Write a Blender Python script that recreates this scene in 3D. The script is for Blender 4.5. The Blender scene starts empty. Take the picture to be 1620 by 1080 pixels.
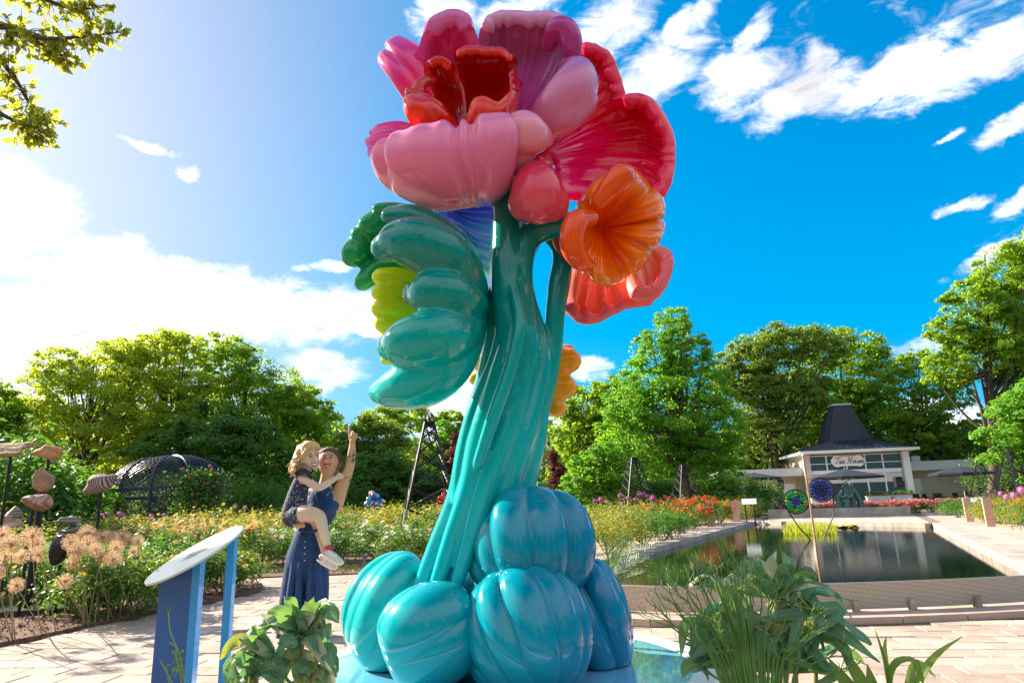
import bpy, bmesh, math, random
import numpy as np
from mathutils import Vector, Matrix
random.seed(7); RNG = np.random.default_rng(7)
R = math.radians
scene = bpy.context.scene
COL = scene.collection

# ------------------------------------------------------------------ camera
FPX, CAM_H, PITCH, ROLL = 1060.0, 1.1, R(13.65), R(1.8)
Fv = np.array([0, math.cos(PITCH), math.sin(PITCH)])
U0 = np.array([0, -math.sin(PITCH), math.cos(PITCH)]); R0 = np.array([1.0, 0, 0])
XC = math.cos(ROLL) * R0 - math.sin(ROLL) * U0
YC = math.sin(ROLL) * R0 + math.cos(ROLL) * U0
CAMP = np.array([0, 0, CAM_H])
cam_data = bpy.data.cameras.new('camera')
cam_data.sensor_width = 36; cam_data.lens = FPX / 1620 * 36
cam_data.clip_start = 0.05; cam_data.clip_end = 6000
cam = bpy.data.objects.new('camera', cam_data); COL.objects.link(cam)
cam.matrix_world = Matrix(((XC[0], YC[0], -Fv[0], 0), (XC[1], YC[1], -Fv[1], 0), (XC[2], YC[2], -Fv[2], CAM_H), (0, 0, 0, 1)))
scene.camera = cam

def ray(px, py): return Fv + (px - 810) / FPX * XC + (540 - py) / FPX * YC
def at(px, py, Y):
    v = ray(px, py); return CAMP + v * (Y / v[1])
def gr(px, py, z=0.0):
    v = ray(px, py); return CAMP + v * ((z - CAM_H) / v[2])
def mpp(px, py, Y): return float(np.linalg.norm(at(px + 1, py, Y) - at(px, py, Y)))

# ------------------------------------------------------------------ world, sun, exposure
SKYK = (5.2, 6.0, 8.0)   # soft shoulder of the sky's brightness
SUN_AZ, SUN_EL = R(-62), R(30)
sun_dir = np.array([math.sin(SUN_AZ) * math.cos(SUN_EL), math.cos(SUN_AZ) * math.cos(SUN_EL), math.sin(SUN_EL)])
world = bpy.data.worlds.new('World'); scene.world = world; world.use_nodes = True
wn, wl = world.node_tree.nodes, world.node_tree.links
wn.clear()
def WN(t, **k):
    n = wn.new(t)
    for a, b in k.items(): setattr(n, a, b)
    return n
def wmath(op, a, b=None, c=None, clamp=False):
    n = WN('ShaderNodeMath', operation=op, use_clamp=clamp)
    for i, v in enumerate((a, b, c)):
        if v is None: continue
        if isinstance(v, (int, float)): n.inputs[i].default_value = v
        else: wl.new(v, n.inputs[i])
    return n.outputs[0]
sky = WN('ShaderNodeTexSky', sky_type='NISHITA', sun_disc=False, sun_elevation=SUN_EL, sun_rotation=SUN_AZ,
         air_density=1.0, dust_density=1.5, ozone_density=2.0)
hsv = WN('ShaderNodeHueSaturation'); hsv.inputs['Hue'].default_value = 0.49; hsv.inputs['Saturation'].default_value = 1.12; hsv.inputs['Value'].default_value = 1.0
dot = WN('ShaderNodeVectorMath', operation='DOT_PRODUCT'); tint = WN('ShaderNodeMix', data_type='RGBA', blend_type='MULTIPLY');  tint.inputs[7].default_value = (0.34, 0.84, 1.50, 1)
wl.new(sky.outputs[0], tint.inputs[6]); wl.new(tint.outputs[2], hsv.inputs['Color'])
tc = WN('ShaderNodeTexCoord')
near_sun = WN('ShaderNodeMapRange', interpolation_type='SMOOTHSTEP'); near_sun.inputs['From Min'].default_value = 0.50; near_sun.inputs['From Max'].default_value = 0.98; near_sun.inputs['To Min'].default_value = 1.0; near_sun.inputs['To Max'].default_value = 0.05
wl.new(dot.outputs['Value'], near_sun.inputs['Value']); wl.new(near_sun.outputs[0], tint.inputs[0])
sep = WN('ShaderNodeSeparateXYZ'); wl.new(tc.outputs['Generated'], sep.inputs[0])
az = wmath('ARCTAN2', sep.outputs[0], sep.outputs[1]); el = wmath('ARCSINE', sep.outputs[2])
# wispy warp of the lookup direction
nz = WN('ShaderNodeTexNoise'); nz.inputs['Scale'].default_value = 7.0; nz.inputs['Detail'].default_value = 9.0; nz.inputs['Roughness'].default_value = 0.62
wl.new(tc.outputs['Generated'], nz.inputs['Vector'])
mp = WN('ShaderNodeMapping'); mp.inputs['Scale'].default_value = (1, 1, 2.2); mp.inputs['Rotation'].default_value = (0, R(-14), 0)
wl.new(tc.outputs['Generated'], mp.inputs['Vector'])
nz2 = WN('ShaderNodeTexNoise'); nz2.inputs['Scale'].default_value = 16.0; nz2.inputs['Detail'].default_value = 8.0; nz2.inputs['Roughness'].default_value = 0.65
nz2.inputs['Distortion'].default_value = 0.6
wl.new(mp.outputs[0], nz2.inputs['Vector'])
sepn = WN('ShaderNodeSeparateColor'); wl.new(nz.outputs['Color'], sepn.inputs[0])
azw = wmath('ADD', az, wmath('MULTIPLY', wmath('SUBTRACT', sepn.outputs[0], 0.5), 0.10))
elw = wmath('ADD', el, wmath('MULTIPLY', wmath('SUBTRACT', sepn.outputs[1], 0.5), 0.08))
CLOUDS = [  # photo px centre, half axes, tilt (deg, up to the right positive), strength
    (1040, 118, 85, 42, 18, 1), (1170, 128, 75, 45, -15, 1), (1262, 152, 95, 38, 4, 1), (1400, 122, 125, 32, 14, 1), (1545, 98, 140, 40, 8, 1),
    (705, 18, 55, 34, 30, .9), (830, 12, 80, 24, 10, .85), (965, 44, 75, 44, 25, .95), (1085, 52, 60, 24, 30, .85), (1283, 104, 42, 30, 20, .95), (1185, 70, 55, 14, 40, .7),
    (1600, 186, 60, 22, 25, 1), (1520, 322, 50, 12, 5, .9), (1612, 303, 40, 16, 20, .95), (1572, 404, 75, 18, 24, .95), (1515, 211, 24, 8, 10, .8),
    (-30, 320, 140, 110, -10, 1.1), (130, 525, 260, 75, 6, 1.1), (340, 478, 270, 60, -6, 1.1), (500, 585, 70, 30, 0, .9), (560, 500, 90, 34, -4, .95), (525, 414, 48, 10, 8, .8),
    (240, 222, 42, 10, -6, .75), (294, 268, 18, 16, 50, .75),
    (730, 640, 130, 40, 12, 1), (932, 590, 34, 14, 0, .85), (880, 690, 80, 44, 0, 1), (1455, 560, 50, 22, 10, .9), (1500, 690, 110, 60, 0, 1), (-60, 640, 200, 80, 0, 1),
]
dens = None
for (px, py, a, b, tilt, s) in CLOUDS:
    d0 = ray(px, py); d0 /= np.linalg.norm(d0)
    dx = ray(px + 10, py); dx /= np.linalg.norm(dx)
    scl = math.acos(min(1, float(d0 @ dx))) / 10
    a0, e0 = math.atan2(d0[0], d0[1]), math.asin(d0[2]); ce = math.cos(e0)
    t = R(tilt) + ROLL; ct, st = math.cos(t), math.sin(t)
    u = wmath('MULTIPLY', wmath('SUBTRACT', azw, a0), ce); v = wmath('SUBTRACT', elw, e0)
    x = wmath('MULTIPLY_ADD', u, ct / (a * scl), wmath('MULTIPLY', v, st / (a * scl)))
    y = wmath('MULTIPLY_ADD', v, ct / (b * scl), wmath('MULTIPLY', u, -st / (b * scl)))
    r2 = wmath('MULTIPLY_ADD', x, x, wmath('MULTIPLY', y, y))
    m = wmath('MULTIPLY_ADD', r2, -0.62 * s, s)
    dens = m if dens is None else wmath('MAXIMUM', dens, m)
# unseen clouds; the two large banks behind the camera are added as fill light (azimuth, elevation, half axes, degrees)
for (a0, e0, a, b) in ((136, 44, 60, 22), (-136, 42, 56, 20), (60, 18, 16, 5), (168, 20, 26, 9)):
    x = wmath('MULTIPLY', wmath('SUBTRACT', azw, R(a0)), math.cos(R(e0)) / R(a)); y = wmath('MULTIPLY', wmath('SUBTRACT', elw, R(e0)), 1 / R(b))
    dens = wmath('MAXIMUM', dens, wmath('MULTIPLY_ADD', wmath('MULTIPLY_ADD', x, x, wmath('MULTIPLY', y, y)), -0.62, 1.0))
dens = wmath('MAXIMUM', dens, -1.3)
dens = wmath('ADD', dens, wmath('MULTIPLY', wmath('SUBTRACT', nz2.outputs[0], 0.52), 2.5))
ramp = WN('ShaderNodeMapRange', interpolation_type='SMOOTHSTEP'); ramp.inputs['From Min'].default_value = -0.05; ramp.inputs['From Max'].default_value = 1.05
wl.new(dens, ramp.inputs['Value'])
shade = WN('ShaderNodeMapRange'); shade.inputs['From Min'].default_value = 0.7; shade.inputs['From Max'].default_value = 1.6
shade.inputs['To Min'].default_value = 1.0; shade.inputs['To Max'].default_value = 0.55
wl.new(dens, shade.inputs['Value'])
ccol = WN('ShaderNodeMix', data_type='RGBA', blend_type='MULTIPLY'); ccol.inputs[0].default_value = 1.0
ccol.inputs[6].default_value = (6.6, 6.5, 6.9, 1)
lump = WN('ShaderNodeMapRange'); lump.inputs['From Min'].default_value = 0.36; lump.inputs['From Max'].default_value = 0.62; lump.inputs['To Min'].default_value = 0.58; lump.inputs['To Max'].default_value = 1.08
wl.new(nz.outputs[0], lump.inputs['Value']); wl.new(wmath('MULTIPLY', shade.outputs[0], lump.outputs[0]), ccol.inputs[7])
# clouds near the sun are brighter
wl.new(tc.outputs['Generated'], dot.inputs[0]); dot.inputs[1].default_value = tuple(sun_dir)
glow = wmath('MULTIPLY_ADD', wmath('POWER', wmath('MAXIMUM', dot.outputs['Value'], 0.0), 10.0), 0.35, 1.0)
cm2 = WN('ShaderNodeMix', data_type='RGBA', blend_type='MULTIPLY'); cm2.inputs[0].default_value = 1.0
wl.new(ccol.outputs[2], cm2.inputs[6]); wl.new(glow, cm2.inputs[7])
smix = WN('ShaderNodeMix', data_type='RGBA'); wl.new(ramp.outputs[0], smix.inputs[0]); knum = WN('ShaderNodeVectorMath', operation='MULTIPLY'); knum.inputs[1].default_value = SKYK; wl.new(hsv.outputs[0], knum.inputs[0])
kden = WN('ShaderNodeVectorMath', operation='ADD'); kden.inputs[1].default_value = SKYK; wl.new(hsv.outputs[0], kden.inputs[0])
kdiv = WN('ShaderNodeVectorMath', operation='DIVIDE'); wl.new(knum.outputs[0], kdiv.inputs[0]); wl.new(kden.outputs[0], kdiv.inputs[1])
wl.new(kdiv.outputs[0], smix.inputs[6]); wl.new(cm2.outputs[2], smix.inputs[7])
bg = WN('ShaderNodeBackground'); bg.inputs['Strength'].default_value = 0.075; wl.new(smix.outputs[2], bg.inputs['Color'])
wo = WN('ShaderNodeOutputWorld'); wl.new(bg.outputs[0], wo.inputs[0])
world.cycles.sampling_method = 'MANUAL'; world.cycles.sample_map_resolution = 512

sun_data = bpy.data.lights.new('sun', 'SUN'); sun_data.energy = 3.9; sun_data.angle = R(0.53); sun_data.color = (1.0, 0.90, 0.74)
sun = bpy.data.objects.new('sun', sun_data); COL.objects.link(sun)
sun.rotation_euler = Vector(-sun_dir).to_track_quat('-Z', 'Y').to_euler(); sun.location = (-20, 20, 30)
scene.view_settings.view_transform = 'Standard'; scene.view_settings.look = 'None'
scene.view_settings.exposure = 1.9; scene.view_settings.gamma = 1.0
scene.render.engine = 'CYCLES'
scene.cycles.max_bounces = 8; scene.cycles.transparent_max_bounces = 8; scene.cycles.use_denoising = True

# ------------------------------------------------------------------ materials
def srgb(r, g, b):
    f = lambda c: (c / 255 / 12.92) if c / 255 <= 0.04045 else ((c / 255 + 0.055) / 1.055) ** 2.4
    return (f(r), f(g), f(b), 1)
def mat(name, col, rough=0.6, metal=0.0, var=0.0, vscale=6.0, bump=0.0, bscale=30.0, coat=0.0, col2=None, spec=0.5, island=0.0, trans=0.0, tcol=None, coords='Object'):
    m = bpy.data.materials.new(name); m.use_nodes = True
    n, l = m.node_tree.nodes, m.node_tree.links
    p = n['Principled BSDF']; p.inputs['Roughness'].default_value = rough; p.inputs['Metallic'].default_value = metal
    p.inputs['Specular IOR Level'].default_value = spec
    if coat: p.inputs['Coat Weight'].default_value = coat; p.inputs['Coat Roughness'].default_value = 0.03
    col = tuple(col) + (1,) if len(col) == 3 else tuple(col)
    p.inputs['Base Color'].default_value = col
    t = n.new('ShaderNodeTexCoord')
    out = None
    if var or col2:
        nt = n.new('ShaderNodeTexNoise'); nt.inputs['Scale'].default_value = vscale; nt.inputs['Detail'].default_value = 6; nt.inputs['Roughness'].default_value = 0.6
        l.new(t.outputs[coords], nt.inputs['Vector'])
        rp = n.new('ShaderNodeValToRGB'); rp.color_ramp.elements[0].position = 0.3; rp.color_ramp.elements[1].position = 0.7
        if col2:
            c2 = tuple(col2) + (1,) if len(col2) == 3 else tuple(col2)
        else:
            c2 = tuple(min(1, c * (1 + var)) for c in col[:3]) + (1,)
        c1 = col if col2 else tuple(c * (1 - var) for c in col[:3]) + (1,)
        rp.color_ramp.elements[0].color = c1; rp.color_ramp.elements[1].color = c2
        l.new(nt.outputs[0], rp.inputs[0]); out = rp.outputs[0]
    if island:
        g = n.new('ShaderNodeNewGeometry')
        hs = n.new('ShaderNodeHueSaturation')
        mr = n.new('ShaderNodeMapRange'); mr.inputs['To Min'].default_value = 1 - island; mr.inputs['To Max'].default_value = 1 + island
        l.new(g.outputs['Random Per Island'], mr.inputs['Value']); l.new(mr.outputs[0], hs.inputs['Value'])
        mr2 = n.new('ShaderNodeMapRange'); mr2.inputs['To Min'].default_value = 0.5 - island * 0.05; mr2.inputs['To Max'].default_value = 0.5 + island * 0.05
        mm = n.new('ShaderNodeMath'); mm.operation = 'FRACT'; m3 = n.new('ShaderNodeMath'); m3.operation = 'MULTIPLY'; m3.inputs[1].default_value = 17.3
        l.new(g.outputs['Random Per Island'], m3.inputs[0]); l.new(m3.outputs[0], mm.inputs[0]); l.new(mm.outputs[0], mr2.inputs['Value']); l.new(mr2.outputs[0], hs.inputs['Hue'])
        if out is not None: l.new(out, hs.inputs['Color'])
        else: hs.inputs['Color'].default_value = col
        out = hs.outputs[0]
    if out is not None: l.new(out, p.inputs['Base Color'])
    if bump:
        nb = n.new('ShaderNodeTexNoise'); nb.inputs['Scale'].default_value = bscale; nb.inputs['Detail'].default_value = 5
        l.new(t.outputs[coords], nb.inputs['Vector'])
        bp = n.new('ShaderNodeBump'); bp.inputs['Strength'].default_value = bump; bp.inputs['Distance'].default_value = 0.02
        l.new(nb.outputs[0], bp.inputs['Height']); l.new(bp.outputs[0], p.inputs['Normal'])
    if trans:
        tr = n.new('ShaderNodeBsdfTranslucent')
        mixn = n.new('ShaderNodeMixShader'); mixn.inputs[0].default_value = trans
        if tcol is not None: tr.inputs[0].default_value = tuple(tcol) + (1,) if len(tcol) == 3 else tcol
        elif out is not None: l.new(out, tr.inputs[0])
        else: tr.inputs[0].default_value = col
        l.new(p.outputs[0], mixn.inputs[1]); l.new(tr.outputs[0], mixn.inputs[2]); l.new(mixn.outputs[0], n['Material Output'].inputs[0])
    return m
def paint(name, stops, axis='V', lo=0.0, hi=1.0, rough=0.16):
    """glossy airbrushed paint: colour runs along the petal (UV) or along world height"""
    m = bpy.data.materials.new(name); m.use_nodes = True
    n, l = m.node_tree.nodes, m.node_tree.links
    p = n['Principled BSDF']; p.inputs['Roughness'].default_value = rough
    p.inputs['Coat Weight'].default_value = 1.0; p.inputs['Coat Roughness'].default_value = 0.02; p.inputs['Coat IOR'].default_value = 1.36
    p.inputs['Specular IOR Level'].default_value = 0.15
    t = n.new('ShaderNodeTexCoord')
    if axis == 'V':
        s = n.new('ShaderNodeSeparateXYZ'); l.new(t.outputs['UV'], s.inputs[0]); val = s.outputs[1]
    else:
        g = n.new('ShaderNodeNewGeometry'); s = n.new('ShaderNodeSeparateXYZ'); l.new(g.outputs['Position'], s.inputs[0])
        mr = n.new('ShaderNodeMapRange'); mr.inputs['From Min'].default_value = lo; mr.inputs['From Max'].default_value = hi
        l.new(s.outputs[{'X': 0, 'Z': 2}[axis]], mr.inputs['Value']); val = mr.outputs[0]
    rp = n.new('ShaderNodeValToRGB'); e = rp.color_ramp.elements
    rp.color_ramp.interpolation = 'EASE'
    while len(e) < len(stops): e.new(0.5)
    for i, (pos, c) in enumerate(stops): e[i].position = pos; e[i].color = c
    l.new(val, rp.inputs[0]); l.new(rp.outputs[0], p.inputs['Base Color'])
    return m

# ------------------------------------------------------------------ mesh helpers
class MB:
    def __init__(self): self.V = []; self.F = []; self.UV = {}; self.n = 0
    def add(self, V, F, uv=None):
        o = self.n; V = np.asarray(V, float)
        self.V.append(V); self.F += [tuple(i + o for i in f) for f in F]; self.n += len(V)
        if uv is not None: self.UV[o] = np.asarray(uv, float)
        return self
    def box(self, c, s, rz=0.0, ax=None):
        x, y, z = s[0] / 2, s[1] / 2, s[2] / 2
        P = np.array([(-x, -y, -z), (x, -y, -z), (x, y, -z), (-x, y, -z), (-x, -y, z), (x, -y, z), (x, y, z), (-x, y, z)])
        if ax is not None: P = P @ np.array(ax)
        else:
            ca, sa = math.cos(rz), math.sin(rz); P = P @ np.array([(ca, sa, 0), (-sa, ca, 0), (0, 0, 1)])
        return self.add(P + np.array(c), [(0, 3, 2, 1), (4, 5, 6, 7), (0, 1, 5, 4), (1, 2, 6, 5), (2, 3, 7, 6), (3, 0, 4, 7)])
    def tube(self, pts, rad, seg=10, res=0, caps=True, flat=1.0):
        P = np.asarray(pts, float)
        r = np.full(len(P), rad, float) if np.isscalar(rad) else np.asarray(rad, float)
        if res: P, r = catmull(np.c_[P, r], res)
        if caps:   # rounded ends
            d0 = P[0] - P[1]; d0 /= np.linalg.norm(d0) + 1e-9; d1 = P[-1] - P[-2]; d1 /= np.linalg.norm(d1) + 1e-9
            k = [(0.5, 0.87), (0.87, 0.5), (0.985, 0.17)]
            P = np.vstack([[P[0] + d0 * r[0] * a for a, b in reversed(k)], P, [P[-1] + d1 * r[-1] * a for a, b in k]])
            r = np.r_[[r[0] * b for a, b in reversed(k)], r, [r[-1] * b for a, b in k]]
        T = np.gradient(P, axis=0); T /= np.linalg.norm(T, axis=1)[:, None] + 1e-12
        u = np.array([0, 0, 1.0]) if abs(T[0][2]) < 0.9 else np.array([1.0, 0, 0])
        V = []; ang = np.linspace(0, 2 * math.pi, seg, endpoint=False)
        for i in range(len(P)):
            u = u - T[i] * (u @ T[i]); u /= np.linalg.norm(u) + 1e-12; w = np.cross(T[i], u)
            V.append(P[i] + r[i] * (np.outer(np.cos(ang), u) + flat * np.outer(np.sin(ang), w)))
        n = len(P); V = np.vstack(V); F = []
        for i in range(n - 1):
            for j in range(seg):
                a, b = i * seg + j, i * seg + (j + 1) % seg
                F.append((a, b, b + seg, a + seg))
        F.append(tuple(reversed(range(seg)))); F.append(tuple(range((n - 1) * seg, n * seg)))
        return self.add(V, F)
    def ball(self, c, s, seg=16, ring=10, M=None):
        if np.isscalar(s): s = (s, s, s)
        V = [(0, 0, 1)]; F = []
        for i in range(1, ring):
            th = math.pi * i / ring
            for j in range(seg):
                ph = 2 * math.pi * j / seg; V.append((math.sin(th) * math.cos(ph), math.sin(th) * math.sin(ph), math.cos(th)))
        V.append((0, 0, -1)); V = np.array(V) * np.array(s)
        if M is not None: V = V @ np.array(M).T
        L = len(V) - 1
        for j in range(seg):
            F.append((0, 1 + j, 1 + (j + 1) % seg)); F.append((L, 1 + (ring - 2) * seg + (j + 1) % seg, 1 + (ring - 2) * seg + j))
            for i in range(ring - 2):
                a, b = 1 + i * seg + j, 1 + i * seg + (j + 1) % seg; F.append((a, a + seg, b + seg, b))
        return self.add(V + np.array(c), F)
    def lathe(self, prof, c=(0, 0, 0), seg=24, sx=1, sy=1):
        V = []; F = []; n = len(prof)
        for (r, z) in prof:
            for j in range(seg):
                a = 2 * math.pi * j / seg; V.append((r * math.cos(a) * sx, r * math.sin(a) * sy, z))
        for i in range(n - 1):
            for j in range(seg):
                a, b = i * seg + j, i * seg + (j + 1) % seg; F.append((a, b, b + seg, a + seg))
        F.append(tuple(reversed(range(seg)))); F.append(tuple(range((n - 1) * seg, n * seg)))
        return self.add(np.array(V) + np.array(c), F)
    def poly(self, pts, z0, z1):
        """prism over a 2-D outline"""
        n = len(pts); a = sum(pts[i][0] * pts[(i + 1) % n][1] - pts[(i + 1) % n][0] * pts[i][1] for i in range(n))
        if a < 0: pts = pts[::-1]
        V = [(p[0], p[1], z0) for p in pts] + [(p[0], p[1], z1) for p in pts]
        F = [tuple(reversed(range(n))), tuple(range(n, 2 * n))] + [(i, (i + 1) % n, (i + 1) % n + n, i + n) for i in range(n)]
        return self.add(V, F)
    def mesh(self, name, origin=(0, 0, 0), smooth=False):
        V = (np.vstack(self.V) - np.array(origin, float)) if self.V else np.zeros((0, 3))
        me = bpy.data.meshes.new(name); me.from_pydata(V.tolist(), [], self.F)
        if self.UV:
            uvs = np.zeros((len(V), 2))
            for o, u in self.UV.items(): uvs[o:o + len(u)] = u
            lay = me.uv_layers.new(name='UVMap'); idx = np.zeros(len(me.loops), int); me.loops.foreach_get('vertex_index', idx)
            lay.data.foreach_set('uv', uvs[idx].ravel())
        if smooth: me.polygons.foreach_set('use_smooth', np.ones(len(me.polygons), bool))
        me.update(); return me
    def build(self, name, m, parent=None, smooth=False, world=True, loc=None):
        if loc is None: org = np.array(parent.location) if (parent is not None and world) else (0, 0, 0)
        else: org = loc
        if parent is not None and parent.parent is not None and world: org = np.array(parent.location) + np.array(parent.parent.location)
        me = self.mesh(name, org, smooth); me.materials.append(m)
        o = bpy.data.objects.new(name, me); COL.objects.link(o)
        if parent is not None: o.parent = parent
        if loc is not None and parent is None: o.location = loc
        return o
def catmull(P, res):
    P = np.asarray(P, float); n = len(P); Q = np.vstack([2 * P[0] - P[1], P, 2 * P[-1] - P[-2]]); out = []
    for i in range(n - 1):
        p0, p1, p2, p3 = Q[i:i + 4]
        for t in np.linspace(0, 1, res, endpoint=False):
            out.append(0.5 * (2 * p1 + (p2 - p0) * t + (2 * p0 - 5 * p1 + 4 * p2 - p3) * t * t + (3 * p1 - p0 - 3 * p2 + p3) * t ** 3))
    out.append(P[-1]); out = np.array(out)
    return out[:, :3], np.maximum(out[:, 3], 0.0005) if out.shape[1] > 3 else None
def spl(P, n):
    """n evenly spaced samples on a Catmull-Rom through the rows of P (any width)"""
    P = np.asarray(P, float); k = len(P); Q = np.vstack([2 * P[0] - P[1], P, 2 * P[-1] - P[-2]]); out = []
    for s in np.linspace(0, k - 1, n):
        i = min(int(s), k - 2); t = s - i; p0, p1, p2, p3 = Q[i:i + 4]
        out.append(0.5 * (2 * p1 + (p2 - p0) * t + (2 * p0 - 5 * p1 + 4 * p2 - p3) * t * t + (3 * p1 - p0 - 3 * p2 + p3) * t ** 3))
    return np.array(out)
def thing(name, label, cat, loc=(0, 0, 0), rz=0.0, group=None, scale=None):
    o = bpy.data.objects.new(name, None); COL.objects.link(o); o.location = loc; o.rotation_euler = (0, 0, rz)
    o['label'] = label; o['category'] = cat; o.empty_display_size = 0.2
    if group: o['group'] = group
    if scale: o.scale = (scale,) * 3 if np.isscalar(scale) else scale
    return o
def tag(o, label, cat, group=None):
    o['label'] = label; o['category'] = cat
    if group: o['group'] = group
    return o
def struct(o): o['kind'] = 'structure'; return o
def stuff(o): o['kind'] = 'stuff'; return o
def dup(root, loc=None, rz=None, scale=None, label=None, group=None):
    c = root.copy(); COL.objects.link(c)
    if loc is not None: c.location = loc
    if rz is not None: c.rotation_euler = (0, 0, rz)
    if scale is not None: c.scale = (scale,) * 3 if np.isscalar(scale) else scale
    if label: c['label'] = label
    if group: c['group'] = group
    for ch in root.children:
        a = ch.copy(); COL.objects.link(a); a.parent = c
        for g in ch.children:
            b = g.copy(); COL.objects.link(b); b.parent = a
    return c
def remesh(o, vox, smooth=4, fac=0.5):
    r = o.modifiers.new('remesh', 'REMESH'); r.mode = 'VOXEL'; r.voxel_size = vox; r.use_smooth_shade = True
    if smooth:
        s = o.modifiers.new('smooth', 'SMOOTH'); s.factor = fac; s.iterations = smooth
    return o
def leaves_np(P, N, size, aspect=0.55, jitter=0.5, rng=RNG, fold=0.25):
    """one bent two-triangle-pair leaf per point: 4 verts, 2 tris"""
    n = len(P); N = N + rng.normal(0, jitter, (n, 3)); N /= np.linalg.norm(N, axis=1)[:, None] + 1e-9
    A = rng.normal(0, 1, (n, 3)); A -= N * (A * N).sum(1)[:, None]; A /= np.linalg.norm(A, axis=1)[:, None] + 1e-9
    B = np.cross(N, A); s = (size * rng.uniform(0.65, 1.35, n))[:, None]
    v0 = P - A * s * 0.5; v2 = P + A * s * 0.5; v1 = P + B * s * aspect * 0.5 + N * s * fold * 0.4; v3 = P - B * s * aspect * 0.5 + N * s * fold * 0.4
    V = np.stack([v0, v1, v2, v3], 1).reshape(-1, 3)
    k = np.arange(n)[:, None] * 4
    F = np.concatenate([k + np.array([[0, 1, 2]]), k + np.array([[0, 2, 3]])], 1).reshape(-1, 3)
    return V, F
def np_mesh(name, V, F, m, smooth=False):
    me = bpy.data.meshes.new(name); nv, nf, k = len(V), len(F), F.shape[1]
    me.vertices.add(nv); me.vertices.foreach_set('co', np.asarray(V, np.float32).ravel())
    me.loops.add(nf * k); me.loops.foreach_set('vertex_index', np.asarray(F, np.int32).ravel())
    me.polygons.add(nf); me.polygons.foreach_set('loop_start', np.arange(0, nf * k, k, dtype=np.int32))
    me.polygons.foreach_set('loop_total', np.full(nf, k, np.int32))
    if smooth: me.polygons.foreach_set('use_smooth', np.ones(nf, bool))
    me.update(calc_edges=True); me.materials.append(m); return me
def link(name, me, parent=None, loc=None):
    o = bpy.data.objects.new(name, me); COL.objects.link(o)
    if parent is not None: o.parent = parent
    if loc is not None: o.location = loc
    return o
def npo(p): return np.asarray(p, float)

# ================================================================== SETTING: ground, pool, paving
M_soil = mat('soil_grass', (0.10, 0.11, 0.04), 0.95, var=0.5, vscale=0.8, bump=0.5, bscale=6)
M_mulch = mat('mulch', (0.07, 0.032, 0.022), 0.95, col2=(0.20, 0.11, 0.075), vscale=22, bump=1.0, bscale=40)
M_joint = mat('paving_joint_sand', (0.20, 0.15, 0.12), 0.95, var=0.3, vscale=30)
M_paver = mat('paver', (0.45, 0.335, 0.27), 0.85, var=0.16, vscale=5, bump=0.25, bscale=60)
def add_object_random(m, amt):
    n, l = m.node_tree.nodes, m.node_tree.links; p = n['Principled BSDF']
    src = p.inputs['Base Color'].links[0].from_socket if p.inputs['Base Color'].links else None
    oi = n.new('ShaderNodeObjectInfo'); hs = n.new('ShaderNodeHueSaturation'); mr = n.new('ShaderNodeMapRange')
    mr.inputs['To Min'].default_value = 1 - amt; mr.inputs['To Max'].default_value = 1 + amt
    l.new(oi.outputs['Random'], mr.inputs['Value']); l.new(mr.outputs[0], hs.inputs['Value'])
    if src: l.new(src, hs.inputs['Color'])
    else: hs.inputs['Color'].default_value = p.inputs['Base Color'].default_value
    l.new(hs.outputs[0], p.inputs['Base Color'])
add_object_random(M_paver, 0.13)
def add_stains(m, amt, sc):
    n, l = m.node_tree.nodes, m.node_tree.links; p = n['Principled BSDF']; src = p.inputs['Base Color'].links[0].from_socket
    g = n.new('ShaderNodeNewGeometry'); nt = n.new('ShaderNodeTexNoise'); nt.inputs['Scale'].default_value = sc; nt.inputs['Detail'].default_value = 7; nt.inputs['Roughness'].default_value = .7; l.new(g.outputs['Position'], nt.inputs['Vector'])
    mr = n.new('ShaderNodeMapRange'); mr.inputs['From Min'].default_value = .38; mr.inputs['From Max'].default_value = .62; mr.inputs['To Min'].default_value = 1 - amt; mr.inputs['To Max'].default_value = 1.06; l.new(nt.outputs[0], mr.inputs['Value'])
    mx = n.new('ShaderNodeMix'); mx.data_type = 'RGBA'; mx.blend_type = 'MULTIPLY'; mx.inputs[0].default_value = 1; l.new(src, mx.inputs[6]); l.new(mr.outputs[0], mx.inputs[7]); l.new(mx.outputs[2], p.inputs['Base Color'])
add_stains(M_paver, .3, .9)
M_paver2 = mat('paver_far', (0.45, 0.335, 0.27), 0.85, var=0.14, vscale=5, island=0.12, bump=0.2, bscale=60)
add_stains(M_paver2, .3, .9)
M_slab = mat('pink_concrete', (0.50, 0.36, 0.295), 0.85, var=0.12, vscale=2.5, bump=0.15, bscale=50); add_object_random(M_slab, 0.06)
M_coping = mat('coping_concrete', (0.42, 0.35, 0.30), 0.85, var=0.2, vscale=4, bump=0.3, bscale=40)
add_stains(M_slab, .22, 1.1); add_stains(M_coping, .3, 1.6)
M_poolwall = mat('pool_wall', (0.25, 0.20, 0.165), 0.8, var=0.35, vscale=3, bump=0.3, bscale=25)
M_black = mat('black_metal', (0.012, 0.012, 0.014), 0.45, metal=0.3, spec=0.5)
M_white = mat('white_paint', (0.78, 0.77, 0.74), 0.45, var=0.04)

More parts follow.
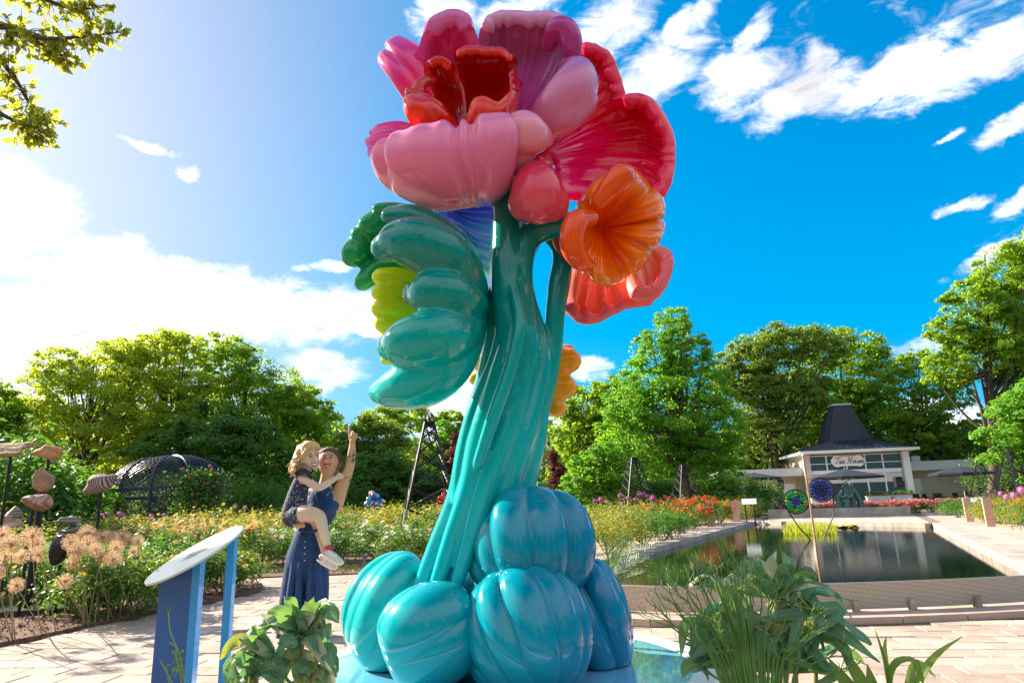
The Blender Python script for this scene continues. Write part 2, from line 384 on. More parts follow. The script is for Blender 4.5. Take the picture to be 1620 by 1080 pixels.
PL1, PL2 = gr(1195, 825)[:2], gr(985, 880)[:2]
PR1, PR2 = gr(1477, 829)[:2], gr(1620, 897)[:2]
dirL = (PL1 - PL2) / np.linalg.norm(PL1 - PL2); dirR = (PR1 - PR2) / np.linalg.norm(PR1 - PR2)
nearc = spl([(-0.35, 9.2), (0.1, 8.1), gr(1000, 974)[:2], gr(1150, 977)[:2], gr(1300, 974)[:2], gr(1450, 969)[:2], gr(1620, 960)[:2], gr(1700, 953)[:2], (PR2 - dirR * 1.2)], 29)
nearc[-1] = PR2 - dirR * 1.2
farL, farR = PL1, PR1
pool_out = [tuple(p) for p in nearc] + [tuple(PR2), tuple(PR2 + (PR1 - PR2) * .5), tuple(farR), tuple(farR * .5 + farL * .5), tuple(farL), tuple(PL2 + (PL1 - PL2) * .6), tuple(PL2 + (PL1 - PL2) * .25), tuple(PL2)]
pool_out = [npo(p) for p in pool_out]; NP = len(pool_out)
POOLC = np.mean(pool_out, axis=0)
WATER_Z = -0.09
# ground: one sheet with the pool cut out, out to the horizon
g = MB(); V = []
for rad in (None, 45.0, 300.0, 3000.0):
    for p in pool_out:
        d = p - POOLC; d = d / np.linalg.norm(d)
        q = p if rad is None else POOLC + d * rad
        V.append((q[0], q[1], -0.03))
F = [(k * NP + i, k * NP + (i + 1) % NP, (k + 1) * NP + (i + 1) % NP, (k + 1) * NP + i) for k in range(3) for i in range(NP)]
g.add(V, [tuple(reversed(f)) for f in F]); ground = struct(g.build('ground', M_soil))
# water
M_water = bpy.data.materials.new('pool_water'); M_water.use_nodes = True
n_, l_ = M_water.node_tree.nodes, M_water.node_tree.links; p_ = n_['Principled BSDF']
p_.inputs['Base Color'].default_value = (0.006, 0.013, 0.010, 1); p_.inputs['Roughness'].default_value = 0.02; p_.inputs['IOR'].default_value = 1.33
p_.inputs['Specular IOR Level'].default_value = 0.5
t_ = n_.new('ShaderNodeTexCoord'); mp_ = n_.new('ShaderNodeMapping'); mp_.inputs['Scale'].default_value = (1.2, 2.2, 1); mp_.inputs['Rotation'].default_value = (0, 0, R(20))
nw = n_.new('ShaderNodeTexNoise'); nw.inputs['Scale'].default_value = 9.0; nw.inputs['Detail'].default_value = 4
bw = n_.new('ShaderNodeBump'); bw.inputs['Strength'].default_value = 0.035; bw.inputs['Distance'].default_value = 0.02
l_.new(t_.outputs['Object'], mp_.inputs[0]); l_.new(mp_.outputs[0], nw.inputs['Vector']); l_.new(nw.outputs[0], bw.inputs['Height']); l_.new(bw.outputs[0], p_.inputs['Normal'])
w = MB(); w.add([(p[0], p[1], WATER_Z) for p in pool_out], [tuple(range(NP))]); water = struct(w.build('pool_water', M_water))
if water.data.polygons[0].normal.z < 0: water.data.flip_normals()
# pool wall down into the water
pw = MB()
V = [(p[0], p[1], 0.0) for p in pool_out] + [(p[0], p[1], -1.2) for p in pool_out]
pw.add(V, [(i, (i + 1) % NP, (i + 1) % NP + NP, i + NP) for i in range(NP)]); pool_wall = struct(pw.build('pool_wall', M_poolwall))

def offset_line(A, B, d):
    A, B = npo(A), npo(B); t = (B - A) / np.linalg.norm(B - A); nn = np.array([t[1], -t[0]]); return A + nn * d, B + nn * d
def slab_run(name, A, B, w0, w1, nsl, z1, m, parent, zbase=-0.2, gap=0.012):
    """a run of slabs between two offsets of line A-B, each slab its own part"""
    A, B = npo(A), npo(B); t = (B - A) / np.linalg.norm(B - A); nn = np.array([t[1], -t[0]]); L = np.linalg.norm(B - A)
    for i in range(nsl):
        a, b = L * i / nsl + gap / 2, L * (i + 1) / nsl - gap / 2
        pts = [tuple(A + t * a + nn * w0), tuple(A + t * b + nn * w0), tuple(A + t * b + nn * w1), tuple(A + t * a + nn * w1)]
        MB().poly(pts, zbase, z1 + random.uniform(-.002, .002)).build(name, m, parent)
# walkways either side of the pool: base sheets plus slabs and copings
walkL = struct(MB().poly([tuple(p) for p in (*offset_line(PL2 - dirL * 3.2, PL1 + dirL * 9, -0.02), *reversed(offset_line(PL2 - dirL * 3.2, PL1 + dirL * 9, -2.6)))], -0.2, -0.012).build('pool_walkway', M_joint))
slab_run('slab', PL2 - dirL * 3.2, PL1 + dirL * 9, -0.36, -1.5, 15, 0.0, M_slab, walkL); slab_run('slab', PL2 - dirL * 3.2, PL1 + dirL * 9, -1.512, -2.58, 15, 0.0, M_slab, walkL)
slab_run('coping_stone', PL2 - dirL * 1.2, PL1, 0.04, -0.35, 12, 0.035, M_coping, walkL, zbase=-0.16)
walkR = struct(MB().poly([tuple(p) for p in (*offset_line(PR2 - dirR * 2.0, PR1 + dirR * 16, 0.02), *reversed(offset_line(PR2 - dirR * 2.0, PR1 + dirR * 16, 3.4)))], -0.2, -0.012).build('pool_walkway', M_joint))
slab_run('slab', PR2 - dirR * 2.0, PR1 + dirR * 16, 0.44, 1.9, 15, 0.0, M_slab, walkR); slab_run('slab', PR2 - dirR * 2.0, PR1 + dirR * 16, 1.912, 3.38, 15, 0.0, M_slab, walkR)
slab_run('coping_stone', PR2 - dirR * 1.2, PR1, -0.04, 0.43, 7, 0.06, M_coping, walkR, zbase=-0.16)
# far end: pool edge and the raised stone platform behind it
far_edge = struct(MB().poly([tuple(farL + (0.3, 0)), tuple(farR), tuple(farR + dirR * 16), tuple(farL + dirL * 9)], -0.2, -0.004).build('terrace_paving', M_slab))
slab_run('coping_stone', farL, farR, -0.04, 0.45, 7, 0.05, M_coping, far_edge, zbase=-0.5)
PLAT = [gr(1216, 819)[:2], gr(1442, 815)[:2], gr(1428, 803)[:2], gr(1262, 806)[:2]]
plat = struct(MB().poly([tuple(p) for p in PLAT], -0.1, 0.34).build('platform', M_coping))
P0, P1 = PLAT[0], PLAT[1]
slab_run('edge_stone', P0, P1, -0.5, 0.06, 6, 0.42, M_coping, plat, zbase=-0.05)

# paving: sheet of sand with pavers laid on it
plaza_pts = [(-16, -5), (13, -5), (12.5, 6), tuple(gr(1720, 950)[:2])] + [tuple(p) for p in reversed(nearc[2:27])] + [(0.05, 9.0), tuple(PL2 - dirL * 3.2), tuple(PL2 - dirL * 3.2 + np.array([-2.6, 0.8])), (-2.4, 13.6), (-9, 14.2), (-16, 15)]
plaza = struct(MB().poly(plaza_pts, -0.12, -0.012).build('paving', M_joint))
def inside(p, poly):
    c = False; n = len(poly); x, y = p
    for i in range(n):
        x1, y1 = poly[i]; x2, y2 = poly[(i + 1) % n]
        if (y1 > y) != (y2 > y) and x < (x2 - x1) * (y - y1) / (y2 - y1) + x1: c = not c
    return c
BED_A = [tuple(gr(*p)[:2]) for p in [(-420, 1100), (-150, 1050), (0, 1022), (70, 1008), (150, 990), (270, 966), (350, 950), (412, 936), (415, 926), (330, 908), (240, 898), (120, 892), (-250, 890)]]
PITCHX, PITCHY = 0.365, 0.235
TH = R(-7); ct, st = math.cos(TH), math.sin(TH)
def project(p):
    q = npo(p) - CAMP; z = q @ Fv
    return (810 + FPX * (q @ XC) / z, 540 - FPX * (q @ YC) / z) if z > 0.05 else (1e6, 1e6)
cells = []
for j in range(-20, 75):
    for i in range(-55, 60):
        x, y = (i + 0.5 * (j % 2)) * PITCHX, j * PITCHY
        q = (x * ct - y * st, x * st + y * ct)
        if q[1] < 2.2 or q[1] > 13.5: continue
        pp = project((q[0], q[1], 0))
        if not (-60 < pp[0] < 1680 and pp[1] < 1120): continue
        if not inside(q, plaza_pts) or inside(q, BED_A): continue
        if any(np.hypot(q[0] - p[0], q[1] - p[1]) < 0.50 for p in nearc): continue
        if np.hypot(q[0] + 0.1, q[1] - 4.85) < 1.2: continue
        cells.append((q[1], q))
cells.sort()
def paver_mb(mb, c, rz, w, d, z, bev=0.004):
    P = []
    for (s, zz) in ((0, -0.05), (0, -bev), (bev, 0)):
        for (sx, sy) in ((-1, -1), (1, -1), (1, 1), (-1, 1)): P.append((sx * (w / 2 - s), sy * (d / 2 - s), zz))
    P = np.array(P); ca, sa = math.cos(rz), math.sin(rz)
    P = P @ np.array([(ca, sa, 0), (-sa, ca, 0), (0, 0, 1)]) + np.array([c[0], c[1], z])
    F = [(a + k * 4, (a + 1) % 4 + k * 4, (a + 1) % 4 + k * 4 + 4, a + k * 4 + 4) for k in (0, 1) for a in range(4)] + [(8, 9, 10, 11)]
    mb.add(P, F)
protos = []
for k in range(4):
    mb = MB(); paver_mb(mb, (0, 0), 0, PITCHX - random.uniform(.004, .008), PITCHY - random.uniform(.004, .008), 0); me = mb.mesh('paver'); me.materials.append(M_paver); protos.append(me)
rest = MB()
for k, (_, q) in enumerate(cells):
    rz = TH + random.gauss(0, 0.008); z = random.gauss(0.0, 0.0022)
    if k < 299:
        o = link('paver', random.choice(protos), plaza, (q[0], q[1], z)); o.rotation_euler = (random.gauss(0, .004), random.gauss(0, .004), rz)
    else: paver_mb(rest, q, rz, PITCHX - random.uniform(.004, .008), PITCHY - random.uniform(.004, .008), z)
stuff(rest.build('paver_field', M_paver2, plaza))
# curved kerb in front of the pool and the perforated screen standing on it
kc = [npo(p) for p in nearc]
def normals2(P):
    P = np.array(P); T = np.gradient(P, axis=0); T /= np.linalg.norm(T, axis=1)[:, None]; return np.c_[T[:, 1], -T[:, 0]]
NN = normals2(kc)
kerb = struct(MB().poly([tuple(kc[i] + NN[i] * 0.47) for i in range(2, 27)] + [tuple(kc[i] + NN[i] * 0.02) for i in range(26, 1, -1)], -0.1, 0.0).build('pool_kerb', M_joint))
for i in range(2, 26, 2):
    pts = [tuple(kc[j] + NN[j] * 0.46 + (kc[j + 1] - kc[j]) * e) for j, e in ((i, .03), (i + 1, 0), (i + 2, 0))] + [tuple(kc[j] + NN[j] * 0.03) for j in (i + 2, i + 1, i)]
    MB().poly(pts, -0.05, 0.055).build('kerb_stone', M_slab, kerb)
M_screen = bpy.data.materials.new('perforated_screen'); M_screen.use_nodes = True
n_, l_ = M_screen.node_tree.nodes, M_screen.node_tree.links; p_ = n_['Principled BSDF']
t_ = n_.new('ShaderNodeTexCoord'); mp_ = n_.new('ShaderNodeMapping'); mp_.inputs['Scale'].default_value = (18, 18, 18)
vo = n_.new('ShaderNodeTexVoronoi'); vo.inputs['Randomness'].default_value = 0.0; vo.voronoi_dimensions = '2D'
l_.new(t_.outputs['UV'], mp_.inputs[0]); l_.new(mp_.outputs[0], vo.inputs['Vector'])
rp = n_.new('ShaderNodeValToRGB'); rp.color_ramp.elements[0].position = .30; rp.color_ramp.elements[0].color = (.025, .02, .015, 1); rp.color_ramp.elements[1].position = .40; rp.color_ramp.elements[1].color = (.66, .53, .43, 1)
l_.new(vo.outputs['Distance'], rp.inputs[0]); l_.new(rp.outputs[0], p_.inputs['Base Color']); p_.inputs['Roughness'].default_value = .45; p_.inputs['Metallic'].default_value = .0
scr = thing('screen_barrier', 'low curved perforated metal screen along the near end of the pool', 'barrier', (kc[14][0], kc[14][1], 0.055))
mb = MB(); V = []; F = []; UV = []; Lc = 0
SZ0, SZ1 = 0.075, 0.30
idx = list(range(1, 28))
for k, i in enumerate(idx):
    if k: Lc += np.linalg.norm(kc[i] - kc[idx[k - 1]])
    for off in (0.16, 0.145):
        for z in (SZ0, SZ1):
            q = kc[i] + NN[i] * off; V.append((q[0], q[1], z)); UV.append((Lc, z))
for k in range(len(idx) - 1):
    a, b = k * 4, k * 4 + 4
    F += [(a, b, b + 1, a + 1), (a + 2, a + 3, b + 3, b + 2), (a + 1, b + 1, b + 3, a + 3), (a, a + 2, b + 2, b)]
mb.add(V, F, UV); mb.build('screen_panel', M_screen, scr)
mb = MB(); mb.tube([(*(kc[i] + NN[i] * 0.152), SZ1) for i in idx], 0.008, 8); mb.build('top_rail', mat('rail', (.4, .33, .28), .4, metal=.5), scr)
for k in range(3, 28, 2):
    q = kc[k] + NN[k] * 0.12; tt = math.atan2(NN[k][1], NN[k][0])
    mb = MB(); mb.box((q[0], q[1], 0.115), (0.05, 0.05, 0.12), tt); mb.box((*(kc[k] + NN[k] * .19), 0.105), (0.03, 0.05, 0.10), tt); mb.build('support_block', M_coping, scr)

# beds
def bed(name, pts, z, m): return struct(MB().poly([tuple(p) for p in pts], -0.1, z).build(name, m))
bedA = bed('mulch_bed', BED_A, 0.035, M_mulch)
BED_B = [tuple(gr(*p)[:2]) for p in [(-300, 884), (120, 886), (260, 888), (420, 893), (520, 899), (640, 906), (700, 905)]] + [(-2.2, 15), (0.2, 24), (2.5, 40), (-40, 40), (-30, 16)]
bedB = bed('rose_bed', BED_B, 0.02, M_mulch)
lw = lambda s, t: tuple(PL2 + dirL * s + np.array([dirL[1], -dirL[0]]) * t)
BED_C = [lw(-3.5, -2.62), lw(20, -2.62), lw(24, -4), lw(24, -14), lw(-2, -14), lw(-5, -5)]
bedC = bed('flower_bed', BED_C, 0.025, M_mulch)
rw = lambda s, t: tuple(PR2 + dirR * s + np.array([dirR[1], -dirR[0]]) * t)
BED_E = [rw(4, 3.42), rw(16, 3.42), rw(16, 8), rw(2, 9)]
bedE = bed('flower_bed', BED_E, 0.025, M_mulch)

# ================================================================== THE FLOWER SCULPTURE
Y0 = 4.85
def D(px, py, dy=0.0): return at(px, py, Y0 + dy)
SC = float(D(800, 1062)[0]), Y0
BASE = (float(gr(797, 1061)[0]), Y0, 0.07)
plinth = thing('sculpture_plinth', 'round white plinth with glossy top painted the pale blue of reflected sky under the giant flower', 'plinth', (BASE[0], BASE[1], 0))
PR = 1.40
mb = MB(); mb.lathe([(PR - .02, 0.0), (PR, .012), (PR, .055), (PR - .012, .068), (PR - .16, .068), (PR - .17, .060)], (BASE[0], BASE[1], 0), 96)
mb.build('rim', mat('plinth_white', (.80, .78, .74), .25, var=.05, coat=.5), plinth)
mb = MB(); mb.lathe([(PR - .172, 0.02), (PR - .172, .064), (0.01, .066)], (BASE[0], BASE[1], 0), 96)
mb.build('top', mat('plinth_reflected_sky', (.16, .47, .66), .08, var=.25, vscale=1.3, coat=1.0), plinth)  # sky reflection of the glossy white disc put into the colour as blue

sculpt = thing('flower_sculpture', 'giant glossy flower sculpture with pink head, teal stem and blue bulbous base', 'sculpture', BASE)
def fan(name, rows, m, T=.05, flutes=6, amp=.03, rim=.03, nv=44, side=1, scal=0.0, sharp=.6, rimpos=.93, rimw=.10, g0=.15, tipround=.13, phase=0.0, irregular=.35, seed=0):
    """a thick pleated petal: rows of (px, py, depth) from root to tip, smoothed, fluted and given a swollen rim"""
    rr = random.Random(seed + len(name) + flutes)
    W = np.array([[D(*p) for p in row] for row in rows])          # rows x cols x 3
    nu = max(24, int(flutes * 9)) + 1
    A = np.array([spl(r, nu) for r in W])
    vs = np.linspace(0, 1, nv)
    u = np.linspace(0, 1, nu)
    S = np.zeros((nv, nu, 3)); 
    # uneven pleat widths
    warp = u + irregular / max(flutes, 1) * .5 * (np.sin(2 * np.pi * u * (flutes * .37 + 1) + rr.uniform(0, 6)) + np.sin(2 * np.pi * u * 2.3 + rr.uniform(0, 6))) * np.sin(np.pi * u)
    ph = (.5 - .5 * np.cos(2 * np.pi * (flutes * warp + phase))) ** sharp
    for j in range(nu):
        c = A[:, j]
        lim = 1 - scal * (1 - ph[j])
        k = np.clip(vs * lim, 0, 1) * (len(c) - 1)
        Q = np.vstack([2 * c[0] - c[1], c, 2 * c[-1] - c[-2]])
        i = np.minimum(k.astype(int), len(c) - 2); t = (k - i)[:, None]
        p0, p1, p2, p3 = Q[i], Q[i + 1], Q[i + 2], Q[i + 3]
        S[:, j] = 0.5 * (2 * p1 + (p2 - p0) * t + (2 * p0 - 5 * p1 + 4 * p2 - p3) * t * t + (3 * p1 - p0 - 3 * p2 + p3) * t ** 3)
    du = np.gradient(S, axis=1); dv = np.gradient(S, axis=0); N = np.cross(du, dv); N /= np.linalg.norm(N, axis=2)[:, :, None] + 1e-12
    mid = N[nv // 2, nu // 2]
    if mid @ (CAMP - S[nv // 2, nu // 2]) < 0: N = -N
    N = N * side
    g = (g0 + (1 - g0) * np.clip(vs / .75, 0, 1) ** 1.1) * (1 - (.85 if rimpos > .8 else .3) * np.clip((vs - .70) / .26, 0, 1) ** 1.5)
    H = amp * g[:, None] * (ph[None, :] - .5)
    th = (T + rim * np.exp(-((vs - rimpos) / rimw) ** 2))[:, None] * (0.8 + .2 * ph[None, :])
    du_ = np.minimum(u, 1 - u) / max(.03, .5 / max(flutes, 2)); dv_ = (1 - vs) / tipround
    def cap(d): d = np.clip(d, 0, 1); return np.sqrt(1 - (1 - d) ** 2)
    prof = cap(du_)[None, :] * cap(dv_)[:, None]
    f = S + N * (H + th * .5 * prof)[:, :, None]; b = S + N * (H * .9 - th * .5 * prof)[:, :, None]
    V = np.vstack([f.reshape(-1, 3), b.reshape(-1, 3)]); n0 = nv * nu; F = []
    flip = np.cross(f[1, 0] - f[0, 0], f[0, 1] - f[0, 0]) @ N[0, 0] > 0
    for i in range(nv - 1):
        for j in range(nu - 1):
            a = i * nu + j; q = (a, a + 1, a + nu + 1, a + nu); q2 = tuple(x + n0 for x in reversed(q))
            if flip: q, q2 = tuple(reversed(q)), tuple(reversed(q2))
            F.append(q); F.append(q2)
    for j in range(nu - 1):      # root end closed
        q = (j, j + n0, j + 1 + n0, j + 1); F.append(q if not flip else tuple(reversed(q)))
    UV = np.stack([np.tile(u, (nv, 1)), np.tile(vs[:, None], (1, nu))], 2).reshape(-1, 2)
    mb = MB(); mb.add(V, F, np.vstack([UV, UV]))
    o = mb.build(name, m, sculpt, smooth=True)
    me = o.data; bm = bmesh.new(); bm.from_mesh(me); bmesh.ops.remove_doubles(bm, verts=bm.verts, dist=.0008); bm.to_mesh(me); bm.free()
    s = o.modifiers.new('sub', 'SUBSURF'); s.levels = 1; s.render_levels = 1
    return o
def bundle(name, tubes, m, vox=.018, smooth=5, res=6, seg=18):
    """fat fingers (px, py, radius px, depth) grown into one another"""
    mb = MB()
    for tb in tubes:
        P = [D(p[0], p[1], p[3] if len(p) > 3 else 0) for p in tb]; r = [p[2] * mpp(p[0], p[1], Y0) for p in tb]
        mb.tube(P, r, seg, res)
    o = mb.build(name, m, sculpt, smooth=True); return remesh(o, vox, smooth)
MAG = srgb(214, 30, 110); PINK = srgb(232, 120, 170); LPINK = srgb(235, 150, 190); CRIM = srgb(225, 8, 60); CORAL = srgb(240, 70, 90)
p_pink = paint('paint_pink', [(0, srgb(205, 20, 95)), (.35, srgb(205, 60, 130)), (.7, srgb(222, 118, 170)), (1, srgb(233, 150, 190))])
p_pinkb = paint('paint_pink_bowl', [(0, srgb(250, 150, 170)), (.5, srgb(246, 118, 158)), (1, srgb(250, 142, 178))])
p_mag = paint('paint_magenta', [(0, srgb(250, 25, 95)), (.5, srgb(240, 50, 140)), (1, srgb(232, 110, 180))])
p_lilac = paint('paint_lilac', [(0, srgb(190, 50, 130)), (.4, srgb(216, 100, 172)), (.8, srgb(226, 135, 192)), (1, srgb(236, 155, 205))])
p_red = paint('paint_red', [(0, srgb(130, 4, 6)), (.45, srgb(200, 10, 6)), (.85, srgb(214, 18, 6)), (1, srgb(226, 34, 8))])
p_redf = paint('paint_red_front', [(0, srgb(190, 10, 8)), (.5, srgb(236, 40, 8)), (1, srgb(240, 60, 12))])
p_crim = paint('paint_crimson', [(0, srgb(250, 20, 110)), (.5, srgb(250, 6, 62)), (1, srgb(250, 36, 78))])
p_coral = paint('paint_coral', [(0, srgb(252, 175, 150)), (.6, srgb(252, 140, 125)), (1, srgb(248, 100, 105))])
p_oran = paint('paint_orange', [(0, srgb(250, 80, 0)), (.4, srgb(255, 100, 0)), (1, srgb(255, 122, 0))])
p_gold = paint('paint_gold', [(0, srgb(255, 172, 10)), (.5, srgb(255, 160, 6)), (1, srgb(255, 148, 4))], axis='Z', lo=1, hi=3)
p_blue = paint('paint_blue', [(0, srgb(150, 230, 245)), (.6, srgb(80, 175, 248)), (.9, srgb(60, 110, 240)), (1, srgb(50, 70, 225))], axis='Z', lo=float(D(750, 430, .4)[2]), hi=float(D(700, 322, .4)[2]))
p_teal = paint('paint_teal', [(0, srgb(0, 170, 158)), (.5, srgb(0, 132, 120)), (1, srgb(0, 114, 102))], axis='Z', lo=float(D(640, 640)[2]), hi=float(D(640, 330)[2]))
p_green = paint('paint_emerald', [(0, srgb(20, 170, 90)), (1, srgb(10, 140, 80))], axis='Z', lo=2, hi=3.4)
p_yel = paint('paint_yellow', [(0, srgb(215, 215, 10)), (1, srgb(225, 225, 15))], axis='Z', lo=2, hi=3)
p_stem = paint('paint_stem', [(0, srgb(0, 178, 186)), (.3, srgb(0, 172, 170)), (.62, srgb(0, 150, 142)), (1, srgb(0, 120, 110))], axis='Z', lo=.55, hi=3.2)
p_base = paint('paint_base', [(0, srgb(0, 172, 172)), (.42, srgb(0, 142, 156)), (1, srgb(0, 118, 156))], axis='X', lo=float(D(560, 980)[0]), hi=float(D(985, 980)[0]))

# ---- head: pink petals
bundle('flower_core', [[(765, 250, 45, .30), (775, 200, 70, .40), (800, 170, 55, .45)], [(840, 240, 40, .3), (880, 210, 50, .5)], [(800, 300, 30, .15), (790, 250, 50, .2)]], paint('paint_core', [(0, srgb(200, 20, 90)), (1, srgb(200, 30, 100))], axis='Z', lo=0, hi=5), .03)
fan('pink_petal', [[(665, 195, .25), (675, 185, .22), (690, 170, .22), (700, 150, .25)], [(640, 160, .25), (645, 138, .12), (660, 112, .12), (685, 92, .25)], [(624, 132, .25), (626, 112, .10), (638, 88, .10), (664, 72, .22)], [(612, 112, .27), (611, 92, .18), (622, 74, .18), (645, 65, .25)], [(613, 104, .30), (615, 92, .27), (625, 77, .27), (645, 68, .28)]], p_mag, T=.09, flutes=2, amp=.05, rim=.05, seed=1)
fan('pink_petal', [[(690, 190, .2), (710, 180, .25), (730, 178, .25), (755, 175, .2)], [(668, 142, .15), (695, 130, .32), (730, 125, .32), (770, 122, .2)], [(661, 98, .08), (690, 80, .27), (725, 75, .27), (764, 88, .12)], [(670, 58, .02), (695, 40, .08), (722, 34, .08), (750, 50, .05)], [(684, 44, -.05), (703, 33, -.06), (722, 29, -.06), (742, 40, -.04)]], p_mag, T=.07, flutes=3, amp=.03, rim=.10, rimw=.16, seed=2)
fan('pink_petal', [[(785, 195, .1), (795, 188, .12), (805, 185, .12), (818, 188, .12), (830, 200, .1)], [(768, 130, .25), (795, 115, .32), (822, 115, .32), (850, 130, .30), (872, 165, .2)], [(760, 82, .2), (788, 60, .30), (828, 60, .30), (872, 78, .27), (904, 125, .15)], [(762, 50, .08), (788, 33, .10), (830, 34, .10), (882, 42, .06), (914, 104, .03)], [(770, 44, -.02), (793, 29, -.04), (832, 30, -.04), (888, 35, -.10), (912, 96, -.06)]], p_lilac, T=.06, flutes=7, amp=.05, rim=.09, rimw=.13, scal=.02, seed=3)
bundle('petal_lip', [[(868, 72, 12, .0), (880, 46, 17, -.12), (898, 50, 18, -.14), (906, 78, 16, -.1), (905, 105, 9, .02)]], p_lilac, .014)
bundle('petal_lip', [[(828, 228, 12, .0), (856, 196, 26, -.12), (880, 172, 34, -.2), (905, 146, 38, -.22), (912, 120, 30, -.18), (898, 106, 15, -.08)], [(850, 215, 12, -.05), (890, 190, 24, -.2), (918, 160, 28, -.2)]], paint('paint_lilac_roll', [(0, srgb(225, 120, 160)), (1, srgb(205, 120, 175))], axis='Z', lo=float(D(900, 200)[2]), hi=float(D(900, 110)[2])), .016)
bundle('petal_lip', [[(800, 214, 22, -.35), (826, 210, 32, -.42), (846, 216, 26, -.38), (868, 222, 10, -.2)], [(830, 215, 26, -.35), (815, 250, 26, -.25), (800, 285, 20, -.1)]], p_pinkb, .016)
fan('pink_petal', [[(725, 322, .2), (745, 322, .1), (765, 321, .05), (785, 316, .05), (812, 300, .1)], [(655, 302, -.05), (700, 318, -.22), (748, 312, -.3), (798, 294, -.25), (826, 268, -.1)], [(612, 276, -.15), (678, 290, -.43), (745, 284, -.5), (802, 264, -.42), (830, 242, -.2)], [(594, 262, -.2), (640, 256, -.5), (735, 244, -.62), (802, 226, -.52), (828, 217, -.25)], [(606, 252, -.18), (646, 231, -.46), (735, 213, -.56), (797, 207, -.47), (818, 209, -.22)], [(628, 247, -.05), (665, 231, -.33), (735, 218, -.40), (790, 213, -.33), (806, 213, -.12)]], p_pinkb, T=.06, flutes=5, amp=.10, rim=.12, rimpos=.76, rimw=.20, irregular=.7, seed=4)
fan('pink_petal', [[(690, 212, .1), (680, 222, .05), (672, 235, 0), (668, 248, 0)], [(645, 196, .12), (628, 206, 0), (622, 226, -.1), (635, 250, -.1)], [(612, 200, .12), (598, 212, 0), (595, 234, -.12), (612, 258, -.15)], [(600, 210, .12), (589, 222, .0), (587, 240, -.08), (597, 258, -.12)]], p_mag, T=.06, flutes=3, amp=.05, rim=.06, seed=5)
bundle('pink_petal', [[(720, 312, 16, -.1), (668, 298, 26, -.2), (622, 274, 24, -.26), (600, 258, 13, -.22), (592, 248, 7, -.18)], [(690, 300, 14, -.2), (645, 276, 22, -.34), (618, 254, 15, -.32), (606, 240, 8, -.28)], [(740, 316, 14, -.2), (690, 312, 20, -.3), (640, 292, 20, -.3)]], p_pinkb, .014, 4)
# ---- red cup
fan('red_petal', [[(735, 210, -.2), (750, 208, -.12), (765, 206, -.1), (785, 200, -.12), (802, 190, -.2)], [(728, 150, -.05), (745, 140, .05), (765, 138, .06), (790, 135, .03), (813, 140, -.1)], [(722, 108, -.08), (742, 98, .02), (765, 96, .03), (790, 95, 0), (817, 106, -.13)], [(721, 86, -.16), (742, 77, -.12), (765, 80, -.12), (790, 80, -.14), (815, 92, -.22)], [(722, 92, -.24), (742, 84, -.22), (765, 86, -.22), (790, 87, -.24), (810, 99, -.28)]], p_red, T=.035, flutes=4, amp=.022, rim=.055, rimw=.12, scal=.025, irregular=.8, seed=6)
fan('red_petal', [[(760, 208, -.25), (772, 212, -.3), (785, 212, -.35)], [(796, 150, -.12), (798, 175, -.33), (793, 198, -.45)], [(816, 122, -.16), (819, 152, -.38), (810, 192, -.50)], [(812, 112, -.25), (814, 148, -.46), (804, 186, -.55)], [(804, 118, -.28), (804, 150, -.48), (796, 183, -.56)]], p_red, T=.035, flutes=3, amp=.022, rim=.05, scal=.03, irregular=.8, seed=7)
fan('red_petal', [[(712, 208, -.25), (728, 210, -.15), (742, 210, -.15)], [(684, 152, -.1), (708, 145, .0), (736, 145, -.08)], [(672, 116, -.15), (695, 104, -.08), (722, 118, -.12)], [(676, 100, -.24), (697, 93, -.22), (717, 104, -.22)], [(682, 106, -.28), (697, 100, -.28), (713, 110, -.27)]], p_red, T=.035, flutes=3, amp=.025, rim=.055, scal=.03, irregular=.8, seed=8)
bundle('red_petal', [[(690, 175, 16, -.2), (668, 158, 12, -.28), (652, 152, 10, -.32), (648, 146, 8, -.33)], [(675, 165, 12, -.2), (662, 142, 10, -.28), (672, 130, 9, -.25), (684, 128, 8, -.2)]], paint('paint_red_lip', [(0, srgb(214, 40, 14)), (1, srgb(185, 12, 20))], axis='Z', lo=float(D(660, 190)[2]), hi=float(D(660, 120)[2])), .012)
fan('red_petal', [[(700, 218, -.3), (715, 218, -.28), (730, 210, -.25)], [(662, 208, -.42), (688, 196, -.42), (716, 184, -.36)], [(643, 188, -.48), (664, 170, -.52), (698, 168, -.42)], [(637, 168, -.44), (653, 157, -.48), (684, 158, -.40)], [(644, 168, -.38), (656, 160, -.42), (680, 163, -.36)]], p_redf, T=.06, flutes=1, amp=.01, rim=.05, scal=.0, seed=9)
fan('red_petal', [[(722, 214, -.35), (735, 216, -.38), (755, 216, -.4), (792, 204, -.4)], [(733, 196, -.47), (755, 190, -.52), (780, 192, -.52), (810, 180, -.46)], [(738, 180, -.52), (762, 168, -.55), (790, 176, -.55), (817, 150, -.46)], [(744, 166, -.50), (764, 162, -.52), (790, 170, -.52), (814, 142, -.44)]], p_redf, T=.055, flutes=1, amp=.01, rim=.05, seed=10)
